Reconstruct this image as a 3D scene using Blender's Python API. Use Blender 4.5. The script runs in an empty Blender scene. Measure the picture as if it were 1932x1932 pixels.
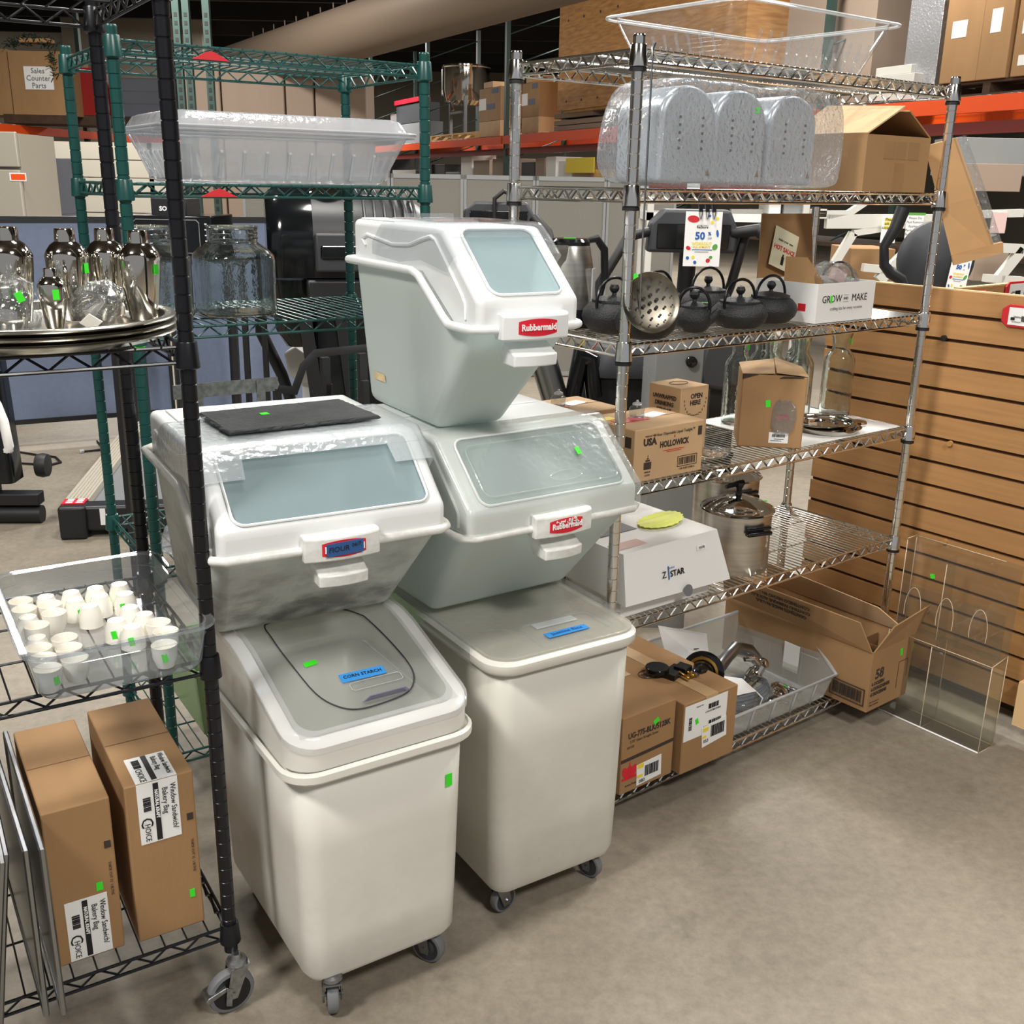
import bpy, math, random
from mathutils import Vector, Matrix
random.seed(7)
sc = bpy.context.scene
col = sc.collection
R_ = math.radians
# ---------------------------------------------------------------- camera
FPX, PITCH, ROLL, CAMZ = 1982.3, R_(17.342), R_(1.078), 1.62
_f = Vector((0, math.cos(PITCH), -math.sin(PITCH)))
_u = Vector((0, math.sin(PITCH), math.cos(PITCH)))
_r = Vector((1, 0, 0))
RV = _r*math.cos(ROLL) + _u*math.sin(ROLL)
UV = -_r*math.sin(ROLL) + _u*math.cos(ROLL)
cd = bpy.data.cameras.new('camera'); cam = bpy.data.objects.new('camera', cd); col.objects.link(cam)
M = Matrix((RV, UV, -_f)).transposed().to_4x4(); M.translation = (0, 0, CAMZ)
cam.matrix_world = M
cd.sensor_width = 36; cd.lens = FPX/1932*36; cd.clip_start = .05; cd.clip_end = 200
sc.camera = cam
# ---------------------------------------------------------------- world, lights, exposure
w = bpy.data.worlds.new('world'); sc.world = w; w.use_nodes = True
w.node_tree.nodes['Background'].inputs[0].default_value = (.95, .96, 1, 1)
w.node_tree.nodes['Background'].inputs[1].default_value = .25
def area(name, loc, size, power, color=(1, .965, .91), target=None, sy=None):
    l = bpy.data.lights.new(name, 'AREA'); l.energy = power; l.size = size; l.color = color
    if sy: l.shape = 'RECTANGLE'; l.size_y = sy
    o = bpy.data.objects.new(name, l); col.objects.link(o); o.location = loc
    if target is not None:
        o.rotation_euler = (Vector(target)-Vector(loc)).to_track_quat('-Z', 'Y').to_euler()
    return o
area('overhead_light', (-2.6, -.6, 5.2), .9, 205, target=(-.3, 2.2, .6))
area('overhead_light', (2.2, -1.5, 5.2), .9, 170, target=(.5, 2.5, .4))
area('overhead_light', (3.0, 4.6, 5.2), .9, 140)
area('overhead_light', (-3.2, 6.0, 5.2), .9, 140)
area('overhead_light', (-.2, 3.6, 5.2), .8, 120)
area('overhead_light', (1.6, 9.5, 5.2), 1.2, 270)
area('overhead_light', (-5.0, 13.5, 5.2), 1.2, 300)
area('overhead_light', (5.5, 7.0, 5.2), 1.0, 170)
area('overhead_light', (3.0, 20, 4.9), 1.4, 420)  # added lamp without a known source, lifts the dark ceiling at the back
area('overhead_light', (-5.0, 26, 4.9), 1.4, 420)  # second added lamp, brightens the far left end of the hall
sc.view_settings.view_transform = 'Standard'; sc.view_settings.look = 'None'
sc.view_settings.gamma = 1; sc.view_settings.use_curve_mapping = False
sc.view_settings.exposure = .55
sc.cycles.max_bounces = 12; sc.cycles.diffuse_bounces = 6; sc.cycles.glossy_bounces = 5; sc.cycles.transparent_max_bounces = 32
# ---------------------------------------------------------------- helpers
def at(px, py, Y):
    "the point of the vertical plane y = Y seen at a pixel of the photograph"
    d = _f + RV*((px-966)/FPX) - UV*((py-966)/FPX)
    return Vector((0, 0, CAMZ)) + d*(Y/d.y)
def onz(px, py, z):
    d = _f + RV*((px-966)/FPX) - UV*((py-966)/FPX)
    return Vector((0, 0, CAMZ)) + d*((z-CAMZ)/d.z)
MATS = {}
def srgb(c):
    return tuple(((x/255)/12.92 if x/255 <= .04045 else ((x/255+.055)/1.055)**2.4) for x in c)
def P(name, c, rough=.5, metal=0, var=0, vscale=8, bump=0, bscale=40, spec=.5, stretch=None, trans=0, coat=0, c2=None, detail=4):
    m = bpy.data.materials.new(name); m.use_nodes = True; MATS[name] = m
    n = m.node_tree.nodes; L = m.node_tree.links; b = n['Principled BSDF']
    c = srgb(c)
    b.inputs['Base Color'].default_value = (*c, 1); b.inputs['Roughness'].default_value = rough
    b.inputs['Metallic'].default_value = metal; b.inputs['Specular IOR Level'].default_value = spec
    if trans: b.inputs['Transmission Weight'].default_value = trans
    if coat: b.inputs['Coat Weight'].default_value = coat
    tc = n.new('ShaderNodeTexCoord'); mp = n.new('ShaderNodeMapping'); L.new(tc.outputs['Object'], mp.inputs[0])
    if stretch: mp.inputs['Scale'].default_value = stretch
    if var or c2:
        t = n.new('ShaderNodeTexNoise'); t.inputs['Scale'].default_value = vscale; t.inputs['Detail'].default_value = detail
        L.new(mp.outputs[0], t.inputs['Vector'])
        r = n.new('ShaderNodeValToRGB'); L.new(t.outputs['Fac'], r.inputs[0])
        d = srgb(c2) if c2 else tuple(x*(1-var) for x in c)
        r.color_ramp.elements[0].position = .35; r.color_ramp.elements[1].position = .68
        r.color_ramp.elements[0].color = (*d, 1); r.color_ramp.elements[1].color = (*(c if c2 else tuple(min(1, x*(1+var)) for x in c)), 1)
        L.new(r.outputs[0], b.inputs['Base Color'])
    if bump:
        t = n.new('ShaderNodeTexNoise'); t.inputs['Scale'].default_value = bscale; L.new(mp.outputs[0], t.inputs['Vector'])
        t.inputs['Detail'].default_value = 5
        k = n.new('ShaderNodeBump'); k.inputs['Strength'].default_value = bump; k.inputs['Distance'].default_value = .01
        L.new(t.outputs['Fac'], k.inputs['Height']); L.new(k.outputs[0], b.inputs['Normal'])
    return m
def CLEAR(name, tint=(240, 244, 246), frost=0., gloss=1., rough=.06, bump=0, bscale=60, frostc=(225, 230, 232)):
    "thin clear plastic or glass: see-through with a reflecting skin and a little haze"
    m = bpy.data.materials.new(name); m.use_nodes = True; MATS[name] = m
    n = m.node_tree.nodes; L = m.node_tree.links; n.remove(n['Principled BSDF']); out = n['Material Output']
    t = n.new('ShaderNodeBsdfTransparent'); t.inputs[0].default_value = (*srgb(tint), 1)
    g = n.new('ShaderNodeBsdfGlossy'); g.inputs['Roughness'].default_value = rough; g.inputs[0].default_value = (gloss, gloss, gloss, 1)
    d = n.new('ShaderNodeBsdfDiffuse'); d.inputs[0].default_value = (*srgb(frostc), 1)
    lw = n.new('ShaderNodeLayerWeight'); lw.inputs['Blend'].default_value = .5
    pw = n.new('ShaderNodeMath'); pw.operation = 'POWER'; L.new(lw.outputs['Facing'], pw.inputs[0]); pw.inputs[1].default_value = 4.2
    ma = n.new('ShaderNodeMath'); ma.operation = 'MULTIPLY_ADD'; L.new(pw.outputs[0], ma.inputs[0]); ma.inputs[1].default_value = .72; ma.inputs[2].default_value = .05
    a = n.new('ShaderNodeMixShader'); a.inputs[0].default_value = frost; L.new(t.outputs[0], a.inputs[1]); L.new(d.outputs[0], a.inputs[2])
    x = n.new('ShaderNodeMixShader'); L.new(ma.outputs[0], x.inputs[0]); L.new(a.outputs[0], x.inputs[1]); L.new(g.outputs[0], x.inputs[2])
    L.new(x.outputs[0], out.inputs[0])
    if bump:
        tc = n.new('ShaderNodeTexCoord'); tt = n.new('ShaderNodeTexNoise'); tt.inputs['Scale'].default_value = bscale; tt.inputs['Detail'].default_value = 3
        L.new(tc.outputs['Object'], tt.inputs['Vector'])
        k = n.new('ShaderNodeBump'); k.inputs['Strength'].default_value = bump; k.inputs['Distance'].default_value = .02
        L.new(tt.outputs['Fac'], k.inputs['Height']); L.new(k.outputs[0], g.inputs['Normal']); L.new(k.outputs[0], lw.inputs['Normal'])
    return m
# materials
P('chrome', (226, 224, 220), .13, 1)
P('aged_steel', (132, 126, 114), .38, 1, var=.25, vscale=25)
P('dull_chrome', (150, 152, 155), .3, 1)
P('brushed_steel', (204, 200, 192), .3, 1, var=.12, vscale=3, stretch=(1, 1, 30))
P('polished_steel', (206, 202, 194), .08, 1)
P('zinc', (165, 168, 170), .35, 1, var=.25, vscale=60)
P('black_epoxy', (16, 17, 22), .3, spec=.4)
P('green_epoxy', (14, 66, 62), .33)
P('black_rubber', (20, 20, 22), .55)
P('black_plastic', (24, 25, 28), .45)
P('gloss_black', (14, 16, 18), .12)
P('dark_grey', (52, 54, 58), .5)
P('mid_grey', (110, 112, 114), .6)
P('matte_dark', (30, 29, 29), .8)
P('slate', (48, 50, 52), .75, bump=.5, bscale=90, var=.2, vscale=20)
P('cast_iron', (30, 32, 34), .5, bump=.35, bscale=260)
P('card', (160, 124, 84), .8, var=.07, vscale=5, bump=.08, bscale=150, stretch=(1, 1, .25))
P('card_light', (198, 164, 124), .8, var=.07, vscale=5, bump=.08, bscale=150)
P('card_dark', (150, 116, 78), .82, var=.1, vscale=5)
P('card_print', (60, 50, 42), .8)
P('card_inside', (120, 88, 56), .85)
P('kraft', (186, 146, 100), .75, var=.06, vscale=10)
P('white_paper', (238, 238, 236), .7)
P('cream_paper', (228, 226, 196), .7)
P('white_card', (232, 232, 230), .55)
P('print_black', (24, 24, 26), .6)
P('print_grey', (120, 122, 126), .6)
P('red_print', (200, 36, 44), .5)
P('badge_red', (214, 32, 52), .35)
P('print_white', (245, 245, 245), .5)
P('print_blue', (36, 96, 170), .5)
P('print_yellow', (238, 214, 60), .5)
P('print_green', (90, 160, 70), .5)
P('sticker_green', (60, 232, 40), .5)
P('sticker_yellow', (226, 236, 30), .5)
P('tape_blue', (52, 140, 214), .6)
P('tape_dark_blue', (38, 84, 140), .6)
P('masking_tape', (232, 206, 160), .7, var=.15, vscale=60)
P('clear_tape', (196, 164, 122), .25)
P('ceramic', (244, 240, 230), .22, coat=.3)
P('wood_slat', (176, 131, 83), .5, var=.09, vscale=5, stretch=(.6, 1, 12))
P('wood_groove', (78, 52, 26), .8)
P('wood_edge', (226, 190, 140), .55)
P('plywood', (196, 146, 84), .65, c2=(164, 112, 58), vscale=4, stretch=(1, 1, 7))
P('lumber', (202, 166, 112), .7, var=.12, vscale=8)
P('dark_wood', (70, 50, 34), .8, var=.2, vscale=8)
P('orange_steel', (238, 84, 22), .45)
P('red_steel', (112, 34, 26), .5)
P('rack_green', (44, 66, 60), .5)
P('fabric_grey', (122, 119, 112), .9, var=.08, vscale=120, bump=.2, bscale=300)
P('fabric_blue', (104, 115, 138), .9, var=.05, vscale=30, bump=.2, bscale=300)
P('panel_trim', (136, 138, 138), .45)
P('duct', (128, 112, 96), .55, metal=.2)
P('ceiling_dark', (74, 64, 54), .9)
P('skylight_panel', (215, 205, 185), .8)
P('wall_grey', (150, 142, 128), .9)
P('white_siding', (190, 184, 170), .7)
P('fridge', (166, 160, 146), .45)
P('foam_tan', (152, 134, 118), .85)
P('tote_grey', (96, 100, 110), .6)
P('garland', (40, 54, 40), .9)
P('red_wrap', (140, 26, 24), .35)
P('mint_plastic', (136, 168, 118), .4)
P('apple_white', (206, 204, 196), .4)
P('gold', (190, 150, 70), .3, 1)
P('bag_silver', (190, 192, 196), .3, .6, bump=1, bscale=40)
P('aluminium', (186, 186, 182), .35, .8)
P('wood_peg', (180, 134, 80), .6)
P('pink_paper', (220, 190, 184), .7)
P('steel_housing', (196, 200, 204), .32, .45)
CLEAR('clear_plastic', (249, 250, 251), frost=.06, rough=.05)
CLEAR('clear_pan', (214, 220, 226), frost=.10, rough=.08)
CLEAR('scuffed_plastic', (250, 251, 251), frost=.24, rough=.16, bump=.15, frostc=(222, 228, 232))
CLEAR('frosted_plastic', (236, 238, 242), frost=.42, rough=.3, frostc=(222, 224, 224))
CLEAR('lid_plastic', (250, 251, 250), frost=.13, rough=.12, bump=.05, frostc=(226, 230, 228))
CLEAR('glass', (226, 232, 232), frost=.06, rough=.02, bump=.6, bscale=30)
P('tray_steel', (190, 186, 176), .24, 1, var=.08, vscale=3)
CLEAR('flat_lid', (248, 248, 246), frost=.36, rough=.15, bump=.1, frostc=(206, 204, 194))
CLEAR('smoke_plastic', (200, 198, 214), frost=.5, rough=.12, frostc=(150, 148, 170))
CLEAR('bin_clear', (244, 245, 244), frost=.24, rough=.18, frostc=(222, 222, 218))
CLEAR('brightening_tint', (226, 240, 243), frost=.36, rough=.08, frostc=(190, 214, 220))  # pale teal haze put into the colour to lighten the bin openings
CLEAR('lid_edge', (248, 248, 250), frost=.28, rough=.1, frostc=(236, 238, 240))
CLEAR('boxy_plastic', (240, 242, 244), frost=.40, rough=.14, bump=.15, frostc=(206, 208, 212))
def real_glass(name, c, ior=1.45, bump=0, bs=20):
    m = P(name, c, .0, trans=1, bump=bump, bscale=bs); m.node_tree.nodes['Principled BSDF'].inputs['IOR'].default_value = ior
real_glass('thick_glass', (236, 242, 240), 1.42, .12, 18)
CLEAR('acrylic', (244, 244, 240), frost=.02, rough=.03)
CLEAR('shrink_wrap', (236, 240, 244), frost=.16, rough=.12, bump=.8, bscale=80, frostc=(226, 230, 234), gloss=1.)
CLEAR('cellophane', (236, 238, 240), frost=.06, rough=.08, bump=1., bscale=45)
CLEAR('acrylic_edge', (250, 248, 244), frost=.75, rough=.1, frostc=(232, 214, 186))
def white_plastic(name, c, tint=(.86, .94, .94), dirt=0., dirt_c=(120, 116, 108), tw=.5, dscale=3.2, low=0):
    m = P(name, c, .33); n = m.node_tree.nodes; L = m.node_tree.links; b = n['Principled BSDF']
    tr = n.new('ShaderNodeBsdfTranslucent'); tr.inputs[0].default_value = (*tint, 1)
    mx = n.new('ShaderNodeMixShader'); mx.inputs[0].default_value = tw
    L.new(b.outputs[0], mx.inputs[1]); L.new(tr.outputs[0], mx.inputs[2]); L.new(mx.outputs[0], n['Material Output'].inputs[0])
    if dirt:
        tc = n.new('ShaderNodeTexCoord'); t = n.new('ShaderNodeTexNoise'); t.inputs['Scale'].default_value = dscale; t.inputs['Detail'].default_value = 9; t.inputs['Roughness'].default_value = .68
        mp = n.new('ShaderNodeMapping'); mp.inputs['Scale'].default_value = (1, 1, 1.6)
        L.new(tc.outputs['Object'], mp.inputs[0]); L.new(mp.outputs[0], t.inputs['Vector'])
        r = n.new('ShaderNodeValToRGB'); L.new(t.outputs['Fac'], r.inputs[0])
        r.color_ramp.elements[0].position = .42; r.color_ramp.elements[0].color = (0, 0, 0, 1)
        r.color_ramp.elements[1].position = .60; r.color_ramp.elements[1].color = (dirt, dirt, dirt, 1)
        mc = n.new('ShaderNodeMix'); mc.data_type = 'RGBA'
        mc.inputs[6].default_value = (*srgb(c), 1); mc.inputs[7].default_value = (*srgb(dirt_c), 1)
        fac = r.outputs[0]
        if low:   # scuffs gather near the bottom edge of the tub
            sx = n.new('ShaderNodeSeparateXYZ'); L.new(tc.outputs['Object'], sx.inputs[0])
            mr = n.new('ShaderNodeMapRange'); mr.inputs['From Min'].default_value = low; mr.inputs['From Max'].default_value = 0; L.new(sx.outputs[2], mr.inputs['Value'])
            mm = n.new('ShaderNodeMath'); mm.operation = 'MULTIPLY'; L.new(mr.outputs[0], mm.inputs[0]); L.new(r.outputs[0], mm.inputs[1]); fac = mm.outputs[0]
        L.new(fac, mc.inputs[0]); L.new(mc.outputs[2], b.inputs['Base Color'])
    return m
white_plastic('bin_white', (232, 234, 230))
white_plastic('bin_dirty', (222, 223, 218), dirt=.85, dirt_c=(70, 64, 58), low=.34, dscale=7, tw=.3)
white_plastic('bin_lid_white', (238, 240, 240), tw=.12)
white_plastic('bin_rim', (240, 240, 236), tw=.1, dirt=.25, dirt_c=(120, 115, 105), dscale=18)
white_plastic('tub_cream', (238, 236, 228), tint=(.86, .86, .80), tw=.2, dirt=.22, dirt_c=(150, 138, 118), dscale=5, low=.5)
white_plastic('tub_cream2', (226, 224, 214), tint=(.86, .86, .8), tw=.2, dirt=.25, dirt_c=(150, 138, 128), dscale=4, low=.6)
def concrete():
    m = P('concrete', (128, 116, 100), .55); n = m.node_tree.nodes; L = m.node_tree.links; b = n['Principled BSDF']
    tc = n.new('ShaderNodeTexCoord')
    def noise(s, d, rg=.6):
        t = n.new('ShaderNodeTexNoise'); t.inputs['Scale'].default_value = s; t.inputs['Detail'].default_value = d; t.inputs['Roughness'].default_value = rg
        L.new(tc.outputs['Object'], t.inputs['Vector']); return t
    a = noise(1.3, 8); c = noise(30, 8, .75); e = noise(3.2, 10, .72)
    r = n.new('ShaderNodeValToRGB'); L.new(a.outputs['Fac'], r.inputs[0])
    r.color_ramp.elements[0].position = .3; r.color_ramp.elements[0].color = (*srgb((126, 118, 105)), 1)
    r.color_ramp.elements[1].position = .7; r.color_ramp.elements[1].color = (*srgb((150, 141, 126)), 1)
    r2 = n.new('ShaderNodeValToRGB'); L.new(c.outputs['Fac'], r2.inputs[0])
    r2.color_ramp.elements[0].position = .3; r2.color_ramp.elements[0].color = (.66, .64, .62, 1)
    r2.color_ramp.elements[1].position = .7; r2.color_ramp.elements[1].color = (1.1, 1.1, 1.1, 1)
    r3 = n.new('ShaderNodeValToRGB'); L.new(e.outputs['Fac'], r3.inputs[0])
    r3.color_ramp.elements[0].position = .28; r3.color_ramp.elements[0].color = (.55, .54, .55, 1)
    r3.color_ramp.elements[1].position = .42; r3.color_ramp.elements[1].color = (1, 1, 1, 1)
    m1 = n.new('ShaderNodeMix'); m1.data_type = 'RGBA'; m1.blend_type = 'MULTIPLY'; m1.inputs[0].default_value = .85
    m2 = n.new('ShaderNodeMix'); m2.data_type = 'RGBA'; m2.blend_type = 'MULTIPLY'; m2.inputs[0].default_value = .55
    L.new(r.outputs[0], m1.inputs[6]); L.new(r2.outputs[0], m1.inputs[7])
    L.new(m1.outputs[2], m2.inputs[6]); L.new(r3.outputs[0], m2.inputs[7])
    L.new(m2.outputs[2], b.inputs['Base Color'])
    k = n.new('ShaderNodeBump'); k.inputs['Strength'].default_value = .12; k.inputs['Distance'].default_value = .01
    L.new(c.outputs['Fac'], k.inputs['Height']); L.new(k.outputs[0], b.inputs['Normal'])
concrete()

class MB:
    def __init__(s): s.v = []; s.f = []; s.s = []; s.m = []; s.mi = 0; s.mats = []
    def use(s, mat):
        if mat not in s.mats: s.mats.append(mat)
        s.mi = s.mats.index(mat); return s
    def add(s, vs, fs, sm=False):
        b = len(s.v); s.v += [tuple(v) for v in vs]
        for f in fs: s.f.append([i+b for i in f]); s.s.append(sm); s.m.append(s.mi)
        return s
    def box(s, x0, y0, z0, x1, y1, z1, T=None):
        vs = [Vector((x, y, z)) for z in (z0, z1) for y in (y0, y1) for x in (x0, x1)]
        if T is not None: vs = [T @ v for v in vs]
        return s.add(vs, [(0, 2, 3, 1), (4, 5, 7, 6), (0, 1, 5, 4), (2, 6, 7, 3), (0, 4, 6, 2), (1, 3, 7, 5)])
    def loft(s, rings, c0=True, c1=True, sm=True, closed=True):
        n = len(rings[0]); vs = [v for r in rings for v in r]; fs = []
        for k in range(len(rings)-1):
            for i in range(n if closed else n-1):
                j = (i+1) % n; fs.append((k*n+i, k*n+j, (k+1)*n+j, (k+1)*n+i))
        s.add(vs, fs, sm)
        if c0: s.add(rings[0], [tuple(range(n))[::-1]])
        if c1: s.add(rings[-1], [tuple(range(n))])
        return s
    def tube(s, pts, r, n=8, closed=False, caps=True, flat=None):
        pts = [Vector(p) for p in pts]; N = len(pts); rings = []
        rr = r if isinstance(r, (list, tuple)) else [r]*N
        t0 = ((pts[1]-pts[0])).normalized()
        ref = Vector((0, 0, 1)) if abs(t0.z) < .9 else Vector((1, 0, 0))
        nx = t0.cross(ref).normalized()
        for i, p in enumerate(pts):
            a = pts[(i-1) % N] if (i or closed) else p; b = pts[(i+1) % N] if (i < N-1 or closed) else p
            d1 = (p-a).normalized() if (p-a).length > 1e-9 else (b-p).normalized()
            d2 = (b-p).normalized() if (b-p).length > 1e-9 else d1
            t = (d1+d2); t = t.normalized() if t.length > 1e-6 else d1
            nx = (nx-t*nx.dot(t)); nx = nx.normalized() if nx.length > 1e-6 else t.orthogonal().normalized()
            ny = t.cross(nx)
            k = 1/max(.5, math.cos(d1.angle(d2, 0)/2))
            f = flat or 1
            rings.append([p + (nx*math.cos(q)*rr[i]*f + ny*math.sin(q)*rr[i])*(k if N > 2 else 1) for q in [2*math.pi*j/n for j in range(n)]])
        if closed: rings.append(rings[0]); return s.loft(rings, False, False)
        return s.loft(rings, caps, caps)
    def lathe(s, prof, n=24, c=(0, 0, 0), sx=1, sy=1, T=None, cap=True):
        rings = []
        for r, z in prof:
            ring = [Vector((c[0]+r*sx*math.cos(2*math.pi*j/n), c[1]+r*sy*math.sin(2*math.pi*j/n), c[2]+z)) for j in range(n)]
            if T is not None: ring = [T @ v for v in ring]
            rings.append(ring)
        return s.loft(rings, cap and prof[0][0] > 1e-5, cap and prof[-1][0] > 1e-5)
    def prism(s, poly, a0, a1, ax='x', sm=False):
        def mp(a, p): return Vector((a, p[0], p[1])) if ax == 'x' else (Vector((p[0], a, p[1])) if ax == 'y' else Vector((p[0], p[1], a)))
        return s.loft([[mp(a0, p) for p in poly], [mp(a1, p) for p in poly]], True, True, sm)
    def text(s, t, size, o, xd, ud, align='CENTER', bold=0, depth=.0002, sx=1):
        c = bpy.data.curves.new('t', 'FONT'); c.body = t; c.size = size; c.align_x = align; c.align_y = 'CENTER'; c.offset = bold; c.extrude = depth; c.resolution_u = 2
        ob = bpy.data.objects.new('t', c); col.objects.link(ob)
        dg = bpy.context.evaluated_depsgraph_get(); me = bpy.data.meshes.new_from_object(ob.evaluated_get(dg))
        xd = Vector(xd).normalized(); ud = Vector(ud).normalized(); nd = xd.cross(ud); o = Vector(o)
        s.add([o + xd*v.co.x*sx + ud*v.co.y + nd*v.co.z for v in me.vertices], [tuple(p.vertices) for p in me.polygons])
        bpy.data.objects.remove(ob); bpy.data.meshes.remove(me); return s
    def build(s, name, mat=None, parent=None, loc=None, bevel=0, seg=2, solid=0, label=None, subd=0, angle=30, off=-1):
        me = bpy.data.meshes.new(name); me.from_pydata(s.v, [], s.f); me.update()
        me.polygons.foreach_set('use_smooth', s.s)
        if s.mats:
            for q in s.mats: me.materials.append(MATS[q])
            me.polygons.foreach_set('material_index', s.m)
        else: me.materials.append(MATS[mat])
        import bmesh
        bm = bmesh.new(); bm.from_mesh(me); bmesh.ops.remove_doubles(bm, verts=bm.verts, dist=1e-6)
        bmesh.ops.recalc_face_normals(bm, faces=bm.faces)
        for e in bm.edges:
            if len(e.link_faces) == 2 and e.calc_face_angle(0) > .7: e.smooth = False
        bm.to_mesh(me); bm.free()
        o = bpy.data.objects.new(name, me); col.objects.link(o)
        if parent: o.parent = parent
        if loc is not None: o.location = loc
        if bevel:
            md = o.modifiers.new('bevel', 'BEVEL'); md.width = bevel; md.segments = seg; md.limit_method = 'ANGLE'; md.angle_limit = R_(angle)
            me.polygons.foreach_set('use_smooth', [True]*len(me.polygons))
            md.harden_normals = False
        if solid:
            md = o.modifiers.new('solid', 'SOLIDIFY'); md.thickness = solid; md.offset = off
        if subd:
            md = o.modifiers.new('sub', 'SUBSURF'); md.levels = subd; md.render_levels = subd
        if bevel:
            md = o.modifiers.new('wn', 'WEIGHTED_NORMAL'); md.keep_sharp = True
        if label: o['label'] = label
        return o
def thing(name, label, cat, loc=(0, 0, 0), rz=0, group=None):
    o = bpy.data.objects.new(name, None); col.objects.link(o); o.location = loc; o.rotation_euler = (0, 0, rz)
    o.empty_display_size = .05
    o['label'] = label; o['category'] = cat
    if group: o['group'] = group
    return o
def tag(o, label, cat, group=None, loc=None, rz=None, kind=None):
    o['label'] = label; o['category'] = cat
    if group: o['group'] = group
    if kind: o['kind'] = kind
    if loc is not None: o.location = loc
    if rz is not None: o.rotation_euler = (0, 0, rz)
    return o
def struct(o): o['kind'] = 'structure'; return o
def rrect(w, d, r, z=0, cx=0, cy=0, n=5, slope=None):
    pts = []
    for qx, qy, a0 in ((1, 1, 0), (-1, 1, 90), (-1, -1, 180), (1, -1, 270)):
        for k in range(n+1):
            a = R_(a0+90*k/n); x = cx+qx*(w/2-r)+r*math.cos(a); y = cy+qy*(d/2-r)+r*math.sin(a)
            pts.append(Vector((x, y, z if slope is None else slope(y))))
    return pts
class Face:
    "a flat face of a thing: o = lower left corner, x and up directions, for labels and print"
    def __init__(s, o, xd, ud, lift=.0006):
        s.o = Vector(o); s.x = Vector(xd).normalized(); s.u = Vector(ud).normalized(); s.n = s.x.cross(s.u); s.l = lift
    def pt(s, a, b, l=1): return s.o + s.x*a + s.u*b + s.n*(s.l*l)
    def rect(s, mb, a0, b0, a1, b1, l=1, rot=0):
        t = s.l*.9; cs = [(a0, b0), (a1, b0), (a1, b1), (a0, b1)]
        if rot:
            cx, cy = (a0+a1)/2, (b0+b1)/2; c, q = math.cos(rot), math.sin(rot)
            cs = [(cx+(a-cx)*c-(b-cy)*q, cy+(a-cx)*q+(b-cy)*c) for a, b in cs]
        bot = [s.pt(a, b, l)-s.n*t for a, b in cs]; top = [s.pt(a, b, l) for a, b in cs]
        mb.loft([bot, top], True, True, False)
    def text(s, mb, t, size, a, b, l=1, align='CENTER', bold=0, rot=0, sx=1):
        c, q = math.cos(rot), math.sin(rot)
        mb.text(t, size, s.pt(a, b, l), s.x*c+s.u*q, s.u*c-s.x*q, align, bold, sx=sx)
    def ell(s, mb, cx, cy, rx, ry, l=1, rot=0):
        c, q = math.cos(rot), math.sin(rot); pts = [(cx+rx*math.cos(a)*c-ry*math.sin(a)*q, cy+rx*math.cos(a)*q+ry*math.sin(a)*c) for a in [math.pi*k/9 for k in range(18)]]
        mb.loft([[s.pt(x, y, .1) for x, y in pts], [s.pt(x, y, l) for x, y in pts]], True, True, False)
    def bars(s, mb, a0, b0, a1, b1, n=18, l=2, vert=True, seed=1):
        rnd = random.Random(seed); 
        for i in range(n):
            t = (i+rnd.random()*.3)/n; ww = (.35+.45*rnd.random())/n
            if vert: s.rect(mb, a0+(a1-a0)*t, b0, a0+(a1-a0)*(t+ww), b1, l)
            else: s.rect(mb, a0, b0+(b1-b0)*t, a1, b0+(b1-b0)*(t+ww), l)
def sticker(parent, face, a, b, w=.018, h=.011, rot=0, mat='sticker_green', name='price_sticker'):
    m = MB(); face.rect(m, a-w/2, b-h/2, a+w/2, b+h/2, 1.5, rot)
    return m.build(name, mat, parent, label='bright green price sticker' if mat == 'sticker_green' else None)

# unit frames (origin = front-left post, yaw)
class Frame:
    def __init__(s, x, y, yaw): s.x, s.y, s.yaw = x, y, yaw; s.c, s.s = math.cos(yaw), math.sin(yaw)
    def w(s, a, b, z=0): return (s.x+a*s.c-b*s.s, s.y+a*s.s+b*s.c, z)
UC = Frame(.251, 2.426, R_(37.6)); UB = Frame(-1.5868, 1.1210, R_(32)); UG = Frame(-.886, 2.470, R_(33))
CZ = [0, 1.902, 1.616, 1.272, .927, .571, .074]
BZ = dict(A=1.92, B=1.352, C=.776, D=.188)
GZ = {1: 1.906, 2: 1.608, 3: 1.281, 4: .685, 5: .156}
def seat(z): return z+.0012      # things rest on the deck wires
# ---------------------------------------------------------------- the room
m = MB(); m.box(-14, -4, -.1, 16, 40, 0); struct(m.build('floor', 'concrete'))
m = MB(); m.box(-14, -4, 5.4, 16, 40, 5.5); struct(m.build('ceiling', 'ceiling_dark'))
m = MB(); m.box(-14, 39.8, 0, 16, 40, 5.4); struct(m.build('wall_back', 'wall_grey'))
m = MB(); m.box(-14.2, -4, 0, -14, 40, 5.4); struct(m.build('wall_left', 'wall_grey'))
m = MB(); m.box(16, -4, 0, 16.2, 40, 5.4); struct(m.build('wall_right', 'wall_grey'))

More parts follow.
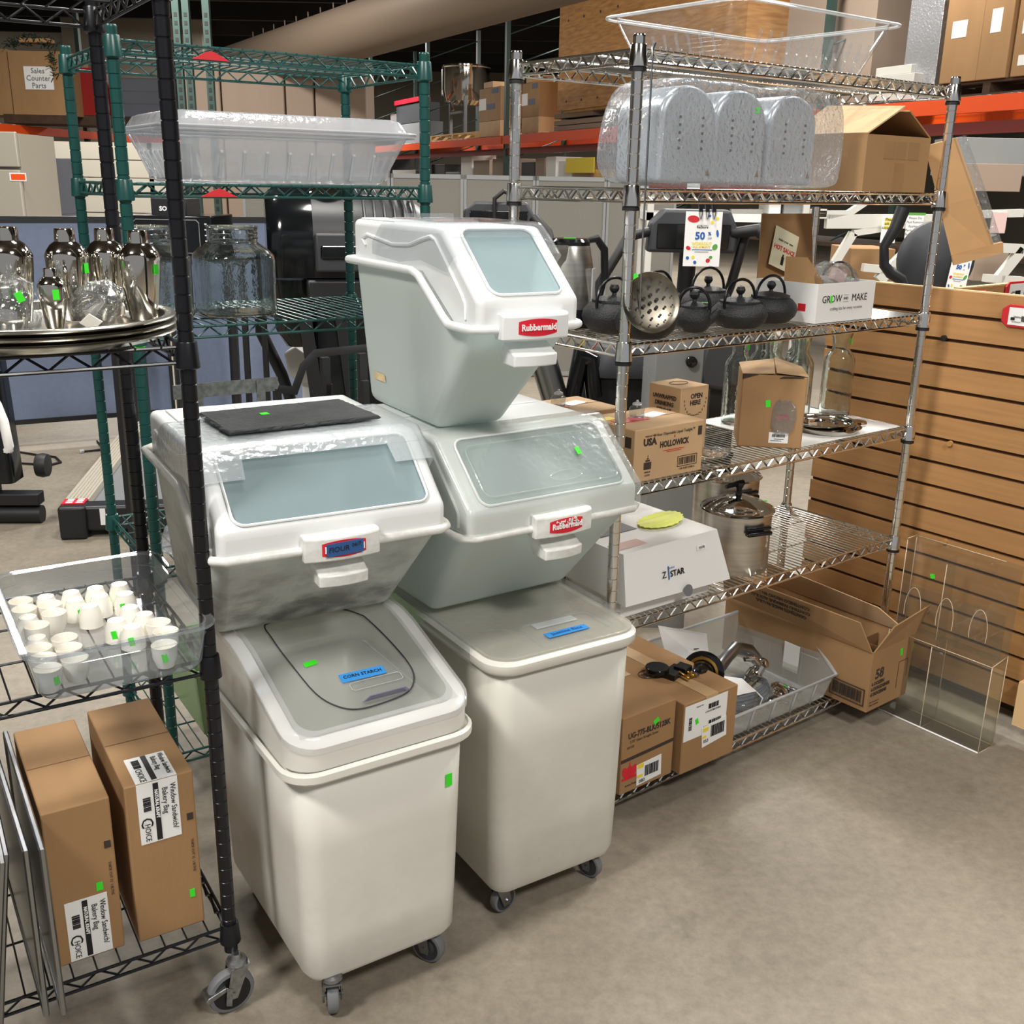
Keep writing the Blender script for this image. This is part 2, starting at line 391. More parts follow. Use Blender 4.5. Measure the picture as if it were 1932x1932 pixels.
# ---------------------------------------------------------------- wire shelving racks
def rack(name, label, fr, L, W, zs, ztop, zbot, mat, pitch, wsp, clip, gp=.0300, pr=.0135, th=.030, badge=None, rb=None):
    t = thing(name, label, 'shelving rack', fr.w(0, 0, 0), fr.yaw)
    for i, (x, y) in enumerate(((0, 0), (L, 0), (0, W), (L, W))):
        prof = [(pr, 0)]; z = gp*.6
        while z < ztop-zbot-.03:
            prof += [(pr, z-.0020), (pr-.0016, z-.0007), (pr-.0016, z+.0004), (pr, z+.0012)]; z += gp
        prof += [(pr, ztop-zbot-.004), (pr*1.02, ztop-zbot), (pr*.9, ztop-zbot+.003), (0.0001, ztop-zbot+.004)]
        MB().lathe(prof, 16).build('post', mat, t, (x, y, zbot))
    for z in zs:
        m = MB(); rw = .0034
        def truss(a, b, inward):
            a = Vector(a); b = Vector(b); d = (b-a).length; n = max(2, round(d/pitch))
            dv = (b-a)/d; e = .012
            m.tube([a+dv*e+Vector((0, 0, z-.0035)), b-dv*e+Vector((0, 0, z-.0035))], rw, 7)
            m.tube([a+dv*e+Vector((0, 0, z-th)), b-dv*e+Vector((0, 0, z-th))], rw, 7)
            pts = []
            for k in range(2*n+1):
                q = .022+(d-.044)*k/(2*n); pts.append(a+dv*q+inward*.0045+Vector((0, 0, z-.005 if k % 2 else z-th+.001)))
            m.tube(pts, .0023, 5)
        e = 0
        truss((0, -e, 0), (L, -e, 0), Vector((0, 1, 0))); truss((0, W+e, 0), (L, W+e, 0), Vector((0, -1, 0)))
        truss((-e, 0, 0), (-e, W, 0), Vector((1, 0, 0))); truss((L+e, 0, 0), (L+e, W, 0), Vector((-1, 0, 0)))
        n = int(L/wsp)
        for k in range(1, n):
            x = L*k/n; m.tube([(x, -.004, z-.0016), (x, W+.004, z-.0016)], .0019, 5)
        for k in (1, 2):
            y = W*k/3; m.tube([(0, y, z-.0055), (L, y, z-.0055)], .0026, 5)
        s = m.build('shelf', mat, t)
        for x, y in ((0, 0), (L, 0), (0, W), (L, W)):
            MB().lathe([(pr+.0035, .006), (pr+.0045, .004), (pr+.0075, -th-.008), (pr+.005, -th-.010), (pr+.001, -th-.0105)], 18).build('corner_collar', mat, s, (x, y, z))
            if clip: MB().lathe([(pr+.0015, 0), (pr+.0062, 0), (pr+.0062, -.0075), (pr+.0015, -.0075)], 18, cap=False).build('retaining_clip', 'black_rubber', s, (x, y, z-th-.0105))
        if badge and z in badge:
            bm_ = MB(); x = .17
            bm_.prism([(x, z-.030), (x+.088, z-.030), (x+.055, z-.014), (x+.045, z-.011), (x+.033, z-.014)], -.008, -.0045, 'y')
            bm_.build('maker_badge', 'red_print', s)
    return t
chrome_rack = rack('wire_shelving_rack', 'tall chrome wire shelving rack with six shelves in front of the slatted wood panel', UC, 1.219, .427, CZ[1:], 1.925, .02, 'chrome', .051, .0205, True)
green_rack = rack('wire_shelving_rack', 'dark green coated wire shelving rack behind the stacked ingredient bins', UG, .765, .489, [GZ[k] for k in GZ], 1.93, .045, 'green_epoxy', .066, .026, False, badge=(GZ[1], GZ[2]))
black_rack = rack('wire_shelving_rack', 'black wire shelving rack on casters at the left edge', UB, 1.219, .490, [BZ[k] for k in 'ABCD'], 1.96, .128, 'black_epoxy', .066, .042, False)
for i, (x, y) in enumerate(((0, 0), (.765, 0), (0, .489), (.765, .489))):
    MB().lathe([(.018, 0), (.018, .006), (.009, .012), (.009, .05)], 16).build('levelling_foot', 'dull_chrome', green_rack, (x, y, 0))
for x, y in ((0, 0), (1.219, 0), (0, .427), (1.219, .427)):
    MB().lathe([(.017, 0), (.017, .006), (.009, .010), (.009, .03)], 16).build('levelling_foot', 'dull_chrome', chrome_rack, (x, y, 0))
def caster(parent, loc, rad, wid, top, rz, brake=True, wheel='gloss_black', fork='zinc', tread='mid_grey'):
    "swivel caster: wheel on the floor, fork up to height top"
    c = bpy.data.objects.new('caster', None); col.objects.link(c); c.parent = parent; c.location = loc; c.rotation_euler = (0, 0, rz)
    m = MB().use(tread); T = Matrix.Translation((0, 0, rad)) @ Matrix.Rotation(R_(90), 4, 'Y')
    m.lathe([(rad*.80, -wid*.47), (rad*.95, -wid*.42), (rad, -wid*.25), (rad, wid*.25), (rad*.95, wid*.42), (rad*.80, wid*.47)], 28, T=T, cap=False)
    m.use(wheel); m.lathe([(.001, -wid*.42), (rad*.3, -wid*.5), (rad*.5, -wid*.35), (rad*.82, -wid*.46), (rad*.82, wid*.46), (rad*.5, wid*.35), (rad*.3, wid*.5), (.001, wid*.42)], 28, T=T)
    m.build('wheel', None, c)
    m = MB(); hw = wid/2+.004; zt = 2*rad+.010; o = rad*.35
    for sx in (-1, 1):
        x = sx*hw; a = x-.0012; b = x+.0012
        m.prism([(o-.016, zt), (o+.02, zt), (.009, rad-.012), (-.009, rad-.012), (-.012, rad)], a, b, 'x')
    m.box(-hw-.001, o-.018, zt-.002, hw+.001, o+.022, zt+.002)
    m.lathe([(.001, 0), (.020, 0), (.022, .004), (.020, .010), (.012, .013), (.009, top-zt)], 18, (0, o, zt))
    m.tube([(-hw-.004, 0, rad), (hw+.004, 0, rad)], .005, 8)
    m.build('fork', fork, c)
    if brake:
        m = MB(); m.prism([(-.012, rad+.012), (-.05, rad-.002), (-.055, rad+.006), (-.05, rad+.012), (-.012, rad+.022)], -hw*1.1, hw*1.1, 'x')
        m.prism([(.0, rad+.014), (-.012, rad+.022), (-.016, rad-.02), (-.004, rad-.026)], hw, hw+.004, 'x')
        m.build('brake_lever', fork, c, bevel=.0015)
    return c
caster(black_rack, (1.219-.012, -.018, 0), .048, .024, .130, R_(-88), wheel='black_rubber')
caster(black_rack, (1.219, .49, 0), .050, .026, .130, R_(10), False)
caster(black_rack, (0, 0, 0), .050, .026, .130, 0, False)
caster(black_rack, (0, .49, 0), .050, .026, .130, 0, False)

# ---------------------------------------------------------------- stacked ingredient bins
PF = dict(bt=.143, zt=.406, bw=-.003, zw=.283, zr=.231, br1=.092, br2=.228, zr2=.319, bbf=.229, bbr=.567, D=.589)
def shelf_bin(label, x, y, z0, yaw, W, sb, sz, hood, body_mat, rim_mat, lid_mat='bin_lid_white', hood_mat='clear_plastic', badge='plain', tape=None):
    d = {k: v*(sb if k[0] in 'bD' else sz) for k, v in PF.items()}
    t = thing('ingredient_bin', label, 'storage bin', (x, y, z0), yaw)
    w = W/2; lw = w-.018; tap = .029; D = d['D']
    def hw(z): return lw-tap*max(0, 1-z/d['zr'])
    # tub, open at the top
    pr = [(d['bbf'], 0), (d['bbr'], 0), (D-.02, d['zr2']), (d['br2'], d['zr2']), (d['br1'], d['zr']), (.010, d['zr'])]
    Lp = [Vector((-hw(z), b, z)) for b, z in pr]; Rp = [Vector((hw(z), b, z)) for b, z in pr]
    m = MB(); n = 6; m.add(Lp+Rp, [(0, 1, 2, 3, 4, 5)[::-1], (6, 7, 8, 9, 10, 11), (0, 6, 7, 1), (1, 7, 8, 2), (5, 11, 6, 0)])
    m.build('tub', body_mat, t, bevel=.022, seg=4, solid=.004, off=1)
    # rolled rim
    m = MB(); q = [(-w+.01, D-.01, d['zr2'])]
    path = [(-w, D-.02, d['zr2']), (-w, d['br2']+.02, d['zr2']), (-w, d['br2']-.012, d['zr2']-.008), (-w, d['br1']+.02, d['zr']+.012), (-w, d['br1']-.004, d['zr']), (-w, .03, d['zr']), (-w+.006, .010, d['zr']), (-w+.028, -.006, d['zr']), (0, -.010, d['zr'])]
    path = path + [(-x_, b, z) for x_, b, z in path[-2::-1]]
    path += [(w-.02, D, d['zr2']), (-w+.02, D, d['zr2'])]
    m.tube(path, .0085, 10, closed=True); m.build('rolled_rim', rim_mat, t)
    # lid with a slanted opening
    m = MB(); a = lw+.004; z0_ = d['zr']+.002
    L0 = [(-.004, z0_), (d['bw']-.002, d['zw']), (d['bt'], d['zt']), (D-.018, d['zt']), (D-.018, d['zr2']), (d['br2']-.004, d['zr2']), (d['br1']-.004, z0_)]
    Lv = [Vector((-a, b, z)) for b, z in L0]; Rv = [Vector((a, b, z)) for b, z in L0]
    S0 = Vector((0, L0[1][0], L0[1][1])); S1 = Vector((0, L0[2][0], L0[2][1])); sd = S1-S0; sl = sd.length; sdn = sd.normalized()
    vs = Lv+Rv; fs = [(0, 1, 2, 3, 4, 5, 6), (7, 13, 12, 11, 10, 9, 8), (0, 7, 8, 1), (2, 9, 10, 3), (3, 10, 11, 4)]
    ins = .032; t0 = .010; t1 = sl-.010; r = .022; inner = []
    for qx, qt, a0 in ((-1, t0, 180), (1, t0, 270), (1, t1, 0), (-1, t1, 90)):
        cx = qx*(a-ins-r); cy = qt+(r if qt == t0 else -r)
        for k in range(5):
            an = R_(a0+90*k/4); inner.append(S0+sdn*(cy+r*math.sin(an))+Vector((cx+r*math.cos(an), 0, 0)))
    b0 = 14; vs += inner
    fs += [(1, 8) + tuple(b0+i for i in (7, 6, 5, 4, 3, 2)), (8, 9) + tuple(b0+i for i in (12, 11, 10, 9, 8, 7)), (9, 2) + tuple(b0+i for i in (17, 16, 15, 14, 13, 12)), (2, 1) + tuple(b0+i for i in (2, 1, 0, 19, 18, 17))]
    m.add(vs, fs); lid = m.build('lid', lid_mat, t, bevel=.014, seg=4, solid=.0035, angle=12)
    nrm = Vector((0, -sdn.z, sdn.y))
    m = MB(); m.add([v-nrm*.0015 for v in inner], [tuple(range(len(inner)))]); m.build('brightening_pane', 'brightening_tint', lid)  # added pane, its pale teal stands in for a brighter bin interior
    m = MB(); m.tube([v+nrm*.0035 for v in inner], .0028, 6, closed=True); m.build('window_lip', lid_mat, lid)
    for sx in (-1, 1):
        m = MB(); rg = [(.50*sb, .352*sz), (.515*sb, .368*sz), (.49*sb, .376*sz), (.36*sb, .362*sz), (.28*sb, .366*sz), (.22*sb, .380*sz), (.185*sb, .386*sz), (.165*sb, .380*sz), (.058*sb, .287*sz), (.045*sb, .272*sz), (.045*sb, .245*sz)]
        m.tube([(sx*(a+.001), b, z) for b, z in rg], .0042, 7); m.build('side_ridge', lid_mat, lid)
    for k in (-1, 0, 1):
        MB().box(k*W*.3-W*.11, D*.64, d['zt']-.001, k*W*.3+W*.11, D-.045, d['zt']+.0035).build('top_rib', lid_mat, lid, bevel=.003)
    # clear hood
    m = MB(); o = .010; A = a+o; zt = d['zt']+o*.9
    def sp(tt, xx, off=o): return S0+sdn*(sl*tt)+nrm*off+Vector((xx, 0, 0))
    if hood == 'back':
        br = d['bt']+.235*sb; top = d['bt']+.004
        e1 = .56; e2 = .80; c = A*.62
        m.add([(-A, br, zt), (A, br, zt), (A, top, zt), (-A, top, zt)], [(0, 1, 2, 3)])
        tl = Vector((-A, top, zt)); tr = Vector((A, top, zt)); c0 = Vector((-c, top, zt)); c1 = Vector((c, top, zt))
        m.add([tl, tr, sp(e2, A), sp(e2, -A)], [(0, 3, 2, 1)])
        m.add([sp(e2, -A), sp(e2, -c), sp(e1, -c*1.03), sp(e1, -A)], [(0, 1, 2, 3)]); m.add([sp(e2, c), sp(e2, A), sp(e1, A), sp(e1, c*1.03)], [(0, 1, 2, 3)])
        for sx in (-1, 1):
            X = sx*A; s1 = sp(e1, X); s2 = sp(e2, X)
            pl = [Vector((X, br, zt)), Vector((X, top, zt)), s2, s1, Vector((X, s1.y+.035*sb, s1.z-.035)), Vector((X, d['bt']+.07*sb, d['zr2']+.022)), Vector((X, d['bt']+.17*sb, d['zr2']+.012)), Vector((X, br+.07*sb, d['zr2']+.020)), Vector((X, br+.07*sb, d['zr2']+.045)), Vector((X, br+.03*sb, zt-.02))]
            m.add(pl, [tuple(range(len(pl)))])
        hd = m.build('sliding_hood', hood_mat, t, bevel=.012, seg=3, solid=.0015, angle=25)
        mm = MB(); mm.box(-W*.36, br-.03, zt+.0005, W*.10, br-.027, zt+.010); mm.build('grip_lip', hood_mat, hd)
    else:
        top = d['bt']+.004; br = d['bt']+.055*sb
        f0 = Vector((0, -.004-o, z0_+.008)); f1 = sp(-.02, 0)
        m.add([(-A, br, zt), (A, br, zt), (A, top, zt), (-A, top, zt)], [(0, 1, 2, 3)])
        m.add([Vector((-A, top, zt)), Vector((A, top, zt)), sp(0, A), sp(0, -A)], [(0, 3, 2, 1)])
        c = .085
        m.add([sp(0, -A), sp(0, A), Vector((A, f0.y, f0.z)), Vector((c, f0.y, f0.z)), Vector((c, f0.y, f0.z+.022)), Vector((-c, f0.y, f0.z+.022)), Vector((-c, f0.y, f0.z)), Vector((-A, f0.y, f0.z))], [(0, 7, 6, 5, 4, 3, 2, 1)])
        for sx in (-1, 1):
            X = sx*A
            pl = [Vector((X, br, zt)), Vector((X, top, zt)), sp(0, X), Vector((X, f0.y, f0.z)), Vector((X, d['br1']-.01, f0.z)), Vector((X, d['br2']-.02, d['zr2']+.01)), Vector((X, br+.05, d['zr2']+.02))]
            m.add(pl, [tuple(range(len(pl)))])
        hd = m.build('sliding_hood', hood_mat, t, bevel=.012, seg=3, solid=.0015, angle=20)
        e = []
        for qx, qt, a0 in ((-1, .13, 180), (1, .13, 270), (1, .82, 0), (-1, .82, 90)):
            cx = qx*(A-.055-.02); cy = sl*qt+(.02 if qt < .5 else -.02)
            for k in range(5): an = R_(a0+90*k/4); e.append(S0+sdn*(cy+.02*math.sin(an))+nrm*(o+.0015)+Vector((cx+.02*math.cos(an), 0, 0)))
        MB().tube(e, .0016, 5, closed=True).build('raised_outline', hood_mat, hd)
        e = [S0+sdn*(sl*.26+.012*math.sin(q))+nrm*(o+.001)+Vector((.04+.042*math.cos(q), 0, 0)) for q in [k*math.pi/10 for k in range(20)]]
        MB().tube(e, .0009, 5, closed=True).build('embossed_oval', hood_mat, hd)
        F = Face(sp(0, 0, o+.0008), (1, 0, 0), sdn, .001); sticker(t, F, .10, sl*.55, .012, .019, .1)
    # handle block and pull lip
    h = MB(); hwid = .150/2; zb = d['zr']-.020; y0 = -.036
    def arc(y, x): return y + .010*(x/hwid)**2
    N = 8; xs = [-hwid+2*hwid*k/N for k in range(N+1)]
    rings = [[Vector((x_, arc(y0, x_), zb)), Vector((x_, arc(y0-.001, x_), zb+.046)), Vector((x_, arc(y0+.006, x_), zb+.051)), Vector((x_, .004, zb+.051)), Vector((x_, .004, zb))] for x_ in xs]
    h.loft(rings, True, True, False); hb = h.build('handle', rim_mat, t, bevel=.003, seg=2)
    h = MB(); w2 = .098/2; rings = []
    for k in range(N+1):
        x_ = -w2+2*w2*k/N; yy = -.030+.008*(x_/w2)**2
        rings.append([Vector((x_, yy-.006, zb-.052)), Vector((x_, yy-.008, zb-.028)), Vector((x_, yy, zb-.026)), Vector((x_, .012, zb-.008)), Vector((x_, .03, zb-.030)), Vector((x_, .02, zb-.05))])
    h.loft(rings, True, True, False); h.build('finger_pull', rim_mat, t, bevel=.003)
    # badge
    h = MB(); bw = .043; c = .0; rings = []
    def fy(x_): return arc(y0, x_)-.0012
    top = []; bot = []
    for k in range(13):
        x_ = -bw+2*bw*k/12; e_ = .0165-.005*(x_/bw)**2
        top.append(Vector((x_+c, fy(x_+c), zb+.024+e_))); bot.append(Vector((x_+c, fy(x_+c), zb+.024-e_)))
    q_ = Vector((0, .0016, 0)); h.loft([[a_, b_, b_+q_, a_+q_] for a_, b_ in zip(top, bot)], True, True, False)
    h.build('badge', 'badge_red', hb)
    h = MB(); h.text('Rubbermaid', .0175, (0, y0-.0022, zb+.024), (1, 0, 0), (0, 0, 1), bold=.0004, depth=.0006, sx=.92)
    h.build('badge_lettering', 'print_white', hb)
    if badge == 'worn':
        h = MB(); rnd = random.Random(3)
        for k in range(26):
            x_ = -.03+.06*rnd.random(); zz = zb+.028+.010*rnd.random()-.002; r1 = .0008+.0022*rnd.random()
            h.box(x_-r1*1.6, y0-.0026, zz-r1*.5, x_+r1*1.6, y0-.0010, zz+r1*.5, T=Matrix.Translation((x_, 0, zz)) @ Matrix.Rotation(rnd.random()*2, 4, 'Y') @ Matrix.Translation((-x_, 0, -zz)))
        h.build('badge_wear', rim_mat, hb)
    if tape == 'flour':
        h = MB(); T = Matrix.Translation((0, 0, zb+.024)) @ Matrix.Rotation(R_(-2), 4, 'Y') @ Matrix.Translation((0, 0, -(zb+.024)))
        h.box(-.036, y0-.0036, zb+.012, .036, y0-.0022, zb+.037, T=T); h.build('masking_tape', 'tape_dark_blue', hb, label='blue tape strip with handwriting')
        h = MB(); h.text('FlOUR', .0145, (-.012, y0-.0040, zb+.024), (1, 0, .03), (.1, 0, 1), depth=.0003); h.text('06/7', .0105, (.022, y0-.0040, zb+.029), (1, 0, .1), (0, 0, 1), depth=.0003)
        h.build('handwriting', 'print_black', hb)
    return t, d, zt
binC, dC, _ = shelf_bin('white ingredient bin labelled flour on blue tape, clear hood slid back, scuffed grey tub', -.327, 1.871, .735, R_(29.9), .477, .94, 1.0, 'back', 'bin_dirty', 'bin_rim', hood_mat='scuffed_plastic', tape='flour')
binD, dD, _ = shelf_bin('wide white ingredient bin with closed clear hood and worn red badge, under the topmost bin', .097, 2.154, .686, R_(34.5), .472, .93, 1.04, 'closed', 'bin_white', 'bin_rim', hood_mat='lid_plastic', badge='worn')
binE, dE, _ = shelf_bin('narrow white ingredient bin on top of the stack with crisp red badge', .026, 2.05, 1.1155, R_(31), .255, 1.04, 1.04, 'back', 'bin_white', 'bin_lid_white')
# strip of old masking tape on the left wall of the topmost bin
hwE = .255/2-.018
m = MB(); zz = .075
for (b, z) in ((.50, .070),):
    k = lambda z_: -(hwE-.029*(1-z_/.24))-.0048
    m.add([(k(.060), .535, .060), (k(.060), .475, .060), (k(.078), .475, .078), (k(.078), .535, .078)], [(0, 1, 2, 3)])
m.build('old_tape', 'masking_tape', binE, solid=.0006, label='torn strip of cream masking tape')

# ---------------------------------------------------------------- rolling tubs
tA = thing('ingredient_bin', 'tall cream rolling bin with sloping clear lid labelled corn starch on blue tape', 'storage bin', (-.380, 1.700, 0), R_(33))
W, D = .340, .50
def ring(z, o, r=.045, slope=None, ob=None): return rrect(W+2*o, D+2*(ob if ob is not None else o), r, z, W/2, D/2, 6, slope)
m = MB(); m.loft([ring(.085, -.035, .03), ring(.0865, -.012, .035), ring(.105, 0, .045), ring(.20, .003), ring(.40, .008), ring(.575, .012)], True, False)
m.build('tub', 'tub_cream', tA, solid=.004)
m = MB(); m.loft([ring(.562, .010), ring(.560, .028, .06), ring(.566, .034, .065), ring(.580, .034, .065), ring(.586, .028, .06)], False, False)
m.build('rolled_rim', 'tub_cream', tA, solid=.003)
def sl(y):  # lid plane: slopes up from the front, level at the back
    y_ = y; return .631+(.095)*min(1, max(0, (y_+.03)/.31))
m = MB(); rA = [ring(.584, .022, .06), ring(0, .022, .06, lambda y: sl(y)-.004), ring(0, .010, .05, lambda y: sl(y)+.0005), ring(0, -.012, .035, sl), ring(0, -.014, .034, lambda y: sl(y)-.008)]
def ringS(o, dz, r):
    "ring with extra points so the sides can bend at the hinge"
    pts = rrect(W+2*o, D+2*o, r, 0, W/2, D/2, 6); out = []
    for i, p in enumerate(pts):
        q = pts[(i+1) % len(pts)]; out.append(p)
        if (p-q).length > .15:
            for k in range(1, 8): out.append(p.lerp(q, k/8))
    return [Vector((p.x, p.y, sl(p.y)+dz)) for p in out]
m = MB(); base = [Vector((p.x, p.y, .584)) for p in ringS(.022, 0, .06)]
m.loft([base, ringS(.022, -.004, .06), ringS(.014, .0005, .052), ringS(-.002, 0, .038), ringS(-.004, -.008, .036)], False, False)
m.build('lid_frame', 'tub_cream', tA)
m = MB(); m.loft([ringS(.026, -.012, .062), ringS(.026, .000, .062), ringS(.020, .004, .056), ringS(.0, .0045, .045), ringS(-.012, .0035, .036)], False, False)
lid = m.build('clear_lid_edge', 'lid_edge', tA)
m = MB(); y0 = .012
def lidgrid(x0, x1, ya, yb, dz, nx=2, ny=10):
    vs = [(x0+(x1-x0)*i/nx, ya+(yb-ya)*j/ny, sl(ya+(yb-ya)*j/ny)+dz) for j in range(ny+1) for i in range(nx+1)]
    return vs, [(j*(nx+1)+i, j*(nx+1)+i+1, (j+1)*(nx+1)+i+1, (j+1)*(nx+1)+i) for j in range(ny) for i in range(nx)]
m.add(*lidgrid(.004, W-.004, .004, D-.004, .0035)); lp = m.build('lid_window', 'lid_plastic', tA, solid=.0015)
m = MB(); pts = []
for (x, y) in [(.06, .33), (.055, .27), (.062, .19), (.075, .10), (.10, .055), (.135, .035), (.19, .035), (.245, .045), (.275, .075), (.285, .12), (.278, .20), (.262, .28), (.24, .335), (.20, .352), (.12, .350), (.075, .345)]:
    pts.append((x, y+.0, sl(y)+.0058))
sm = []
for i in range(len(pts)):
    p0, p1, p2, p3 = [Vector(pts[(i+k-1) % len(pts)]) for k in range(4)]
    for k in range(4):
        u = k/4; q = .5*((2*p1)+(p2-p0)*u+(2*p0-5*p1+4*p2-p3)*u*u+(3*p1-p0-3*p2+p3)*u**3); sm.append((q.x, q.y, sl(q.y)+.0058))
m.tube(sm, .0016, 6, closed=True); m.build('door_outline', 'dark_grey', lp)
dn = Vector((0, .31, .095)).normalized(); nn = Vector((0, -.095, .31)).normalized()
FA = Face(Vector((0, 0, sl(0)+.0056)), (1, 0, 0), dn, .001)
m = MB(); FA.rect(m, .155, .052, .245, .055, 14); T = None
m = MB(); rr = []
for k in range(9):
    x = .150+.100*k/8; hgt = .016 if 0 < k < 8 else .004
    rr.append([FA.pt(x, .050, 1), FA.pt(x, .046, 1)+nn*hgt, FA.pt(x, .0485, 1)+nn*hgt, FA.pt(x, .0525, 1)])
m.loft(rr, True, True, False); m.build('lid_handle', 'smoke_plastic', lp)
m = MB(); FA.rect(m, .135, .112, .230, .136, 2, R_(-1)); m.build('masking_tape', 'tape_blue', lp, label='blue tape strip with handwriting')
m = MB(); FA.text(m, 'CORN STARCH', .0118, .182, .124, 3.4, rot=R_(-2)); m.build('handwriting', 'print_black', lp)
m = MB(); e = [FA.pt(.15+ax, .085+ay, 1.6) for ax, ay in [(0, 0), (.1, 0), (.105, .004), (.105, .018), (.1, .022), (0, .022), (-.005, .018), (-.005, .004)]]; m.tube(e, .0007, 5, closed=True); m.build('embossed_frame', 'frosted_plastic', lp)
sticker(lp, FA, .098, .188, .028, .013, .12)
FF = Face((0, -.0135, 0), (1, 0, 0), (0, 0, 1), .001); sticker(tA, FF, .305, .475, .014, .028)
caster(tA, (.055, .025, 0), .038, .026, .088, R_(160), True, 'dark_grey', 'dull_chrome', 'mid_grey')
caster(tA, (W-.05, .05, 0), .038, .026, .088, R_(30), False, 'dark_grey', 'dull_chrome', 'mid_grey')
caster(tA, (.055, D-.05, 0), .038, .026, .088, R_(10), False, 'gloss_black', 'dull_chrome', 'black_rubber')
caster(tA, (W-.05, D-.05, 0), .038, .026, .088, R_(10), False, 'gloss_black', 'dull_chrome', 'black_rubber')

tB = thing('ingredient_bin', 'tall cream rolling bin with flat grey lid labelled jasmine rice on blue tape', 'storage bin', (-.020, 2.000, 0), R_(32.5))
W, D = .350, .58
m = MB(); m.loft([ring(.075, -.035, .03), ring(.0765, -.012, .035), ring(.10, 0, .05), ring(.25, .002), ring(.45, .005), ring(.665, .008)], True, False)
m.build('tub', 'tub_cream2', tB, solid=.004)
m = MB(); m.loft([ring(.640, .009, .05), ring(.636, .020, .06), ring(.644, .026, .065), ring(.660, .026, .065), ring(.667, .018, .06), ring(.667, .004, .05)], False, False)
m.build('rolled_rim', 'tub_cream', tB, solid=.003)
m = MB(); m.loft([ring(.669, .017, .058), ring(.673, .017, .058), ring(.6745, .013, .055)], True, True); lp = m.build('sliding_lid', 'flat_lid', tB)
m = MB()
for sx in (-1, 1):
    x = W/2+sx*(W/2+.0275); m.prism([(x-sx*.014, .679), (x, .679), (x+sx*.002, .676), (x+sx*.002, .640), (x-sx*.004, .638), (x-sx*.004, .640), (x, .642), (x, .674), (x-sx*.014, .676)], .075, D, 'y')
m.build('lid_rail', 'clear_plastic', tB)
FB = Face((0, 0, .675), (1, 0, 0), (0, 1, 0), .001)
for nm, pts, r in (('grip_recess', [(.12, .02), (.115, .10), (.13, .115), (.28, .115), (.30, .10), (.30, .02)], .003), ('embossed_line', [(.03, .13), (.06, .135), (.09, .115), (.105, .08), (.11, .04), (.11, .005)], .0014), ('embossed_line', [(.25, .135), (.29, .14), (.31, .12), (.315, .08), (.32, .03)], .0014)):
    MB().tube([(x, y, .6755) for x, y in pts], r, 7).build(nm, 'clear_plastic', lp)
MB().box(.15, .085, .675, .26, .112, .6775).build('grip_ledge', 'frosted_plastic', lp, bevel=.002)
m = MB(); FB.rect(m, .145, .030, .255, .054, 3, R_(1)); m.build('masking_tape', 'tape_blue', lp, label='blue tape strip with handwriting')
m = MB(); FB.text(m, 'Jasmine Rice', .0165, .20, .042, 4.2, rot=R_(1)); m.build('handwriting', 'print_blue', lp)
for x, y, rz in ((.05, .05, 100), (W-.05, .05, 20), (.05, D-.05, 0), (W-.05, D-.05, 0)):
    caster(tB, (x, y, 0), .033, .022, .078, R_(rz), False, 'dark_grey', 'dull_chrome', 'mid_grey')

# slate board on the flour bin
rnd = random.Random(5)
def rough_rect(w, d, n=26, j=.0016):
    pts = []
    for (x0, y0, x1, y1) in ((-w/2, -d/2, w/2, -d/2), (w/2, -d/2, w/2, d/2), (w/2, d/2, -w/2, d/2), (-w/2, d/2, -w/2, -d/2)):
        k = int(n*math.hypot(x1-x0, y1-y0)/w)
        for i in range(k): u = i/k; pts.append((x0+(x1-x0)*u+rnd.uniform(-j, j), y0+(y1-y0)*u+rnd.uniform(-j, j)))
    return pts
base = rough_rect(.318, .20); sc_ = lambda k, z, jj=.0015: [Vector((x*k+rnd.uniform(-jj, jj), y*k*1.0+rnd.uniform(-jj, jj), z)) for x, y in base]
m = MB(); m.loft([sc_(.985, 0), sc_(1.0, .003), sc_(.985, .0055), sc_(.97, .0075, .0006)], True, True, False)
sl_ = thing('slate_board', 'black slate board with rough chipped edges lying on the flour bin lid', 'slate board', (-.462, 2.118, .735+.406+.0125), R_(33))
m.build('stone_slab', 'slate', sl_)
sticker(sl_, Face((0, 0, .0075), (1, 0, 0), (0, 1, 0), .001), -.045, .02, .017, .019)
# ---------------------------------------------------------------- shared small builders
def carton(name, label, cat, loc, rz, w, d, h, mat='card', group=None, top_tape=True, bevel=.003, seam='y'):
    t = thing(name, label, cat, loc, rz, group)
    MB().box(0, 0, 0, w, d, h).build('box_body', mat, t, bevel=bevel)
    m = MB()
    if seam == 'y': m.box(w/2-.0006, .002, h-.0002, w/2+.001, d-.002, h+.0006)
    else: m.box(.002, d/2-.001, h-.0002, w-.002, d/2+.001, h+.0006)
    m.build('flap_seam', 'card_inside', t)
    if top_tape:
        m = MB(); q = .024
        if seam == 'y': m.box(w/2-q, -.0006, h+.0006, w/2+q, d+.0006, h+.0011); m.box(w/2-q, -.0009, h-.05, w/2+q, -.0003, h+.0011)
        else: m.box(-.0006, d/2-q, h+.0006, w+.0006, d/2+q, h+.0011); m.box(-.0009, d/2-q, h-.05, -.0003, d/2+q, h+.0011)
        m.build('packing_tape', 'clear_tape', t)
    t['w'] = w
    return t
def front(h=0, o=(0, 0, 0)): return Face(o, (1, 0, 0), (0, 0, 1), .0008)
X3, Y3, Z3 = Vector((1, 0, 0)), Vector((0, 1, 0)), Vector((0, 0, 1))

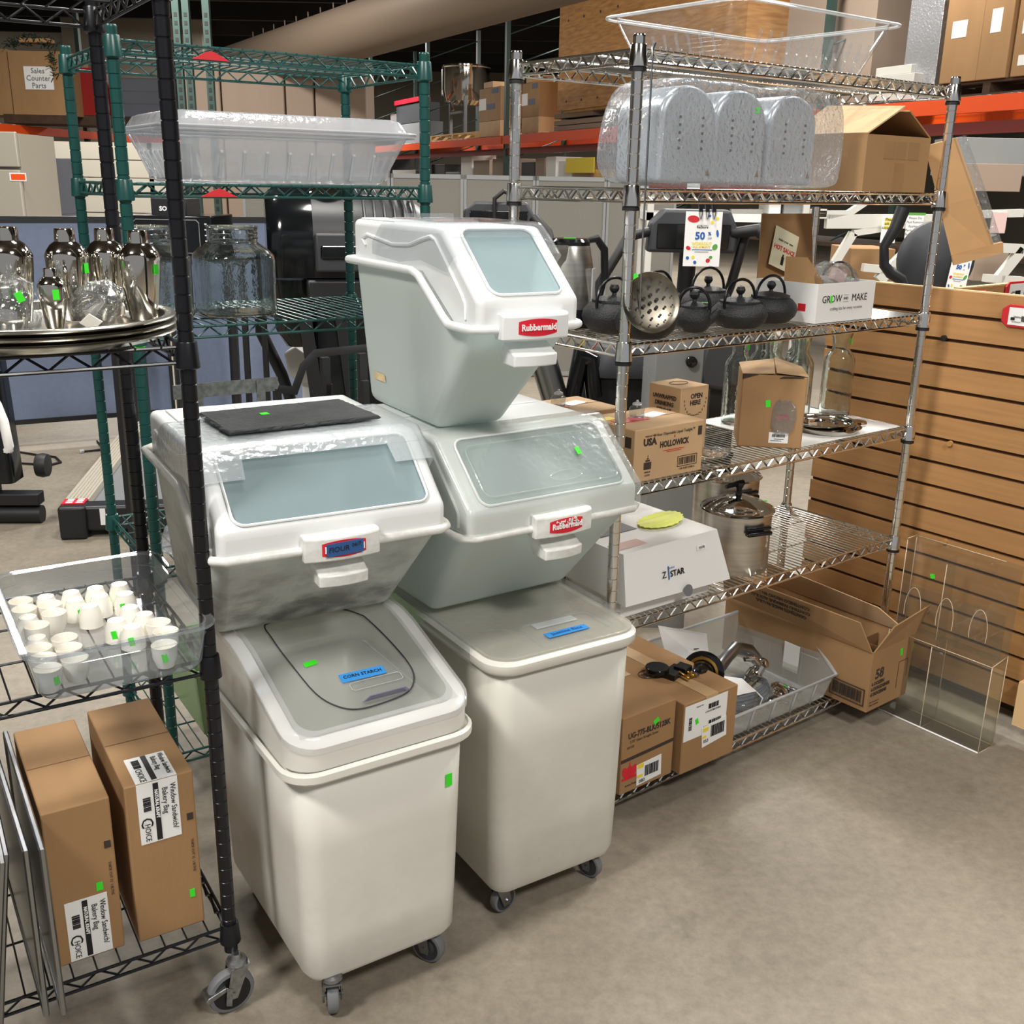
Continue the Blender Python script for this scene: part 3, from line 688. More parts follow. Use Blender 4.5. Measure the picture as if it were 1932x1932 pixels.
# ---------------------------------------------------------------- top shelf: open clear tub
z = seat(CZ[1])
t = thing('food_box', 'big empty clear food box standing open on top of the chrome rack', 'food storage box', UC.w(.350, .035, z), UC.yaw+R_(.5))
Wb, Db = .65, .47
def rr(i, z_, r): return rrect(Wb-2*i, Db-2*i, r, z_, Wb/2, Db/2, 6)
m = MB(); m.loft([rr(.075, 0, .04), rr(.065, .003, .045), rr(.055, .02, .05), rr(.012, .125, .05), rr(.010, .135, .05), rr(-.010, .139, .06), rr(-.014, .134, .06)], True, False)
m.build('box_wall', 'clear_plastic', t)
def ribs(t, Wb, Db, e, xs, ys, h1, mat):
    for y0, s_ in ((e, 1), (Db-e, -1)):
        m = MB(); [m.tube([(x, y0-s_*.002, .012), (x, y0-s_*.012, h1*.5), (x, y0-s_*.028, h1), (x, y0-s_*.026, h1+.004)], .0042, 6) for x in xs]; m.build('molded_ribs', mat, t)
    for x0, s_ in ((e, 1), (Wb-e, -1)):
        m = MB(); [m.tube([(x0-s_*.002, y, .012), (x0-s_*.012, y, h1*.5), (x0-s_*.028, y, h1), (x0-s_*.026, y, h1+.004)], .0042, 6) for y in ys]; m.build('molded_ribs', mat, t)
ribs(t, Wb, Db, .055, [.11+.44*k/11 for k in range(12)], [.11+.24*k/6 for k in range(7)], .078, 'clear_plastic')
m = MB(); m.tube([v for v in rr(-.012, .137, .06)], .0035, 6, closed=True); m.tube([v for v in rr(.012, .139, .05)], .0022, 6, closed=True); m.build('rim', 'frosted_plastic', t)

# ---------------------------------------------------------------- second shelf: wrapped domes, open carton
z = seat(CZ[2])
doms = ['at the left end of the shrink-wrapped row', 'in the middle of the shrink-wrapped row', 'at the right end of the shrink-wrapped row beside the open carton']
for k in range(3):
    t = thing('dome_housing', 'silver dome-topped metal housing, ' + doms[k], 'metal housing', UC.w(.185+.198*k+(.03 if k == 0 else .01), .045, z+.012), UC.yaw-R_(6), 'three silver domed housings')
    w2, dep, h = .085, .17, .215
    prof = [(-w2, 0), (w2, 0), (w2, h-.075)] + [(w2*math.cos(R_(a)), h-.075+.075*math.sin(R_(a))) for a in range(10, 180, 10)] + [(-w2, h-.075)]
    MB().prism(prof, 0, dep, 'y', True).build('shell', 'steel_housing', t, bevel=.012, seg=3, angle=50)
    m = MB()
    for cx in (-.034, .034):
        for j in range(5): m.lathe([(.0001, 0), (.0034, 0), (.0034, .001), (.0001, .001)], 10, T=Matrix.Translation((cx+.006, -.0008, .145-.017*j)) @ Matrix.Rotation(R_(90), 4, 'X'))
    m.build('vent_holes', 'print_black', t)
    m = MB(); m.loft([[Vector((.058, -.0008, .018)), Vector((.070, -.0008, .018)), Vector((.064, -.0008, .034))], [Vector((.058, -.0014, .018)), Vector((.070, -.0014, .018)), Vector((.064, -.0014, .034))]]); m.build('warning_triangle', 'gold', t)
    if k == 1: sticker(t, Face((.05, 0, .172), X3, Z3, .001), 0, 0, .014, .014)
wr = thing('shrink_wrap', 'crinkled clear shrink wrap pulled tight around the three silver domed housings', 'plastic wrap', UC.w(0, 0, z), UC.yaw-R_(2))
rnd = random.Random(9)
def wrap_ring(y, k, zoff=0):
    pts = []
    out = [(.030, .0), (.25, -.0), (.50, .0), (.75, .0), (.765, .03), (.775, .09), (.775, .16), (.75, .215), (.70, .243), (.60, .236), (.52, .243), (.42, .233), (.33, .243), (.24, .240), (.14, .244), (.07, .225), (.04, .16), (.025, .08)]
    for i, (a, b) in enumerate(out):
        a = .055+(a-.03)*.935; a = .41+(a-.41)*k; b = .118+(b-.118)*k
        pts.append(Vector((a+rnd.uniform(-.009, .009), y+rnd.uniform(-.006, .006), max(.001, b+rnd.uniform(-.004, .004)))))
    return pts
m = MB(); m.loft([wrap_ring(.030, .90), wrap_ring(.020, .985), wrap_ring(.06, 1.0), wrap_ring(.12, 1.01), wrap_ring(.18, 1.0), wrap_ring(.235, .97)], True, True)
m.build('film', 'shrink_wrap', wr, subd=2)
bt = thing('cardboard_carton', 'plain brown carton with flaps folded up into a roof on the second shelf', 'cardboard box', UC.w(.835, -.005, z), UC.yaw-R_(1))
w_, d_, h_ = .285, .26, .145
m = MB(); m.add([(0, 0, 0), (w_, 0, 0), (w_, d_, 0), (0, d_, 0), (0, 0, h_), (w_, 0, h_), (w_, d_, h_), (0, d_, h_)], [(0, 3, 2, 1), (0, 1, 5, 4), (1, 2, 6, 5), (2, 3, 7, 6), (3, 0, 4, 7)])
m.build('box_body', 'card', bt, solid=.004)
m = MB(); m.add([(0, 0, h_), (0, d_, h_), (.155, d_, h_+.085), (.135, -.01, h_+.072)], [(0, 1, 2, 3)]); m.build('flap', 'card_light', bt, solid=.004)
m = MB(); m.add([(w_, 0, h_), (w_, d_, h_), (.16, d_, h_+.078), (.165, -.005, h_+.066)], [(0, 3, 2, 1)]); m.build('flap', 'card', bt, solid=.004)
m = MB(); m.add([(.0, .004, h_), (w_, .004, h_), (w_-.05, .13, h_-.02), (.05, .13, h_-.01)], [(0, 1, 2, 3)]); m.build('flap', 'card_inside', bt, solid=.004)
m = MB(); F = front()
for a, b, c, e in ((.075, .085, .125, .13), (.13, .085, .175, .13), (.185, .085, .235, .13), (.13, .0, .175, .075)): F.rect(m, a, b, c, e)
m.build('worn_tape', 'card_dark', bt)

# kraft bag with a clear side, hung from the corner post of the rack
kb = thing('bakery_bag', 'kraft paper bag with clear side window hanging from the right front post', 'paper bag', UC.w(1.219+.030, -.02, 1.462), 0)
xd = Vector((.505, 0, -.863)); 
def kp(u, v, q): # u down the bag, v across
    v = v*1.08; u = u*1.06
    a = Vector((.33, 0, -.94)).normalized(); b = Vector((.955, 0, .27)).normalized(); return Vector((-.085, 0, .285)) + a*u + b*v + Vector((0, q, 0))
H = .33
m = MB(); m.loft([[kp(0, -.012, 0), kp(0, .068, -.012), kp(0, .070, .0), kp(0, .03, .022)], [kp(H*.5, -.006, 0), kp(H*.5, .088, -.020), kp(H*.5, .092, 0), kp(H*.5, .05, .022)], [kp(H, 0, 0), kp(H, .115, -.006), kp(H, .118, 0), kp(H, .06, .008)]], True, True, False)
m.build('paper_side', 'kraft', kb)
m = MB(); m.loft([[kp(.0, .060, -.0125), kp(.0, .095, -.004), kp(0, .090, .008), kp(0, .062, .004)], [kp(H*.5, .080, -.021), kp(H*.5, .118, -.010), kp(H*.5, .112, .010), kp(H*.5, .086, .004)], [kp(H*.93, .108, -.012), kp(H*.93, .135, -.004), kp(H*.93, .13, .004), kp(H*.93, .112, .004)]], True, True)
m.build('clear_window', 'cellophane', kb)
m = MB(); m.loft([[kp(H-.028, -.001, -.006), kp(H-.028, .134, -.014), kp(H-.028, .134, .004), kp(H-.028, .0, .006)], [kp(H+.002, 0, -.004), kp(H+.002, .132, -.008), kp(H+.002, .132, .004), kp(H+.002, .0, .006)]], True, True, False); m.build('folded_hem', 'kraft', kb)
# bare wire hook hanging down beside the front-left post
wh = thing('hook_rod', 'long thin straight wire rod hanging from the top shelf beside the front left post', 'wire rod', UC.w(.03, -.012, 1.27), UC.yaw)
MB().tube([(0.004, .004, .628), (.0, -.004, .640), (-.008, -.006, .630), (-.008, -.008, .61), (-.008, -.008, .20), (-.004, -.008, .06)], .0022, 6).build('rod', 'dull_chrome', wh)

# ---------------------------------------------------------------- third shelf
z = seat(CZ[3])
kt = thing('electric_kettle', 'stainless electric kettle with black base and lid, left rear of the third shelf', 'kettle', UC.w(.085, .305, z), UC.yaw-R_(30))
MB().lathe([(.072, 0), (.078, .004), (.078, .018), (.068, .024)], 32).build('base', 'black_plastic', kt)
MB().lathe([(.066, .0245), (.074, .028), (.074, .048), (.0001, .0485)], 32).build('base_band', 'black_plastic', kt)
MB().lathe([(.072, .049), (.070, .08), (.060, .16), (.052, .200), (.049, .205)], 40).build('body', 'brushed_steel', kt)
MB().lathe([(.051, .203), (.051, .212), (.044, .219), (.041, .219)], 32).build('lid_ring', 'gloss_black', kt)
MB().lathe([(.041, .2165), (.038, .2185), (.0001, .2185)], 32).build('lid', 'brushed_steel', kt)
m = MB(); m.loft([[Vector((-.012, -.050, .205)), Vector((-.040, -.066, .205)), Vector((-.058, -.04, .204))], [Vector((-.015, -.055, .17)), Vector((-.042, -.057, .17)), Vector((-.052, -.038, .17))], [Vector((-.03, -.054, .14)), Vector((-.038, -.052, .14)), Vector((-.04, -.048, .14))]], True, True); m.build('spout', 'brushed_steel', kt)
MB().tube([(.045, .018, .212), (.075, .03, .218), (.098, .04, .19), (.102, .042, .13), (.090, .037, .07), (.07, .03, .055)], [.007, .009, .010, .010, .008, .006], 10).build('handle', 'black_plastic', kt)
MB().box(.066, -.03, .06, .071, -.005, .15, T=Matrix.Rotation(R_(-25), 4, 'Z')).build('water_window', 'frosted_plastic', kt, bevel=.002)
sticker(kt, Face((0, 0, .219), X3, Y3, .001), 0, 0, .03, .012)

def teapot(label, a, b, r, h, hr, hh, yaw, lid=True, stick=None, sp=True):
    t = thing('cast_iron_teapot', label, 'teapot', UC.w(a, b, z), UC.yaw+yaw, 'cast iron teapots')
    MB().lathe([(r*.55, 0), (r*.72, h*.06), (r*.93, h*.28), (r, h*.48), (r*1.005, h*.52), (r*.95, h*.72), (r*.8, h*.9), (r*.62, h), (r*.6, h-.004)], 40).build('body', 'cast_iron', t)
    if lid:
        m = MB(); m.lathe([(r*.7, h-.002), (r*.7, h+.003), (r*.4, h+.010), (.006, h+.013), (.005, h+.018), (.010, h+.023), (.0125, h+.030), (.009, h+.038), (.0001, h+.041)], 28)
        l_ = m.build('lid', 'cast_iron', t)
    if sp: MB().tube([(r*.85, 0, h*.5), (r*1.15, 0, h*.72), (r*1.35, 0, h*.98)], [.013, .010, .007], 10).build('spout', 'cast_iron', t)
    pts = [(hr*math.cos(q), 0, h*.86+hh*math.sin(q)**.8) for q in [math.pi*k/14 for k in range(15)]]
    pts = [(hr*.94, 0, h*.78)] + pts + [(-hr*.94, 0, h*.78)]
    MB().tube([(x, y, z_) for x, y, z_ in pts], .0038, 8).build('bail_handle', 'black_epoxy', t)
    MB().tube([(hr*.9, 0, h*.78), (hr*.95, 0, h*.84), (hr*1.03, 0, h*.84)], .005, 8).build('handle_lug', 'cast_iron', t)
    if stick: sticker(t, Face((stick[0]*r, stick[1]*r, h+.008), X3, Y3, .0015), 0, 0, .016, .010)
    return t
teapot('round black iron teapot behind the front left post of the chrome rack', .110, .160, .078, .078, .068, .066, R_(10))
teapot('big black iron teapot nearest the front left post, under the hanging strainer', .115, .052, .074, .072, .066, .052, R_(25), sp=False)
teapot('small black iron teapot with spout towards the camera, third from the left', .300, .070, .047, .062, .040, .056, R_(-60), stick=(.5, .3))
teapot('black iron teapot at the back between the small one and the wide one', .335, .235, .068, .074, .062, .072, R_(5), stick=(.3, -.3))
teapot('wide flat black iron teapot with ball knob, front middle of the third shelf', .468, .068, .074, .066, .066, .066, R_(5), stick=(.35, .1), sp=False)
teapot('black iron teapot at the back right, behind the wide flat one', .560, .265, .072, .074, .066, .072, R_(0), sp=False)
teapot('black iron teapot with ball knob and green tag, left of the white kit box', .628, .100, .074, .070, .068, .064, R_(5), stick=(0, -.1), sp=False)
tb = teapot('black iron teapot behind the white kit box, its handle arching above it', 1.075, .215, .078, .085, .080, .066, R_(0), stick=(.55, -.2), sp=False)
# perforated strainer hung on the post
st = thing('strainer', 'round perforated metal strainer disc tilted against the teapots by the front left post', 'strainer', UC.w(.047, -.033, CZ[3]+.096), UC.yaw-R_(4))
st.rotation_euler = (R_(-16), R_(6), UC.yaw-R_(24)); T = Matrix.Rotation(R_(90), 4, 'X')
MB().lathe([(.0001, -.012), (.03, -.011), (.055, -.006), (.068, 0), (.069, .002), (.070, .0005), (.068, -.0025), (.055, -.008), (.03, -.0135), (.0001, -.0145)], 48, T=T).build('disc', 'aged_steel', st)
m = MB()
for rad, n, s_ in ((.018, 6, .0042), (.036, 10, .0030), (.052, 16, .0022), (.0, 1, .004)):
    for k in range(n):
        q = 2*math.pi*k/n+rad*30; y_ = {.018: -.0118, .036: -.0098, .052: -.0066, .0: -.0122}[rad]
        m.lathe([(.0001, .0032), (s_, .0032), (s_, .0022), (.0001, .0022)], 10, T=Matrix.Translation((rad*math.cos(q), -y_-.004+.0, rad*math.sin(q))) @ T)
# holes sit on the concave face turned to the room
m.build('holes', 'print_black', st)
sticker(st, Face((-.048, -.001, .052), X3, Z3, .003), 0, 0, .022, .010, R_(35))

# white kit box with an open brown flap
gk = thing('kit_box', 'open white craft kit box filled with packages on the third chrome shelf', 'box', UC.w(.712, .010, z), UC.yaw+R_(1))
w_, d_, h_ = .265, .21, .105
m = MB(); m.add([(0, 0, 0), (w_, 0, 0), (w_, d_, 0), (0, d_, 0), (0, 0, h_), (w_, 0, h_), (w_, d_, h_), (0, d_, h_)], [(0, 3, 2, 1), (0, 1, 5, 4), (1, 2, 6, 5), (2, 3, 7, 6), (3, 0, 4, 7)])
m.build('box_body', 'white_card', gk, solid=.004)
m = MB(); m.add([(.0, d_, h_), (w_-.01, d_, h_), (w_-.03, d_+.01, h_+.175), (.01, d_+.01, h_+.175)], [(0, 1, 2, 3)]); m.build('flap', 'card_dark', gk, solid=.003)
F = front(); m = MB(); F.text(m, 'GROW', .028, .066, .062); F.text(m, 'MAKE', .028, .192, .062); F.text(m, 'AND', .010, .129, .062)
F.rect(m, .118, .071, .142, .0715); F.rect(m, .118, .053, .142, .0535); m.build('lettering', 'print_black', gk)
m = MB(); F.text(m, 'crafting kits for every occasion', .012, .135, .036); m.build('small_lettering', 'print_grey', gk)
sticker(gk, F, .062, .062, .009, .020, .0)
FL = Face((0, d_, 0), (0, -1, 0), (0, 0, 1), .0008); m = MB(); FL.rect(m, .150, .030, .175, .050); m.build('side_print', 'red_print', gk)
hb = thing('recipe_card', 'cream card headed HOT SAUCE leaning against the brown flap of the kit box', 'card', UC.w(.790, .205, z+.128), UC.yaw)
hb.rotation_euler = (R_(-6), R_(18), UC.yaw)
MB().box(-.055, 0, 0, .055, .0015, .11).build('card_sheet', 'cream_paper', hb)
F = front(0, (-.055, 0, 0)); m = MB(); F.text(m, 'HOT SAUCE', .018, .055, .055, bold=.0004); m.build('lettering', 'badge_red', hb)
m = MB(); F.text(m, 'make your own', .011, .055, .078); m.build('small_lettering', 'print_black', hb); m = MB(); F.rect(m, .049, .012, .061, .035, 1); F.rect(m, .052, .035, .058, .042, 1); m.build('bottle_picture', 'print_black', hb)
cs = thing('kraft_sleeve', 'folded brown corrugated sleeve standing in the kit box', 'cardboard sleeve', UC.w(.80, .13, z+.095), UC.yaw+R_(18))
m = MB(); N = 24; pa = []
for k in range(N+1): u = k/N; pa.append((-.07+.16*u, .075-.075*u+.0022*(k % 2)))
m.prism([(a, b) for a, b in pa]+[(.09, -.02), (-.07, -.02)], -.03, .03, 'y'); m.build('sleeve', 'kraft', cs)
cb = thing('cellophane_bag', 'crumpled clear cellophane bag bulging out of the kit box', 'plastic bag', UC.w(.895, .10, z+.085), UC.yaw)
m = MB(); rnd = random.Random(2); rings = []
for k, (r1, zz) in enumerate([(.05, 0), (.072, .018), (.065, .035), (.05, .052), (.026, .066)]):
    rings.append([Vector((r1*1.15*math.cos(q)*(1+rnd.uniform(-.18, .18)), r1*math.sin(q)*(1+rnd.uniform(-.18, .18)), zz+rnd.uniform(-.006, .006)-.25*r1*math.cos(q)*.6)) for q in [2*math.pi*j/16 for j in range(16)]])
m.loft(rings, True, True); m.build('film', 'cellophane', cb)
m = MB(); m.box(-.03, -.02, .012, .02, .0, .045, T=Matrix.Rotation(.4, 4, 'Y')); m.build('tissue', 'pink_paper', cb)

# ---------------------------------------------------------------- fourth shelf
z = seat(CZ[4])
def tealight_case(label, a, b, front_print=True):
    t = carton('candle_carton', label, 'cardboard box', UC.w(a, b, z), UC.yaw, .240, .185, .133, 'card_light', 'tealight cartons', top_tape=False, seam='x')
    T_ = Face((0, 0, .133), X3, Y3, .0012)
    m = MB(); T_.rect(m, .02, .075, .12, .115); m.build('red_label', 'red_print', t)
    m = MB(); T_.rect(m, .0, .12, .05, .15); m.build('yellow_label', 'print_yellow', t)
    m = MB(); T_.rect(m, .13, .09, .20, .13, 1, .25); m.build('shipping_label', 'white_paper', t)
    if front_print:
        F = front(); m = MB()
        F.text(m, 'USA', .024, .050, .098, bold=.0012); F.text(m, 'MADE IN THE', .0055, .050, .113); F.text(m, '8-Hour Disposable Liquid Tealight\u2122', .0105, .135, .113, sx=.92)
        F.text(m, 'HOLLOWICK', .021, .135, .086, bold=.0008, sx=.80)
        m.build('printing', 'card_print', t); m = MB(); F.bars(m, .155, .026, .215, .044, 16, 1)
        for a0, b0, a1, b1 in ((.150, .021, .220, .0225), (.150, .047, .220, .0485), (.150, .021, .1515, .0485), (.2185, .021, .220, .0485)): F.rect(m, a0, b0, a1, b1)
        F.text(m, '1 00 42287 07085 6', .007, .185, .015)
        m.build('barcode', 'card_print', t); m = MB(); F.rect(m, .218, .095, .232, .118); m.build('arrow_mark', 'card_print', t); m = MB(); F.rect(m, .033, .030, .058, .048); F.rect(m, .038, .050, .053, .054); F.rect(m, .042, .056, .049, .058); F.rect(m, .0448, .058, .0462, .066); F.text(m, 'HD8-30', .006, .046, .023); F.text(m, 'CLEAR', .006, .046, .015)
        m.build('candle_picture', 'card_print', t)
        m = MB(); F.rect(m, .098, .069, .172, .0705, 1); F.rect(m, .110, .065, .160, .0662); F.rect(m, .1335, .100, .1365, .106); m.build('red_printing', 'red_print', t)
        FL = Face((0, .185, 0), (0, -1, 0), (0, 0, 1), .0008); m = MB(); FL.rect(m, .148, .085, .172, .112); m.build('side_print', 'card_print', t)
    return t
tealight_case('tan tealight carton with printed front, left end of the fourth shelf', .055, .003)
tealight_case('tan tealight carton behind the other one, poking out past the left side of the rack', -.02, .225, False)
for lab, a, b in (('small glass oil candle standing on the front tealight carton', .165, .115), ('small glass oil candle standing on the rear tealight carton', .085, .330)):
    t = thing('oil_candle', lab, 'candle', UC.w(a, b, z+.1345), UC.yaw, 'glass oil candles')
    MB().lathe([(.001, .001), (.018, 0), (.020, .004), (.020, .022), (.012, .028), (.011, .031)], 22).build('glass_body', 'glass', t)
    MB().lathe([(.012, .030), (.012, .034), (.004, .038), (.003, .042), (.0001, .043)], 18).build('stopper', 'frosted_plastic', t)
sb_ = thing('straw_box', 'small brown box of drinking straws marked OPEN HERE behind the tealight carton', 'cardboard box', UC.w(.338, .13, z), UC.yaw+R_(2))
MB().box(0, 0, 0, .110, .115, .186).build('box_body', 'card_light', sb_, bevel=.002)
F = front(); m = MB(); F.text(m, 'OPEN', .018, .062, .160, bold=.0006); F.text(m, 'HERE', .018, .058, .142, bold=.0006)
for k in range(13):
    q = math.pi*k/12; a_ = .058-.043*math.cos(q); b_ = .150-.042*math.sin(q); 
    if 3 < k < 9: F.rect(m, a_-.006, b_-.0008, a_+.006, b_+.0008)
    else: F.rect(m, a_-.001, b_-.003, a_+.001, b_+.003)
m.build('printing', 'card_print', sb_); m = MB()
FL = Face((0, .115, 0), (0, -1, 0), (0, 0, 1), .0008)
for k, s_ in enumerate(('UNWRAPPED', 'DRINKING', 'STRAWS')): FL.text(m, s_, .0155, .058, .155-.018*k, bold=.0005, sx=.9)
m.build('side_printing', 'card_print', sb_); m = MB(); FT = Face((0, 0, .186), X3, Y3, .0008); e = [FT.pt(.055+.03*math.cos(q), .06+.02*math.sin(q), 1) for q in [k*math.pi/12 for k in range(24)]]; m.tube(e, .0008, 5, closed=True)
m.build('round_stamp', 'card_print', sb_)
bb = thing('cardboard_carton', 'taller brown carton with dented top and white barcode label, middle of the fourth shelf', 'cardboard box', UC.w(.571, .125, z), UC.yaw-R_(45))
w_, d_, h_ = .176, .150, .205
m = MB(); m.loft([[Vector((0, 0, 0)), Vector((w_, 0, 0)), Vector((w_, d_, 0)), Vector((0, d_, 0))], [Vector((0, 0, h_)), Vector((w_, 0, h_-.004)), Vector((w_, d_, h_)), Vector((0, d_, h_))]], True, True, False)
m.build('box_body', 'card', bb, bevel=.004)
m = MB(); m.add([(.0, .0, h_), (w_*.5, .01, h_+.002), (w_*.55, d_, h_+.02), (0, d_, h_+.006)], [(0, 1, 2, 3)]); m.add([(w_, .0, h_-.002), (w_*.52, .01, h_+.004), (w_*.55, d_, h_+.024), (w_, d_, h_)], [(0, 3, 2, 1)]); m.build('flap', 'card_light', bb, solid=.003)
m = MB(); m.prism([(.0, h_-.014), (.045, h_+.001), (.0, h_+.001)], -.002, .0, 'y'); m.prism([(.10, h_-.009), (.165, h_-.006), (.165, h_-.002), (.11, h_-.003)], -.002, .0, 'y'); m.build('torn_edge', 'card_print', bb)
F = front(); sticker(bb, F, .075, .125, .013, .020, .1)
m = MB(); F.rect(m, .085, .015, .138, .045, 1); m.build('barcode_label', 'white_paper', bb)
m = MB(); F.bars(m, .094, .032, .130, .040, 18, 2); F.rect(m, .100, .026, .126, .0275, 2); F.rect(m, .090, .021, .12, .022, 2); m.build('barcode', 'print_black', bb)
m = MB(); F.text(m, 'XPR', .019, .118, .088, bold=.0012); m.build('red_mark', 'red_print', bb)
pb = MB(); rnd = random.Random(4); rings = []
for zz, k in ((.045, .7), (.06, 1), (.09, 1.05), (.12, .95), (.135, .6)):
    rings.append([Vector((.120+.030*k*math.cos(q)*(1+rnd.uniform(-.12, .12)), -.003-.006*max(0, math.sin(-q))*1.4, zz+.004*math.sin(3*q))) for q in [2*math.pi*j/12 for j in range(12)]])
pb.loft(rings, True, True); pb.build('label_pouch', 'cellophane', bb)
# bag of wrapped cutlery on the wires
bg = thing('snack_bag', 'flat crinkled clear bag of small tan pieces beside the tealight carton', 'plastic bag', UC.w(.395, .085, z), UC.yaw+R_(5))
m = MB(); rnd = random.Random(8); rings = []
for k, zz in ((.6, .0), (1, .006), (.95, .014), (.6, .020)):
    rings.append([Vector((.085*k*math.cos(q)*(1+rnd.uniform(-.1, .1)), .055*k*math.sin(q)*(1+rnd.uniform(-.1, .1)), zz+rnd.uniform(0, .003))) for q in [2*math.pi*j/18 for j in range(18)]])
m.loft(rings, True, True); m.build('film', 'cellophane', bg)
m = MB()
for k in range(36):
    T = Matrix.Translation((rnd.uniform(-.055, .055), rnd.uniform(-.032, .032), .004+rnd.random()*.006)) @ Matrix.Rotation(rnd.random()*3, 4, 'Z'); m.box(-.010, -.003, 0, .010, .003, .003, T=T)
m.build('contents', 'card_light', bg)
# glass bottles
def bottle(label, a, b, r=.043, h=.265, stick=None):
    t = thing('glass_bottle', label, 'bottle', UC.w(a, b, z), UC.yaw, 'clear glass bottles on the fourth shelf')
    MB().lathe([(.001, .004), (r*.8, .001), (r*.97, .006), (r, .018), (r, .175), (r*.97, .186), (r*.80, .200), (r*.56, .214), (r*.55, .225), (r*.62, .25), (r*.70, h), (r*.74, h+.003), (r*.70, h+.004), (r*.62, h-.002), (r*.54, .25), (r*.47, .226), (r*.48, .214), (r*.72, .198), (r*.90, .184), (r*.92, .175), (r*.92, .02), (r*.88, .010), (.001, .009)], 36).build('glass_body', 'thick_glass', t)
    if stick is not None:
        q = stick; sticker(t, Face((r*.60*math.cos(q), r*.60*math.sin(q), .238), (-math.sin(q), math.cos(q), 0), Z3, .0016), 0, 0, .009, .016)
    return t
bottle('clear glass bottle at the left, behind the brown carton, green tag on its neck', .795, .330, stick=-1.4)
bottle('clear glass bottle second from the left behind the brown carton', .870, .265, stick=None)
bottle('clear glass bottle in the middle of the row, front', .930, .350, stick=-1.2)
bottle('clear glass bottle in the middle of the row, rear', .975, .245)
bottle('clear glass bottle second from the right end, beside the slatted panel', 1.060, .320, stick=-.6)
bottle('clear glass bottle at the right end of the row with green tag on its neck', 1.160, .235, r=.048, stick=-.7)
pp = MB(); pp.box(.72, .02, 0, 1.20, .415, .0012); o = pp.build('shelf_liner', 'white_paper'); tag(o, 'white sheet lying on the right end of the fourth shelf under the steel plates', 'paper sheet', None, UC.w(0, 0, CZ[4]+.0006), UC.yaw)
def plate(label, a, b, zz, r, h, rim=.008):
    t = thing('steel_plate', label, 'steel plate', UC.w(a, b, zz), UC.yaw, 'round steel plates'); T=None
    MB().lathe([(.001, .002), (r*.42, .002), (r*.44, .006), (r*.62, .006), (r*.66, .002), (r*.84, .003), (r*.9, h*.8), (r, h), (r+.003, h-.001), (r, h-.004), (r*.88, 0), (.001, 0)], 48).build('dish', 'polished_steel', t); return t
plate('round polished steel burner plate, lower of the two, right end of the fourth shelf', .960, .112, z+.0018, .098, .016)
plate('round polished steel burner plate, upper of the two, right end of the fourth shelf', .950, .118, z+.019, .094, .014)
m = MB(); m.lathe([(.001, 0), (.03, .0), (.032, .006), (.028, .012), (.001, .014)], 10, sx=1.2); o = m.build('scalloped_tray', 'polished_steel'); tag(o, 'small scalloped steel dish beside the round steel plates', 'steel dish', None, UC.w(1.095, .105, z+.002), UC.yaw)

# ---------------------------------------------------------------- fifth shelf
z = seat(CZ[5])
zb_ = thing('white_carton', 'white carton with an oversized lid and small logo, left half of the fifth shelf', 'box', UC.w(.045, .012, z), UC.yaw)
MB().box(0, 0, 0, .325, .30, .15).build('box_body', 'white_card', zb_, bevel=.002)
m = MB(); w_, d_ = .333, .31
m.add([(-.012, -.030, .045), (w_+.035, -.036, .040), (w_, -.006, .180), (-.006, -.006, .176), (-.012, d_, .06), (w_+.03, d_, .06), (w_, d_, .18), (-.006, d_, .176)],
      [(0, 1, 2, 3), (3, 2, 6, 7), (4, 0, 3, 7), (1, 5, 6, 2), (5, 4, 7, 6)])
ld = m.build('lid', 'white_card', zb_, solid=.003)
nv = Vector((0, -.145, -.03)); up = Vector((.0, .027, .135)).normalized()
F = Face((-.010, -.034, .045), (1, 0, 0), up, .0012)
m = MB(); F.text(m, 'Z', .024, .135, .055); F.text(m, 'STAR', .022, .182, .053, bold=.0004); m.build('lettering', 'print_black', ld)
m = MB(); F.rect(m, .150, .040, .153, .075, 1); F.text(m, 'medical', .007, .162, .070); m.build('logo_mark', 'print_blue', ld)
m = MB(); F.rect(m, .26, .095, .295, .108); m.build('small_label', 'white_paper', ld); m = MB(); F.text(m, 'XRTR', .009, .277, .101, 2); m.build('label_print', 'print_black', ld)
m = MB(); m.lathe([(.0001, 0), (.016, 0), (.016, .001), (.0001, .001)], 24, T=Matrix.Translation((.20, -.0408, .046)) @ Matrix.Rotation(R_(78), 4, 'X')); m.build('thumb_notch', 'mid_grey', ld)
FT = Face((0, 0, .178), X3, Y3, .0012); m = MB(); FT.rect(m, .03, .12, .16, .28); m.build('top_picture', 'dark_grey', ld); m = MB(); FT.rect(m, .0, .02, .10, .06); m.build('top_stripe', 'pink_paper', ld)
FL = Face((-.0105, .30, 0), (0, -1, 0), (0, 0, 1), .0012); m = MB()
FL.rect(m, .02, .04, .05, .12); FL.rect(m, .07, .06, .10, .11); FL.rect(m, .08, .02, .095, .06); FL.rect(m, .06, .08, .11, .083); m.build('side_picture', 'print_black', ld)
yl = thing('sale_note', 'bright yellow starburst paper note lying on the white carton', 'paper note', UC.w(.295, .135, z+.183), UC.yaw+R_(10))
m = MB(); ring_ = []
for k in range(40):
    q = 2*math.pi*k/40; r1 = 1 if k % 2 else .93; ring_.append((.085*r1*math.cos(q), .05*r1*math.sin(q)))
m.loft([[Vector((a, b, .002+.12*max(0, a)**1.2)) for a, b in ring_], [Vector((a, b, .0028+.12*max(0, a)**1.2)) for a, b in ring_]], True, True, False); m.build('paper', 'sticker_yellow', yl)
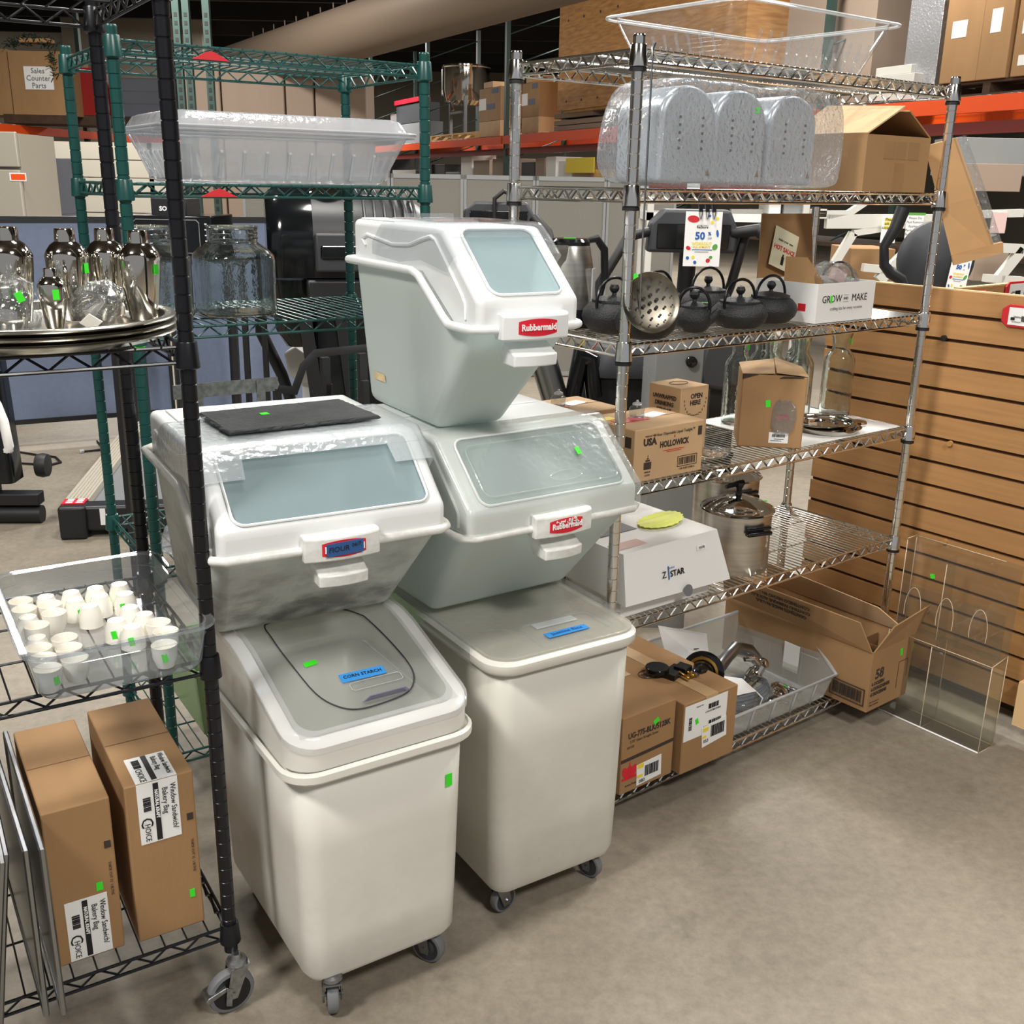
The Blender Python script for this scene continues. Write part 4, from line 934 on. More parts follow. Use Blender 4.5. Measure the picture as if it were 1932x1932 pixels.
def pot(label, a, b, r, h, dome, hz):
    t = thing('stock_pot', label, 'cooking pot', UC.w(a, b, z), UC.yaw, 'lidded steel stock pots')
    MB().lathe([(.001, .001), (r*.96, 0), (r, .008), (r, h), (r+.002, h+.001)], 56).build('pot_body', 'brushed_steel', t)
    l_ = MB().lathe([(r+.004, h-.002), (r+.008, h+.001), (r+.006, h+.005), (r*.97, h+.007), (r*.9, h+.014), (r*.5, h+dome*.8), (.015, h+dome), (.001, h+dome)], 56).build('lid', 'polished_steel', t)
    m = MB(); m.lathe([(.010, h+dome-.002), (.008, h+dome+.018), (.012, h+dome+.024), (.012, h+dome+.036), (.001, h+dome+.038)], 16)
    m.tube([(-.045, .01, h+dome+.028), (0, 0, h+dome+.034), (.012, -.003, h+dome+.034)], [.006, .009, .009], 8); m.build('lid_knob', 'gloss_black', l_)
    for s_ in (-1, 1):
        m = MB(); q = R_(-104) if s_ > 0 else R_(76); T = Matrix.Translation((r*math.cos(q), r*math.sin(q), hz)) @ Matrix.Rotation(q, 4, 'Z')
        m.box(0, -.040, -.012, .020, .040, -.001, T=T); m.box(0, -.040, .003, .014, .040, .012, T=T); m.build('side_handle', 'gloss_black', t, bevel=.003)
    return t
p1_ = pot('large steel stock pot with domed lid, front of the fifth shelf', .585, .115, .098, .175, .040, .138)
p2_ = pot('large steel stock pot half hidden behind the front one', .750, .305, .100, .205, .030, .17)
sticker(p1_, Face((.075, -.035, .190), X3, Y3, .0018), 0, 0, .014, .008)

# ---------------------------------------------------------------- bottom shelf
z = seat(CZ[6])
ug = carton('cardboard_carton', 'brown straw carton printed in black with red crown, left end of the bottom shelf', 'cardboard box', UC.w(.045, -.020, z), UC.yaw, .195, .405, .228, 'card', seam='x')
F = front(); m = MB(); F.text(m, 'UG-775-BLK/512BK', .0225, .098, .168, bold=.0008, sx=.83); F.text(m, '7.75" Giant Straight Straw', .0105, .080, .150, sx=.95); F.text(m, '10/150', .010, .030, .135)
F.rect(m, .0, .098, .193, .108, 1, R_(2)); F.text(m, 'www.PrimeSource.com', .010, .065, .022); m.build('printing', 'card_print', ug)
m = MB(); F.rect(m, .005, .040, .060, .048); 
for cx, ro in ((.017, .45), (.032, 0), (.047, -.45)): F.ell(m, cx, .063, .011, .017, 1+abs(ro), ro)
F.rect(m, .030, .078, .034, .090); m.build('crown_logo', 'badge_red', ug)
m = MB(); F.rect(m, .058, .012, .150, .075, 2.2, R_(3)); m.build('barcode_label', 'white_paper', ug)
m = MB(); F.bars(m, .088, .030, .140, .062, 18, 3.4); F.text(m, '080', .015, .078, .020, 3.4); m.build('barcode', 'print_black', ug)
m = MB(); F.rect(m, .060, .060, .082, .073, 3.0); F.rect(m, .060, .032, .080, .041, 3.0); m.build('yellow_marks', 'print_yellow', ug)
sticker(ug, F, .122, .185, .020, .014, .5)
c2 = carton('cardboard_carton', 'brown carton with large white shipping labels beside the clear parts bin', 'cardboard box', UC.w(.250, -.042, z), UC.yaw, .215, .43, .215, 'card', seam='y')
F = front(); m = MB(); F.rect(m, .003, .100, .172, .207, 1.2); m.build('shipping_label', 'white_paper', c2)
m = MB(); F.bars(m, .095, .175, .135, .190, 16, 2.4, seed=3); F.bars(m, .100, .128, .15, .138, 16, 2.4, seed=5); F.bars(m, .02, .13, .032, .17, 14, 2.4, False); F.text(m, 'LOOXCBROU001', .008, .115, .168, 2.4); F.text(m, '0-250', .009, .09, .122, 2.4)
F.text(m, 'shipping order', .005, .06, .195, 2.4); m.build('label_print', 'print_black', c2)
m = MB(); F.rect(m, .075, .065, .175, .128, 3.6, R_(6)); m.build('barcode_label', 'white_paper', c2)
m = MB(); F.bars(m, .110, .085, .165, .120, 20, 5, seed=7); F.text(m, '053', .014, .092, .078, 5); m.build('barcode', 'print_black', c2)
m = MB(); F.rect(m, .078, .108, .100, .120, 4.6); F.rect(m, .078, .088, .092, .096, 4.6); m.build('yellow_marks', 'print_yellow', c2)
sticker(c2, F, .052, .150, .012, .018, .3)
FT = Face((0, 0, .215), X3, Y3, .0018); m = MB(); e = [FT.pt(.05+.032*math.cos(q), .19+.026*math.sin(q), 1) for q in [k*math.pi/12 for k in range(24)]]; m.tube(e, .0012, 5, closed=True)
for k in range(9): FT.rect(m, .026+.006*k, .178+.001*(k % 3), .028+.006*k, .202, 1)
m.build('round_stamp', 'card_print', c2)
# clear parts bin
pb_ = thing('parts_bin', 'translucent plastic bin full of plumbing parts on the bottom shelf', 'plastic bin', UC.w(.490, .0, z), UC.yaw)
w_, d_, h_ = .485, .40, .160
V = lambda *a: Vector(a)
m = MB(); b4 = [(.02, .02), (w_-.02, .02), (w_-.01, d_-.01), (.01, d_-.01)]
m.add([V(.015, .012, 0), V(w_-.015, .012, 0), V(w_-.01, d_, 0), V(.01, d_, 0), V(.0, -.01, .088), V(w_, -.01, .088), V(w_+.008, .085, h_), V(w_+.008, d_, h_), V(-.008, d_, h_), V(-.008, .085, h_)],
      [(0, 3, 2, 1), (0, 1, 5, 4), (1, 2, 7, 6, 5), (2, 3, 8, 7), (3, 0, 4, 9, 8)])
m.build('bin_wall', 'bin_clear', pb_, bevel=.010, seg=3, solid=.0025)
m = MB(); m.tube([(0, -.012, .088), (w_, -.012, .088), (w_+.008, .085, h_), (w_+.008, d_, h_), (-.008, d_, h_), (-.008, .085, h_)], .0045, 7, closed=True); m.build('rim', 'frosted_plastic', pb_)
m = MB()
for k in range(1, 5): x = w_*k/5; m.tube([(x, .006, .008), (x, -.012, .084)], .003, 5)
for k in range(1, 5): y = .06+.32*k/5; m.tube([(w_-.002, y, .008), (w_+.008, y, h_-.005)], .003, 5); m.tube([(.004, y, .008), (-.006, y, h_-.005)], .003, 5)
m.tube([(w_+.003, .06, .11), (w_+.006, d_-.01, .11)], .0025, 5); m.build('bin_ribs', 'frosted_plastic', pb_)
m = MB(); m.box(w_-.006, .13, .035, w_-.004, .19, .13); m.build('label_card', 'white_paper', pb_)
def inb(a, b, c): p = UC.w(.490+a, b, z+c); return p
t = thing('sink_drain', 'black rubber and brass sink drain flange propped on the carton beside the parts bin', 'plumbing part', inb(.0, .11, .185), UC.yaw); t.rotation_euler = (R_(8), R_(-74), UC.yaw+R_(20))
MB().lathe([(.001, 0), (.062, 0), (.063, .008), (.052, .012), (.001, .013)], 36).build('flange', 'gloss_black', t)
MB().lathe([(.038, .0125), (.047, .0125), (.047, .016), (.040, .018)], 36, cap=False).build('brass_ring', 'gold', t)
MB().lathe([(.036, .0125), (.035, .03), (.028, .05), (.024, .07), (.014, .085), (.001, .086)], 24).build('rubber_cup', 'gloss_black', t)
MB().tube([(0, 0, .085), (.005, .003, .115)], .010, 12).build('threaded_stub', 'dull_chrome', t)
t = thing('hose_clamp', 'steel hose clamp ring standing above the black drain flange', 'hose clamp', inb(-.075, .135, .205), UC.yaw)
MB().lathe([(.021, -.006), (.0225, -.006), (.0225, .006), (.021, .006), (.021, -.006)], 28, cap=False, T=Matrix.Rotation(R_(90), 4, 'X') @ Matrix.Rotation(R_(25), 4, 'Y')).build('band', 'dull_chrome', t)
t = thing('mounting_bracket', 'black clamp bracket with two brass bolts lying on the carton top', 'plumbing part', UC.w(.355, .10, z+.217), UC.yaw+R_(15))
m = MB(); m.lathe([(.026, 0), (.034, 0), (.034, .014), (.026, .014)], 24, (-.03, .04, .012)); m.box(-.035, -.02, 0, .04, .025, .016); m.box(.01, -.03, .004, .05, .01, .022); m.build('bracket', 'gloss_black', t, bevel=.002)
m = MB(); m.tube([(-.015, -.055, .012), (.0, -.015, .014)], .005, 8); m.tube([(.008, -.058, .012), (.022, -.018, .014)], .005, 8); m.build('bolts', 'gold', t)
t = thing('faucet_spout', 'dark bronze curved faucet spout arching through the parts bin', 'faucet', inb(.09, .20, .0), UC.yaw)
MB().tube([(.0, -.02, .10), (.04, -.01, .118), (.09, .0, .118), (.13, .01, .135), (.18, .02, .150), (.235, .01, .130), (.27, -.01, .085)], [.022, .021, .020, .020, .020, .020, .018], 16).build('spout', 'dull_chrome', t)
t = thing('instruction_sheet', 'folded white instruction sheet with bolt drawings standing in the parts bin', 'paper', inb(.13, .285, .075), UC.yaw); t.rotation_euler = (R_(-18), R_(6), UC.yaw-R_(8))
m = MB(); m.loft([[V(-.07, 0, 0), V(.09, .0, 0), V(.09, .001, 0), V(-.07, .001, 0)], [V(-.11, .0, .16), V(.10, .02, .115), V(.10, .021, .115), V(-.11, .001, .16)]], True, True, False); m.build('sheet', 'white_paper', t)
F = front(0, (-.02, -.0, 0)); m = MB()
for k in range(4): F.rect(m, .045, .03+.014*k, .065, .033+.014*k, 5)
m.build('drawing', 'print_black', t)
t = thing('instruction_leaflet', 'white leaflet with an orange corner lying across the tube coils in the parts bin', 'paper', inb(.13, .10, .098), UC.yaw+R_(8)); t.rotation_euler = (R_(14), R_(4), UC.yaw+R_(8))
MB().prism([(-.07, -.02), (.06, -.045), (.075, .02), (.02, .06), (-.06, .04)], 0, .0015, 'z').build('sheet', 'white_paper', t)
MB().prism([(-.075, -.018), (-.04, -.024), (-.055, .012)], .0016, .0022, 'z').build('orange_corner', 'orange_steel', t)
t = thing('tube_coil', 'coil of clear vinyl tubing tied with string in the parts bin', 'tubing', inb(.20, .13, .050), UC.yaw)
m = MB()
for k in range(5):
    rx, ry = .115-.006*k, .070-.004*k; m.tube([(rx*math.cos(q), ry*math.sin(q), .007*k+.004*math.sin(q+k)) for q in [2*math.pi*j/32 for j in range(32)]], .006, 8, closed=True)
m.build('coils', 'clear_pan', t); MB().tube([(.0, -.08, -.006), (.005, -.083, .015), (.0, -.05, .034)], .002, 6).build('string', 'white_paper', t)
t = thing('valve_body', 'chrome faucet valve with stacked rings in the middle of the parts bin', 'faucet part', inb(.265, .16, .05), UC.yaw); t.rotation_euler = (R_(20), R_(28), UC.yaw)
MB().lathe([(.018, 0), (.024, .004), (.024, .02), (.020, .024), (.026, .028), (.026, .048), (.02, .054), (.015, .08), (.022, .088), (.012, .10), (.001, .102)], 24).build('valve', 'polished_steel', t)
MB().tube([(0, 0, .07), (-.05, .01, .085), (-.075, .015, .07)], [.012, .010, .008], 10).build('valve_arm', 'polished_steel', t)
for k, (a, b, c, r1, lab) in enumerate(((.375, .105, .012, .042, 'round steel shower flange with a green tag at the right end of the parts bin'), (.295, .060, .012, .034, 'steel escutcheon ring near the front wall of the parts bin'))):
    t = thing('steel_flange', lab, 'plumbing part', inb(a, b, c), UC.yaw); t.rotation_euler = (R_(24), R_(18*(1-2*k)), UC.yaw)
    MB().lathe([(.001, r1*.55), (r1*.4, r1*.52), (r1*.8, r1*.32), (r1, 0), (r1*.97, 0)], 30).build('dome', 'polished_steel', t)
    MB().tube([(0, 0, r1*.5), (.01, -.03, r1*.9)], .006, 8).build('stem', 'dull_chrome', t)
    if k == 0: sticker(t, Face((0, 0, r1*.57), X3, Y3, .001), 0, 0, .014, .009)
t = thing('clear_tube', 'short clear plastic tube lying near the front left of the parts bin', 'plastic tube', inb(.05, .04, .030), UC.yaw)
MB().tube([(0, .05, .030), (.05, -.005, .0)], .017, 18).build('tube_wall', 'cellophane', t)
t = thing('spare_card', 'small blank white card leaning inside the front left corner of the parts bin', 'paper', inb(.012, .028, .006), UC.yaw); t.rotation_euler = (R_(-8), R_(-12), UC.yaw)
MB().box(0, 0, 0, .05, .0015, .065).build('sheet', 'white_paper', t)
for k in range(7):
    rnd = random.Random(20+k); t = thing('pipe_fitting', ['chrome elbow fitting', 'steel hex nut', 'brass coupling', 'chrome tee fitting', 'short steel nipple', 'steel washer', 'ribbed chrome connector'][k]+' on the floor of the parts bin', 'pipe fitting', inb(.19+.032*k, .045+.03*(k % 3), .010), UC.yaw+k)
    MB().lathe([(.006, 0), (.012, .001), (.012, .012+.002*k), (.009, .014+.002*k), (.009, .024), (.006, .024)], 8+k).build('fitting', 'polished_steel' if k != 2 else 'gold', t)

# big open glassware carton at the right end
c5 = thing('glassware_carton', 'big open battered brown glassware carton printed 58 overhanging the right end of the bottom shelf', 'cardboard box', UC.w(.985, -.125, .076), UC.yaw+R_(1))
w_, d_, h_ = .216, .58, .205
m = MB(); m.add([V(0, 0, 0), V(w_, 0, 0), V(w_, d_, 0), V(0, d_, 0), V(-.006, -.004, h_), V(w_+.006, -.002, h_), V(w_, d_, h_), V(0, d_, h_)], [(0, 3, 2, 1), (0, 1, 5, 4), (1, 2, 6, 5), (2, 3, 7, 6), (3, 0, 4, 7)])
m.build('box_body', 'card', c5, solid=.005)
m = MB(); m.add([V(-.006, .0, h_), V(-.006, d_, h_), V(-.055, d_-.02, h_+.105), V(-.035, .035, h_+.095)], [(0, 1, 2, 3)]); fl = m.build('flap', 'card', c5, solid=.004)
m = MB(); m.add([V(0, -.004, h_), V(w_+.004, -.002, h_), V(w_+.030, -.028, h_+.105), V(.04, -.035, h_+.085)], [(0, 1, 2, 3)]); m.build('flap', 'card', c5, solid=.004)
m = MB(); m.add([V(w_, .01, h_), V(w_, d_, h_), V(w_-.03, d_-.02, h_+.085), V(w_-.02, .12, h_+.06)], [(0, 3, 2, 1)]); m.build('flap', 'card_light', c5, solid=.004)
m = MB(); m.add([V(.0, d_, h_), V(w_, d_, h_), V(w_, d_+.03, h_+.10), V(.0, d_+.03, h_+.10)], [(0, 1, 2, 3)]); m.build('flap', 'card_light', c5, solid=.004)
m = MB()
for k in range(1, 5): m.box(.008, d_*k/5, .01, w_-.008, d_*k/5+.003, h_-.03)
m.box(w_*.5, .01, .01, w_*.5+.003, d_-.01, h_-.03); m.build('divider', 'card_inside', c5)
F = front(0, (0, -.0015, 0)); m = MB()
F.text(m, '58', .046, .045, .122, bold=.0016); F.text(m, '6 DOZEN', .0155, .010, .092, align='LEFT', bold=.0007); F.text(m, '6 DOUZAINES', .0155, .010, .074, align='LEFT', bold=.0007); F.text(m, '6 DOCENAS', .0155, .010, .056, align='LEFT', bold=.0007)
F.text(m, 'Libbey', .022, .045, .172, bold=.0004)
for a0, b0, a1, b1 in ((.012, .157, .078, .1585), (.012, .187, .078, .1885), (.012, .157, .0135, .1885), (.0765, .157, .078, .1885), (.15, .04, .1515, .13), (.15, .13, .2, .1315), (.2, .07, .2015, .1315)): F.rect(m, a0, b0, a1, b1)
F.text(m, 'No Guardes en', .008, .010, .030, align='LEFT'); F.text(m, 'Altura maxima', .008, .010, .020, align='LEFT')
FL = Face((-.006, 0, 0), (0, -1, 0), (0, 0, 1), .0035)
m.build('printing', 'card_print', c5); m = MB(); FL = Face((-.0045, .17, 0), (0, -1, 0), (0, 0, 1), .002); FL.bars(m, .045, .028, .150, .066, 22, 1)
for a0, b0, a1, b1 in ((.035, .018, .160, .021), (.035, .072, .160, .075), (.035, .018, .038, .075), (.157, .018, .160, .075)): FL.rect(m, a0, b0, a1, b1)
m.build('barcode', 'card_print', c5)
up = Vector((-.035, .0, .098)).normalized()
FG = Face((-.049, .43, h_+.095), (0, 1, 0), -up, .004)
m = MB()
for k, s_ in enumerate(("CONTENTS MADE IN U.S.A.", "CONTENU FABRIQUE AUX E.-U.", "CONTENIDO HECHO EN EE.UU.")):
    m.text(s_, .0165, V(-.046+.0135*0, .33, h_+.078)+up*(-.020*(2-k)), (0, 1, 0), -up, 'CENTER', .0006)
m.build('flap_printing', 'card_print', fl)
sticker(c5, F, .155, .165, .012, .024, .1)

# ---------------------------------------------------------------- green rack: food box with lid, glass jars, lower clutter
z = seat(GZ[2])
t = thing('food_box', 'clear food box with its lid on, on the second shelf of the green rack', 'food storage box', UG.w(.105, .03, z), UG.yaw)
Wb, Db = .655, .43
m = MB(); m.loft([rr(.065, 0, .04), rr(.058, .004, .045), rr(.05, .02, .05), rr(.010, .112, .05), rr(.008, .118, .05), rr(-.008, .121, .06), rr(-.010, .117, .06)], True, False); m.build('box_wall', 'boxy_plastic', t)
ribs(t, Wb, Db, .05, [.14+.40*k/7 for k in range(8)], [.10+.22*k/5 for k in range(6)], .070, 'frosted_plastic')
m = MB(); m.loft([rr(-.014, .126, .06), rr(-.012, .1225, .06), rr(-.012, .130, .06), rr(.006, .132, .05), rr(.022, .158, .045), rr(.035, .163, .04)], False, True); m.build('lid', 'boxy_plastic', t)
m = MB(); m.tube([v for v in rr(-.012, .128, .06)], .0030, 6, closed=True); m.tube([v for v in rr(-.009, .120, .06)], .0030, 6, closed=True); m.build('rim', 'frosted_plastic', t)
z = seat(GZ[3])
def jar(label, a, b):
    t = thing('glass_jar', label, 'glass jar', UG.w(a, b, z), UG.yaw, 'big square-shouldered glass jars')
    def rj(k, zz, r): return rrect(2*k, 2*k, r, zz, 0, 0, 7)
    m = MB(); m.loft([rj(.080, .003, .05), rj(.088, .001, .05), rj(.093, .010, .05), rj(.0935, .020, .05), rj(.091, .028, .045), rj(.092, .14, .045), rj(.091, .152, .05), rj(.080, .168, .058), rj(.066, .180, .0655), rj(.062, .186, .0615)] + [rj(.062+.0018*(k % 2), .188+.006*k, .0615) for k in range(6)] + [rj(.058, .223, .0575)], True, False)
    m.build('glass_body', 'thick_glass', t, solid=.0045)
    MB().tube([v for v in rj(.0635, .222, .063)], .0022, 6, closed=True).build('mouth_ring', 'glass', t); return t
jar('big wide-mouth glass jar on the green rack between the black post and the grill', .295, .165)
jar('big wide-mouth glass jar on the green rack, half hidden by the front black post', .085, .185)
z = seat(GZ[5])
t = thing('crate', 'pale green plastic crate on the bottom shelf of the green rack', 'plastic crate', UG.w(.10, .06, z), UG.yaw)
m = MB(); m.add([V(0, 0, 0), V(.3, 0, 0), V(.3, .3, 0), V(0, .3, 0), V(-.015, -.015, .19), V(.315, -.015, .19), V(.315, .315, .19), V(-.015, .315, .19)], [(0, 3, 2, 1), (0, 1, 5, 4), (1, 2, 6, 5), (2, 3, 7, 6), (3, 0, 4, 7)]); m.build('crate_wall', 'mint_plastic', t, solid=.004)
m = MB(); m.tube([(-.015, -.015, .19), (.315, -.015, .19), (.315, .315, .19), (-.015, .315, .19)], .007, 6, closed=True); m.build('rim', 'mint_plastic', t)
z = seat(GZ[4])
t = thing('cake_dome', 'shiny crinkled clear dome tray on the fourth shelf of the green rack, behind the cups', 'plastic tray', UG.w(.14, .12, z), UG.yaw)
MB().lathe([(.10, 0), (.105, .006), (.095, .010), (.085, .05), (.05, .07), (.001, .074)], 40).build('dome', 'shrink_wrap', t)
# price tag on the green post
t = MB(); Face((-.012, -.0150, 1.235), X3, Z3, .0008).rect(t, 0, 0, .024, .012); t.build('price_sticker', 'sticker_green', green_rack)
# folding metal stand behind the flour bin
t = thing('folding_stand', 'low metal frame of shiny and dull flat bars behind the flour bin', 'metal stand', (-.92, 2.86, 0), R_(33))
m = MB(); m.box(-.02, 0, 1.035, .28, .004, 1.075); m.box(.035, -.004, .99, .060, .0, 1.07); m.box(.215, -.004, .99, .240, .0, 1.07); m.build('aluminium_bar', 'zinc', t)
m = MB(); m.tube([(.28, 0, 1.04), (.33, .0, 1.03), (.36, .0, 1.10), (.40, .0, 1.135), (.72, .05, 1.135)], .012, 4, flat=.3); m.box(.42, .0, .80, .445, .02, 1.12); m.box(.55, .02, .80, .575, .04, 1.12); m.build('strap_bar', 'dark_grey', t)
m = MB()
for x in (0, .27, .43, .55): m.box(x, .0, .6875, x+.02, .02, 1.04)
m.box(0, 0, .72, .57, .02, .735); m.build('leg_frame', 'dark_grey', t)

# ---------------------------------------------------------------- black rack
z = seat(BZ['B'])
for k in range(3):
    r1 = .233-.002*k; zz = z+.0125*k
    t = thing('round_tray', ['bottom', 'middle', 'top'][k]+' tray of the stack of three round steel trays under the shakers', 'serving tray', UB.w(1.013, .185-.004*k, zz), UB.yaw, 'round steel serving trays')
    MB().lathe([(.001, 0), (r1*.86, 0), (r1*.90, .004), (r1*.93, .014), (r1*.98, .017), (r1, .016), (r1+.003, .013), (r1, .0105), (r1*.95, .0125), (r1*.915, .002), (r1*.88, -.0), (.001, -.001+.0005)], 72).build('tray_dish', 'tray_steel', t)
zt_ = z+.0275
def shaker(label, a, b, k=1., tagq=None, loc=None, rot=None, grp='steel cocktail shakers'):
    t = thing('cocktail_shaker', label, 'cocktail shaker', UB.w(a, b, zt_), UB.yaw, grp)
    MB().lathe([(.001, .002), (.024*k, 0), (.027*k, .003), (.036*k, .07*k), (.039*k, .105*k), (.0395*k, .118*k)], 36).build('cup', 'polished_steel', t)
    MB().lathe([(.040*k, .1165*k), (.040*k, .122*k), (.037*k, .130*k), (.036*k, .132*k), (.028*k, .143*k), (.019*k, .149*k)], 36).build('strainer_top', 'polished_steel', t)
    MB().lathe([(.0195*k, .147*k), (.0185*k, .170*k), (.017*k, .173*k), (.001, .1735*k)], 28).build('cap', 'polished_steel', t)
    if tagq is not None: sticker(t, Face((.0397*k*math.cos(tagq), .0397*k*math.sin(tagq), .10*k), (-math.sin(tagq), math.cos(tagq), 0), Z3, .0012), 0, 0, .010, .016)
    if rot: t.rotation_euler = rot
    if loc: t.location = loc
    return t
shaker('rightmost steel cocktail shaker on the tray, green tag on its shoulder', 1.184, .130, .88, -1.0)
shaker('steel cocktail shaker just behind the tagged one at the right end', 1.146, .215, .88)
shaker('steel cocktail shaker in the middle of the tray, behind the bagged pieces', 1.074, .175, .89, -.8)
shaker('steel cocktail shaker at the left edge of the picture', .985, .175, .91)
shaker('small steel shaker standing low at the front of the tray with a green tag', 1.030, .075, .56, -1.5)
t = thing('bagged_shaker', 'bagged steel shaker lid lying on the tray with a white barcode tag', 'shaker part', UB.w(1.100, .085, zt_+.034), UB.yaw); t.rotation_euler = (R_(50), R_(35), UB.yaw)
MB().lathe([(.030, -.022), (.032, -.018), (.028, .0), (.018, .014), (.017, .032), (.001, .034)], 28).build('cap_body', 'polished_steel', t)
m = MB(); rnd = random.Random(12); rings = []
for k, (r1, zz) in enumerate([(.01, -.032), (.036, -.028), (.040, 0), (.032, .028), (.022, .046), (.004, .052)]):
    rings.append([V(r1*math.cos(q)*(1+rnd.uniform(-.14, .14)), r1*math.sin(q)*(1+rnd.uniform(-.14, .14)), zz+rnd.uniform(-.003, .003)) for q in [2*math.pi*j/14 for j in range(14)]])
m.loft(rings, True, True); m.build('plastic_bag', 'cellophane', t)
m = MB(); m.box(-.014, -.046, -.01, .010, -.0445, .022); m.build('barcode_tag', 'white_paper', t)
t = thing('shaker_bag', 'clear plastic bag with green tag over a small steel cup, left on the tray', 'plastic bag', UB.w(.965, .085, zt_), UB.yaw)
m = MB(); rings = []
for r1, zz in [(.040, .0015), (.046, .02), (.044, .05), (.036, .075), (.015, .085)]:
    rings.append([V(r1*math.cos(q)*(1+rnd.uniform(-.12, .12)), r1*.8*math.sin(q)*(1+rnd.uniform(-.12, .12)), zz+(rnd.uniform(-.004, .004) if zz > .01 else 0)) for q in [2*math.pi*j/16 for j in range(16)]])
m.loft(rings, True, True); m.build('film', 'cellophane', t)
MB().lathe([(.001, .003), (.024, .002), (.027, .03), (.020, .045), (.012, .05), (.012, .065), (.001, .066)], 24).build('steel_cup', 'polished_steel', t)
sticker(t, Face((.012, -.038, .055), (1, .15, 0), Z3, .0012), 0, 0, .012, .016, .4)

# clear pan with cups
z = seat(BZ['C'])
pan = thing('food_pan', 'shallow clear plastic pan full of white espresso cups on the black rack', 'food pan', UB.w(.920, -.055, z), UB.yaw)
Wb, Db = .285, .425
m = MB(); m.loft([rr(.016, 0, .03), rr(.009, .003, .034), rr(.004, .012, .036), rr(-.004, .078, .036), rr(-.005, .088, .036), rr(-.017, .0905, .042), rr(-.019, .087, .042)], True, False); m.build('pan_wall', 'clear_pan', pan)
m = MB(); m.tube([v for v in rr(-.018, .089, .042)], .0022, 6, closed=True); m.tube([v for v in rr(-.005, .0905, .036)], .0016, 6, closed=True); m.build('rim', 'clear_plastic', pan)
m = MB(); m.tube([v for v in rr(-.0035, .066, .036)], .0009, 5, closed=True); m.build('fill_line', 'clear_plastic', pan)
CUPS = [('I', .995, .336), ('I', 1.042, .336), ('I', 1.088, .336), ('I', 1.135, .336), ('I', 1.041, .29), ('I', 1.088, .29), ('I', 1.06, .245), ('I', 1.133, .277), ('I', 1.125, .199), ('I', 1.142, .152), ('I', 1.089, .148), ('I', 1.108, .103), ('I', .949, .243), ('I', .949, .136), ('U', .949, .336), ('U', .995, .29), ('U', .995, .243), ('U', .957, .195), ('U', .992, .112), ('U', .991, .064), ('U', .945, .089), ('U', 1.155, .100), ('U', 1.157, .053), ('U', 1.139, -.006), ('U', .945, .042), ('U', .992, .014), ('U', .945, -.006), ('U', .949, .29)]
rows = {}
for c in CUPS: rows.setdefault(min(range(5), key=lambda k: abs(c[2]-[.325, .24, .15, .075, .0][k])), []).append(c)
rown = ['back row', 'next-to-back row', 'middle row', 'next-to-front row', 'front row']
def ordn(i, n):
    if i == 0: return 'leftmost'
    if i == n-1: return 'rightmost'
    return ['', 'second', 'third', 'fourth', 'fifth', 'sixth', 'seventh', 'eighth', 'ninth', 'tenth'][i] + ' from the left'
cup0 = None; zc = z+.0042
cup_me = None; TAG = {1: -.7, 2: -.6, 3: -1.2, 4: -1.3, 7: -2.0, 11: -1.9, 10: -2., 23: -1.8, 26: -1.1, 13: -.5}
for rk in sorted(rows):
    rw_ = sorted(rows[rk], key=lambda c: c[1])
    for i, c in enumerate(rw_):
        idx = CUPS.index(c)
        lab = '%s white espresso cup, %s in the %s of the clear pan' % ('upside-down' if c[0] == 'I' else 'upright', ordn(i, len(rw_)), rown[rk])
        if cup_me is None:
            o = MB().lathe([(.001, .0015), (.0125, .0015), (.0125, 0), (.0145, 0), (.0165, .006), (.0205, .018), (.0212, .032), (.0218, .0415), (.0212, .042), (.0200, .0405), (.0192, .030), (.0185, .018), (.0140, .006), (.001, .005)], 28, sx=1.05, sy=1.05).build('espresso_cup', 'ceramic')
            cup_me = o.data
        else: o = bpy.data.objects.new('espresso_cup', cup_me); col.objects.link(o)
        tag(o, lab, 'cup', 'white espresso cups in the clear pan', UB.w(c[1], c[2], zc if c[0] == 'U' else zc+.042), UB.yaw+i)
        if c[0] == 'I': o.rotation_euler = (math.pi, 0, UB.yaw+i)
        if idx in TAG:
            q = TAG[idx]; zz = .024 if c[0] == 'U' else .022
            nloc = Vector((math.cos(q), math.sin(q), 0))*.0213
            mm = o.rotation_euler.to_matrix().inverted() @ Matrix.Rotation(UB.yaw, 3, 'Z')
            m = MB(); F = Face(mm @ nloc + Vector((0, 0, zz)), mm @ Vector((-math.sin(q), math.cos(q), 0)), mm @ V(0, 0, 1), .0008); F.rect(m, -.005, -.008, .005, .008, 1, .15)
            s_ = m.build('price_sticker', 'sticker_green', o, label='bright green price sticker')
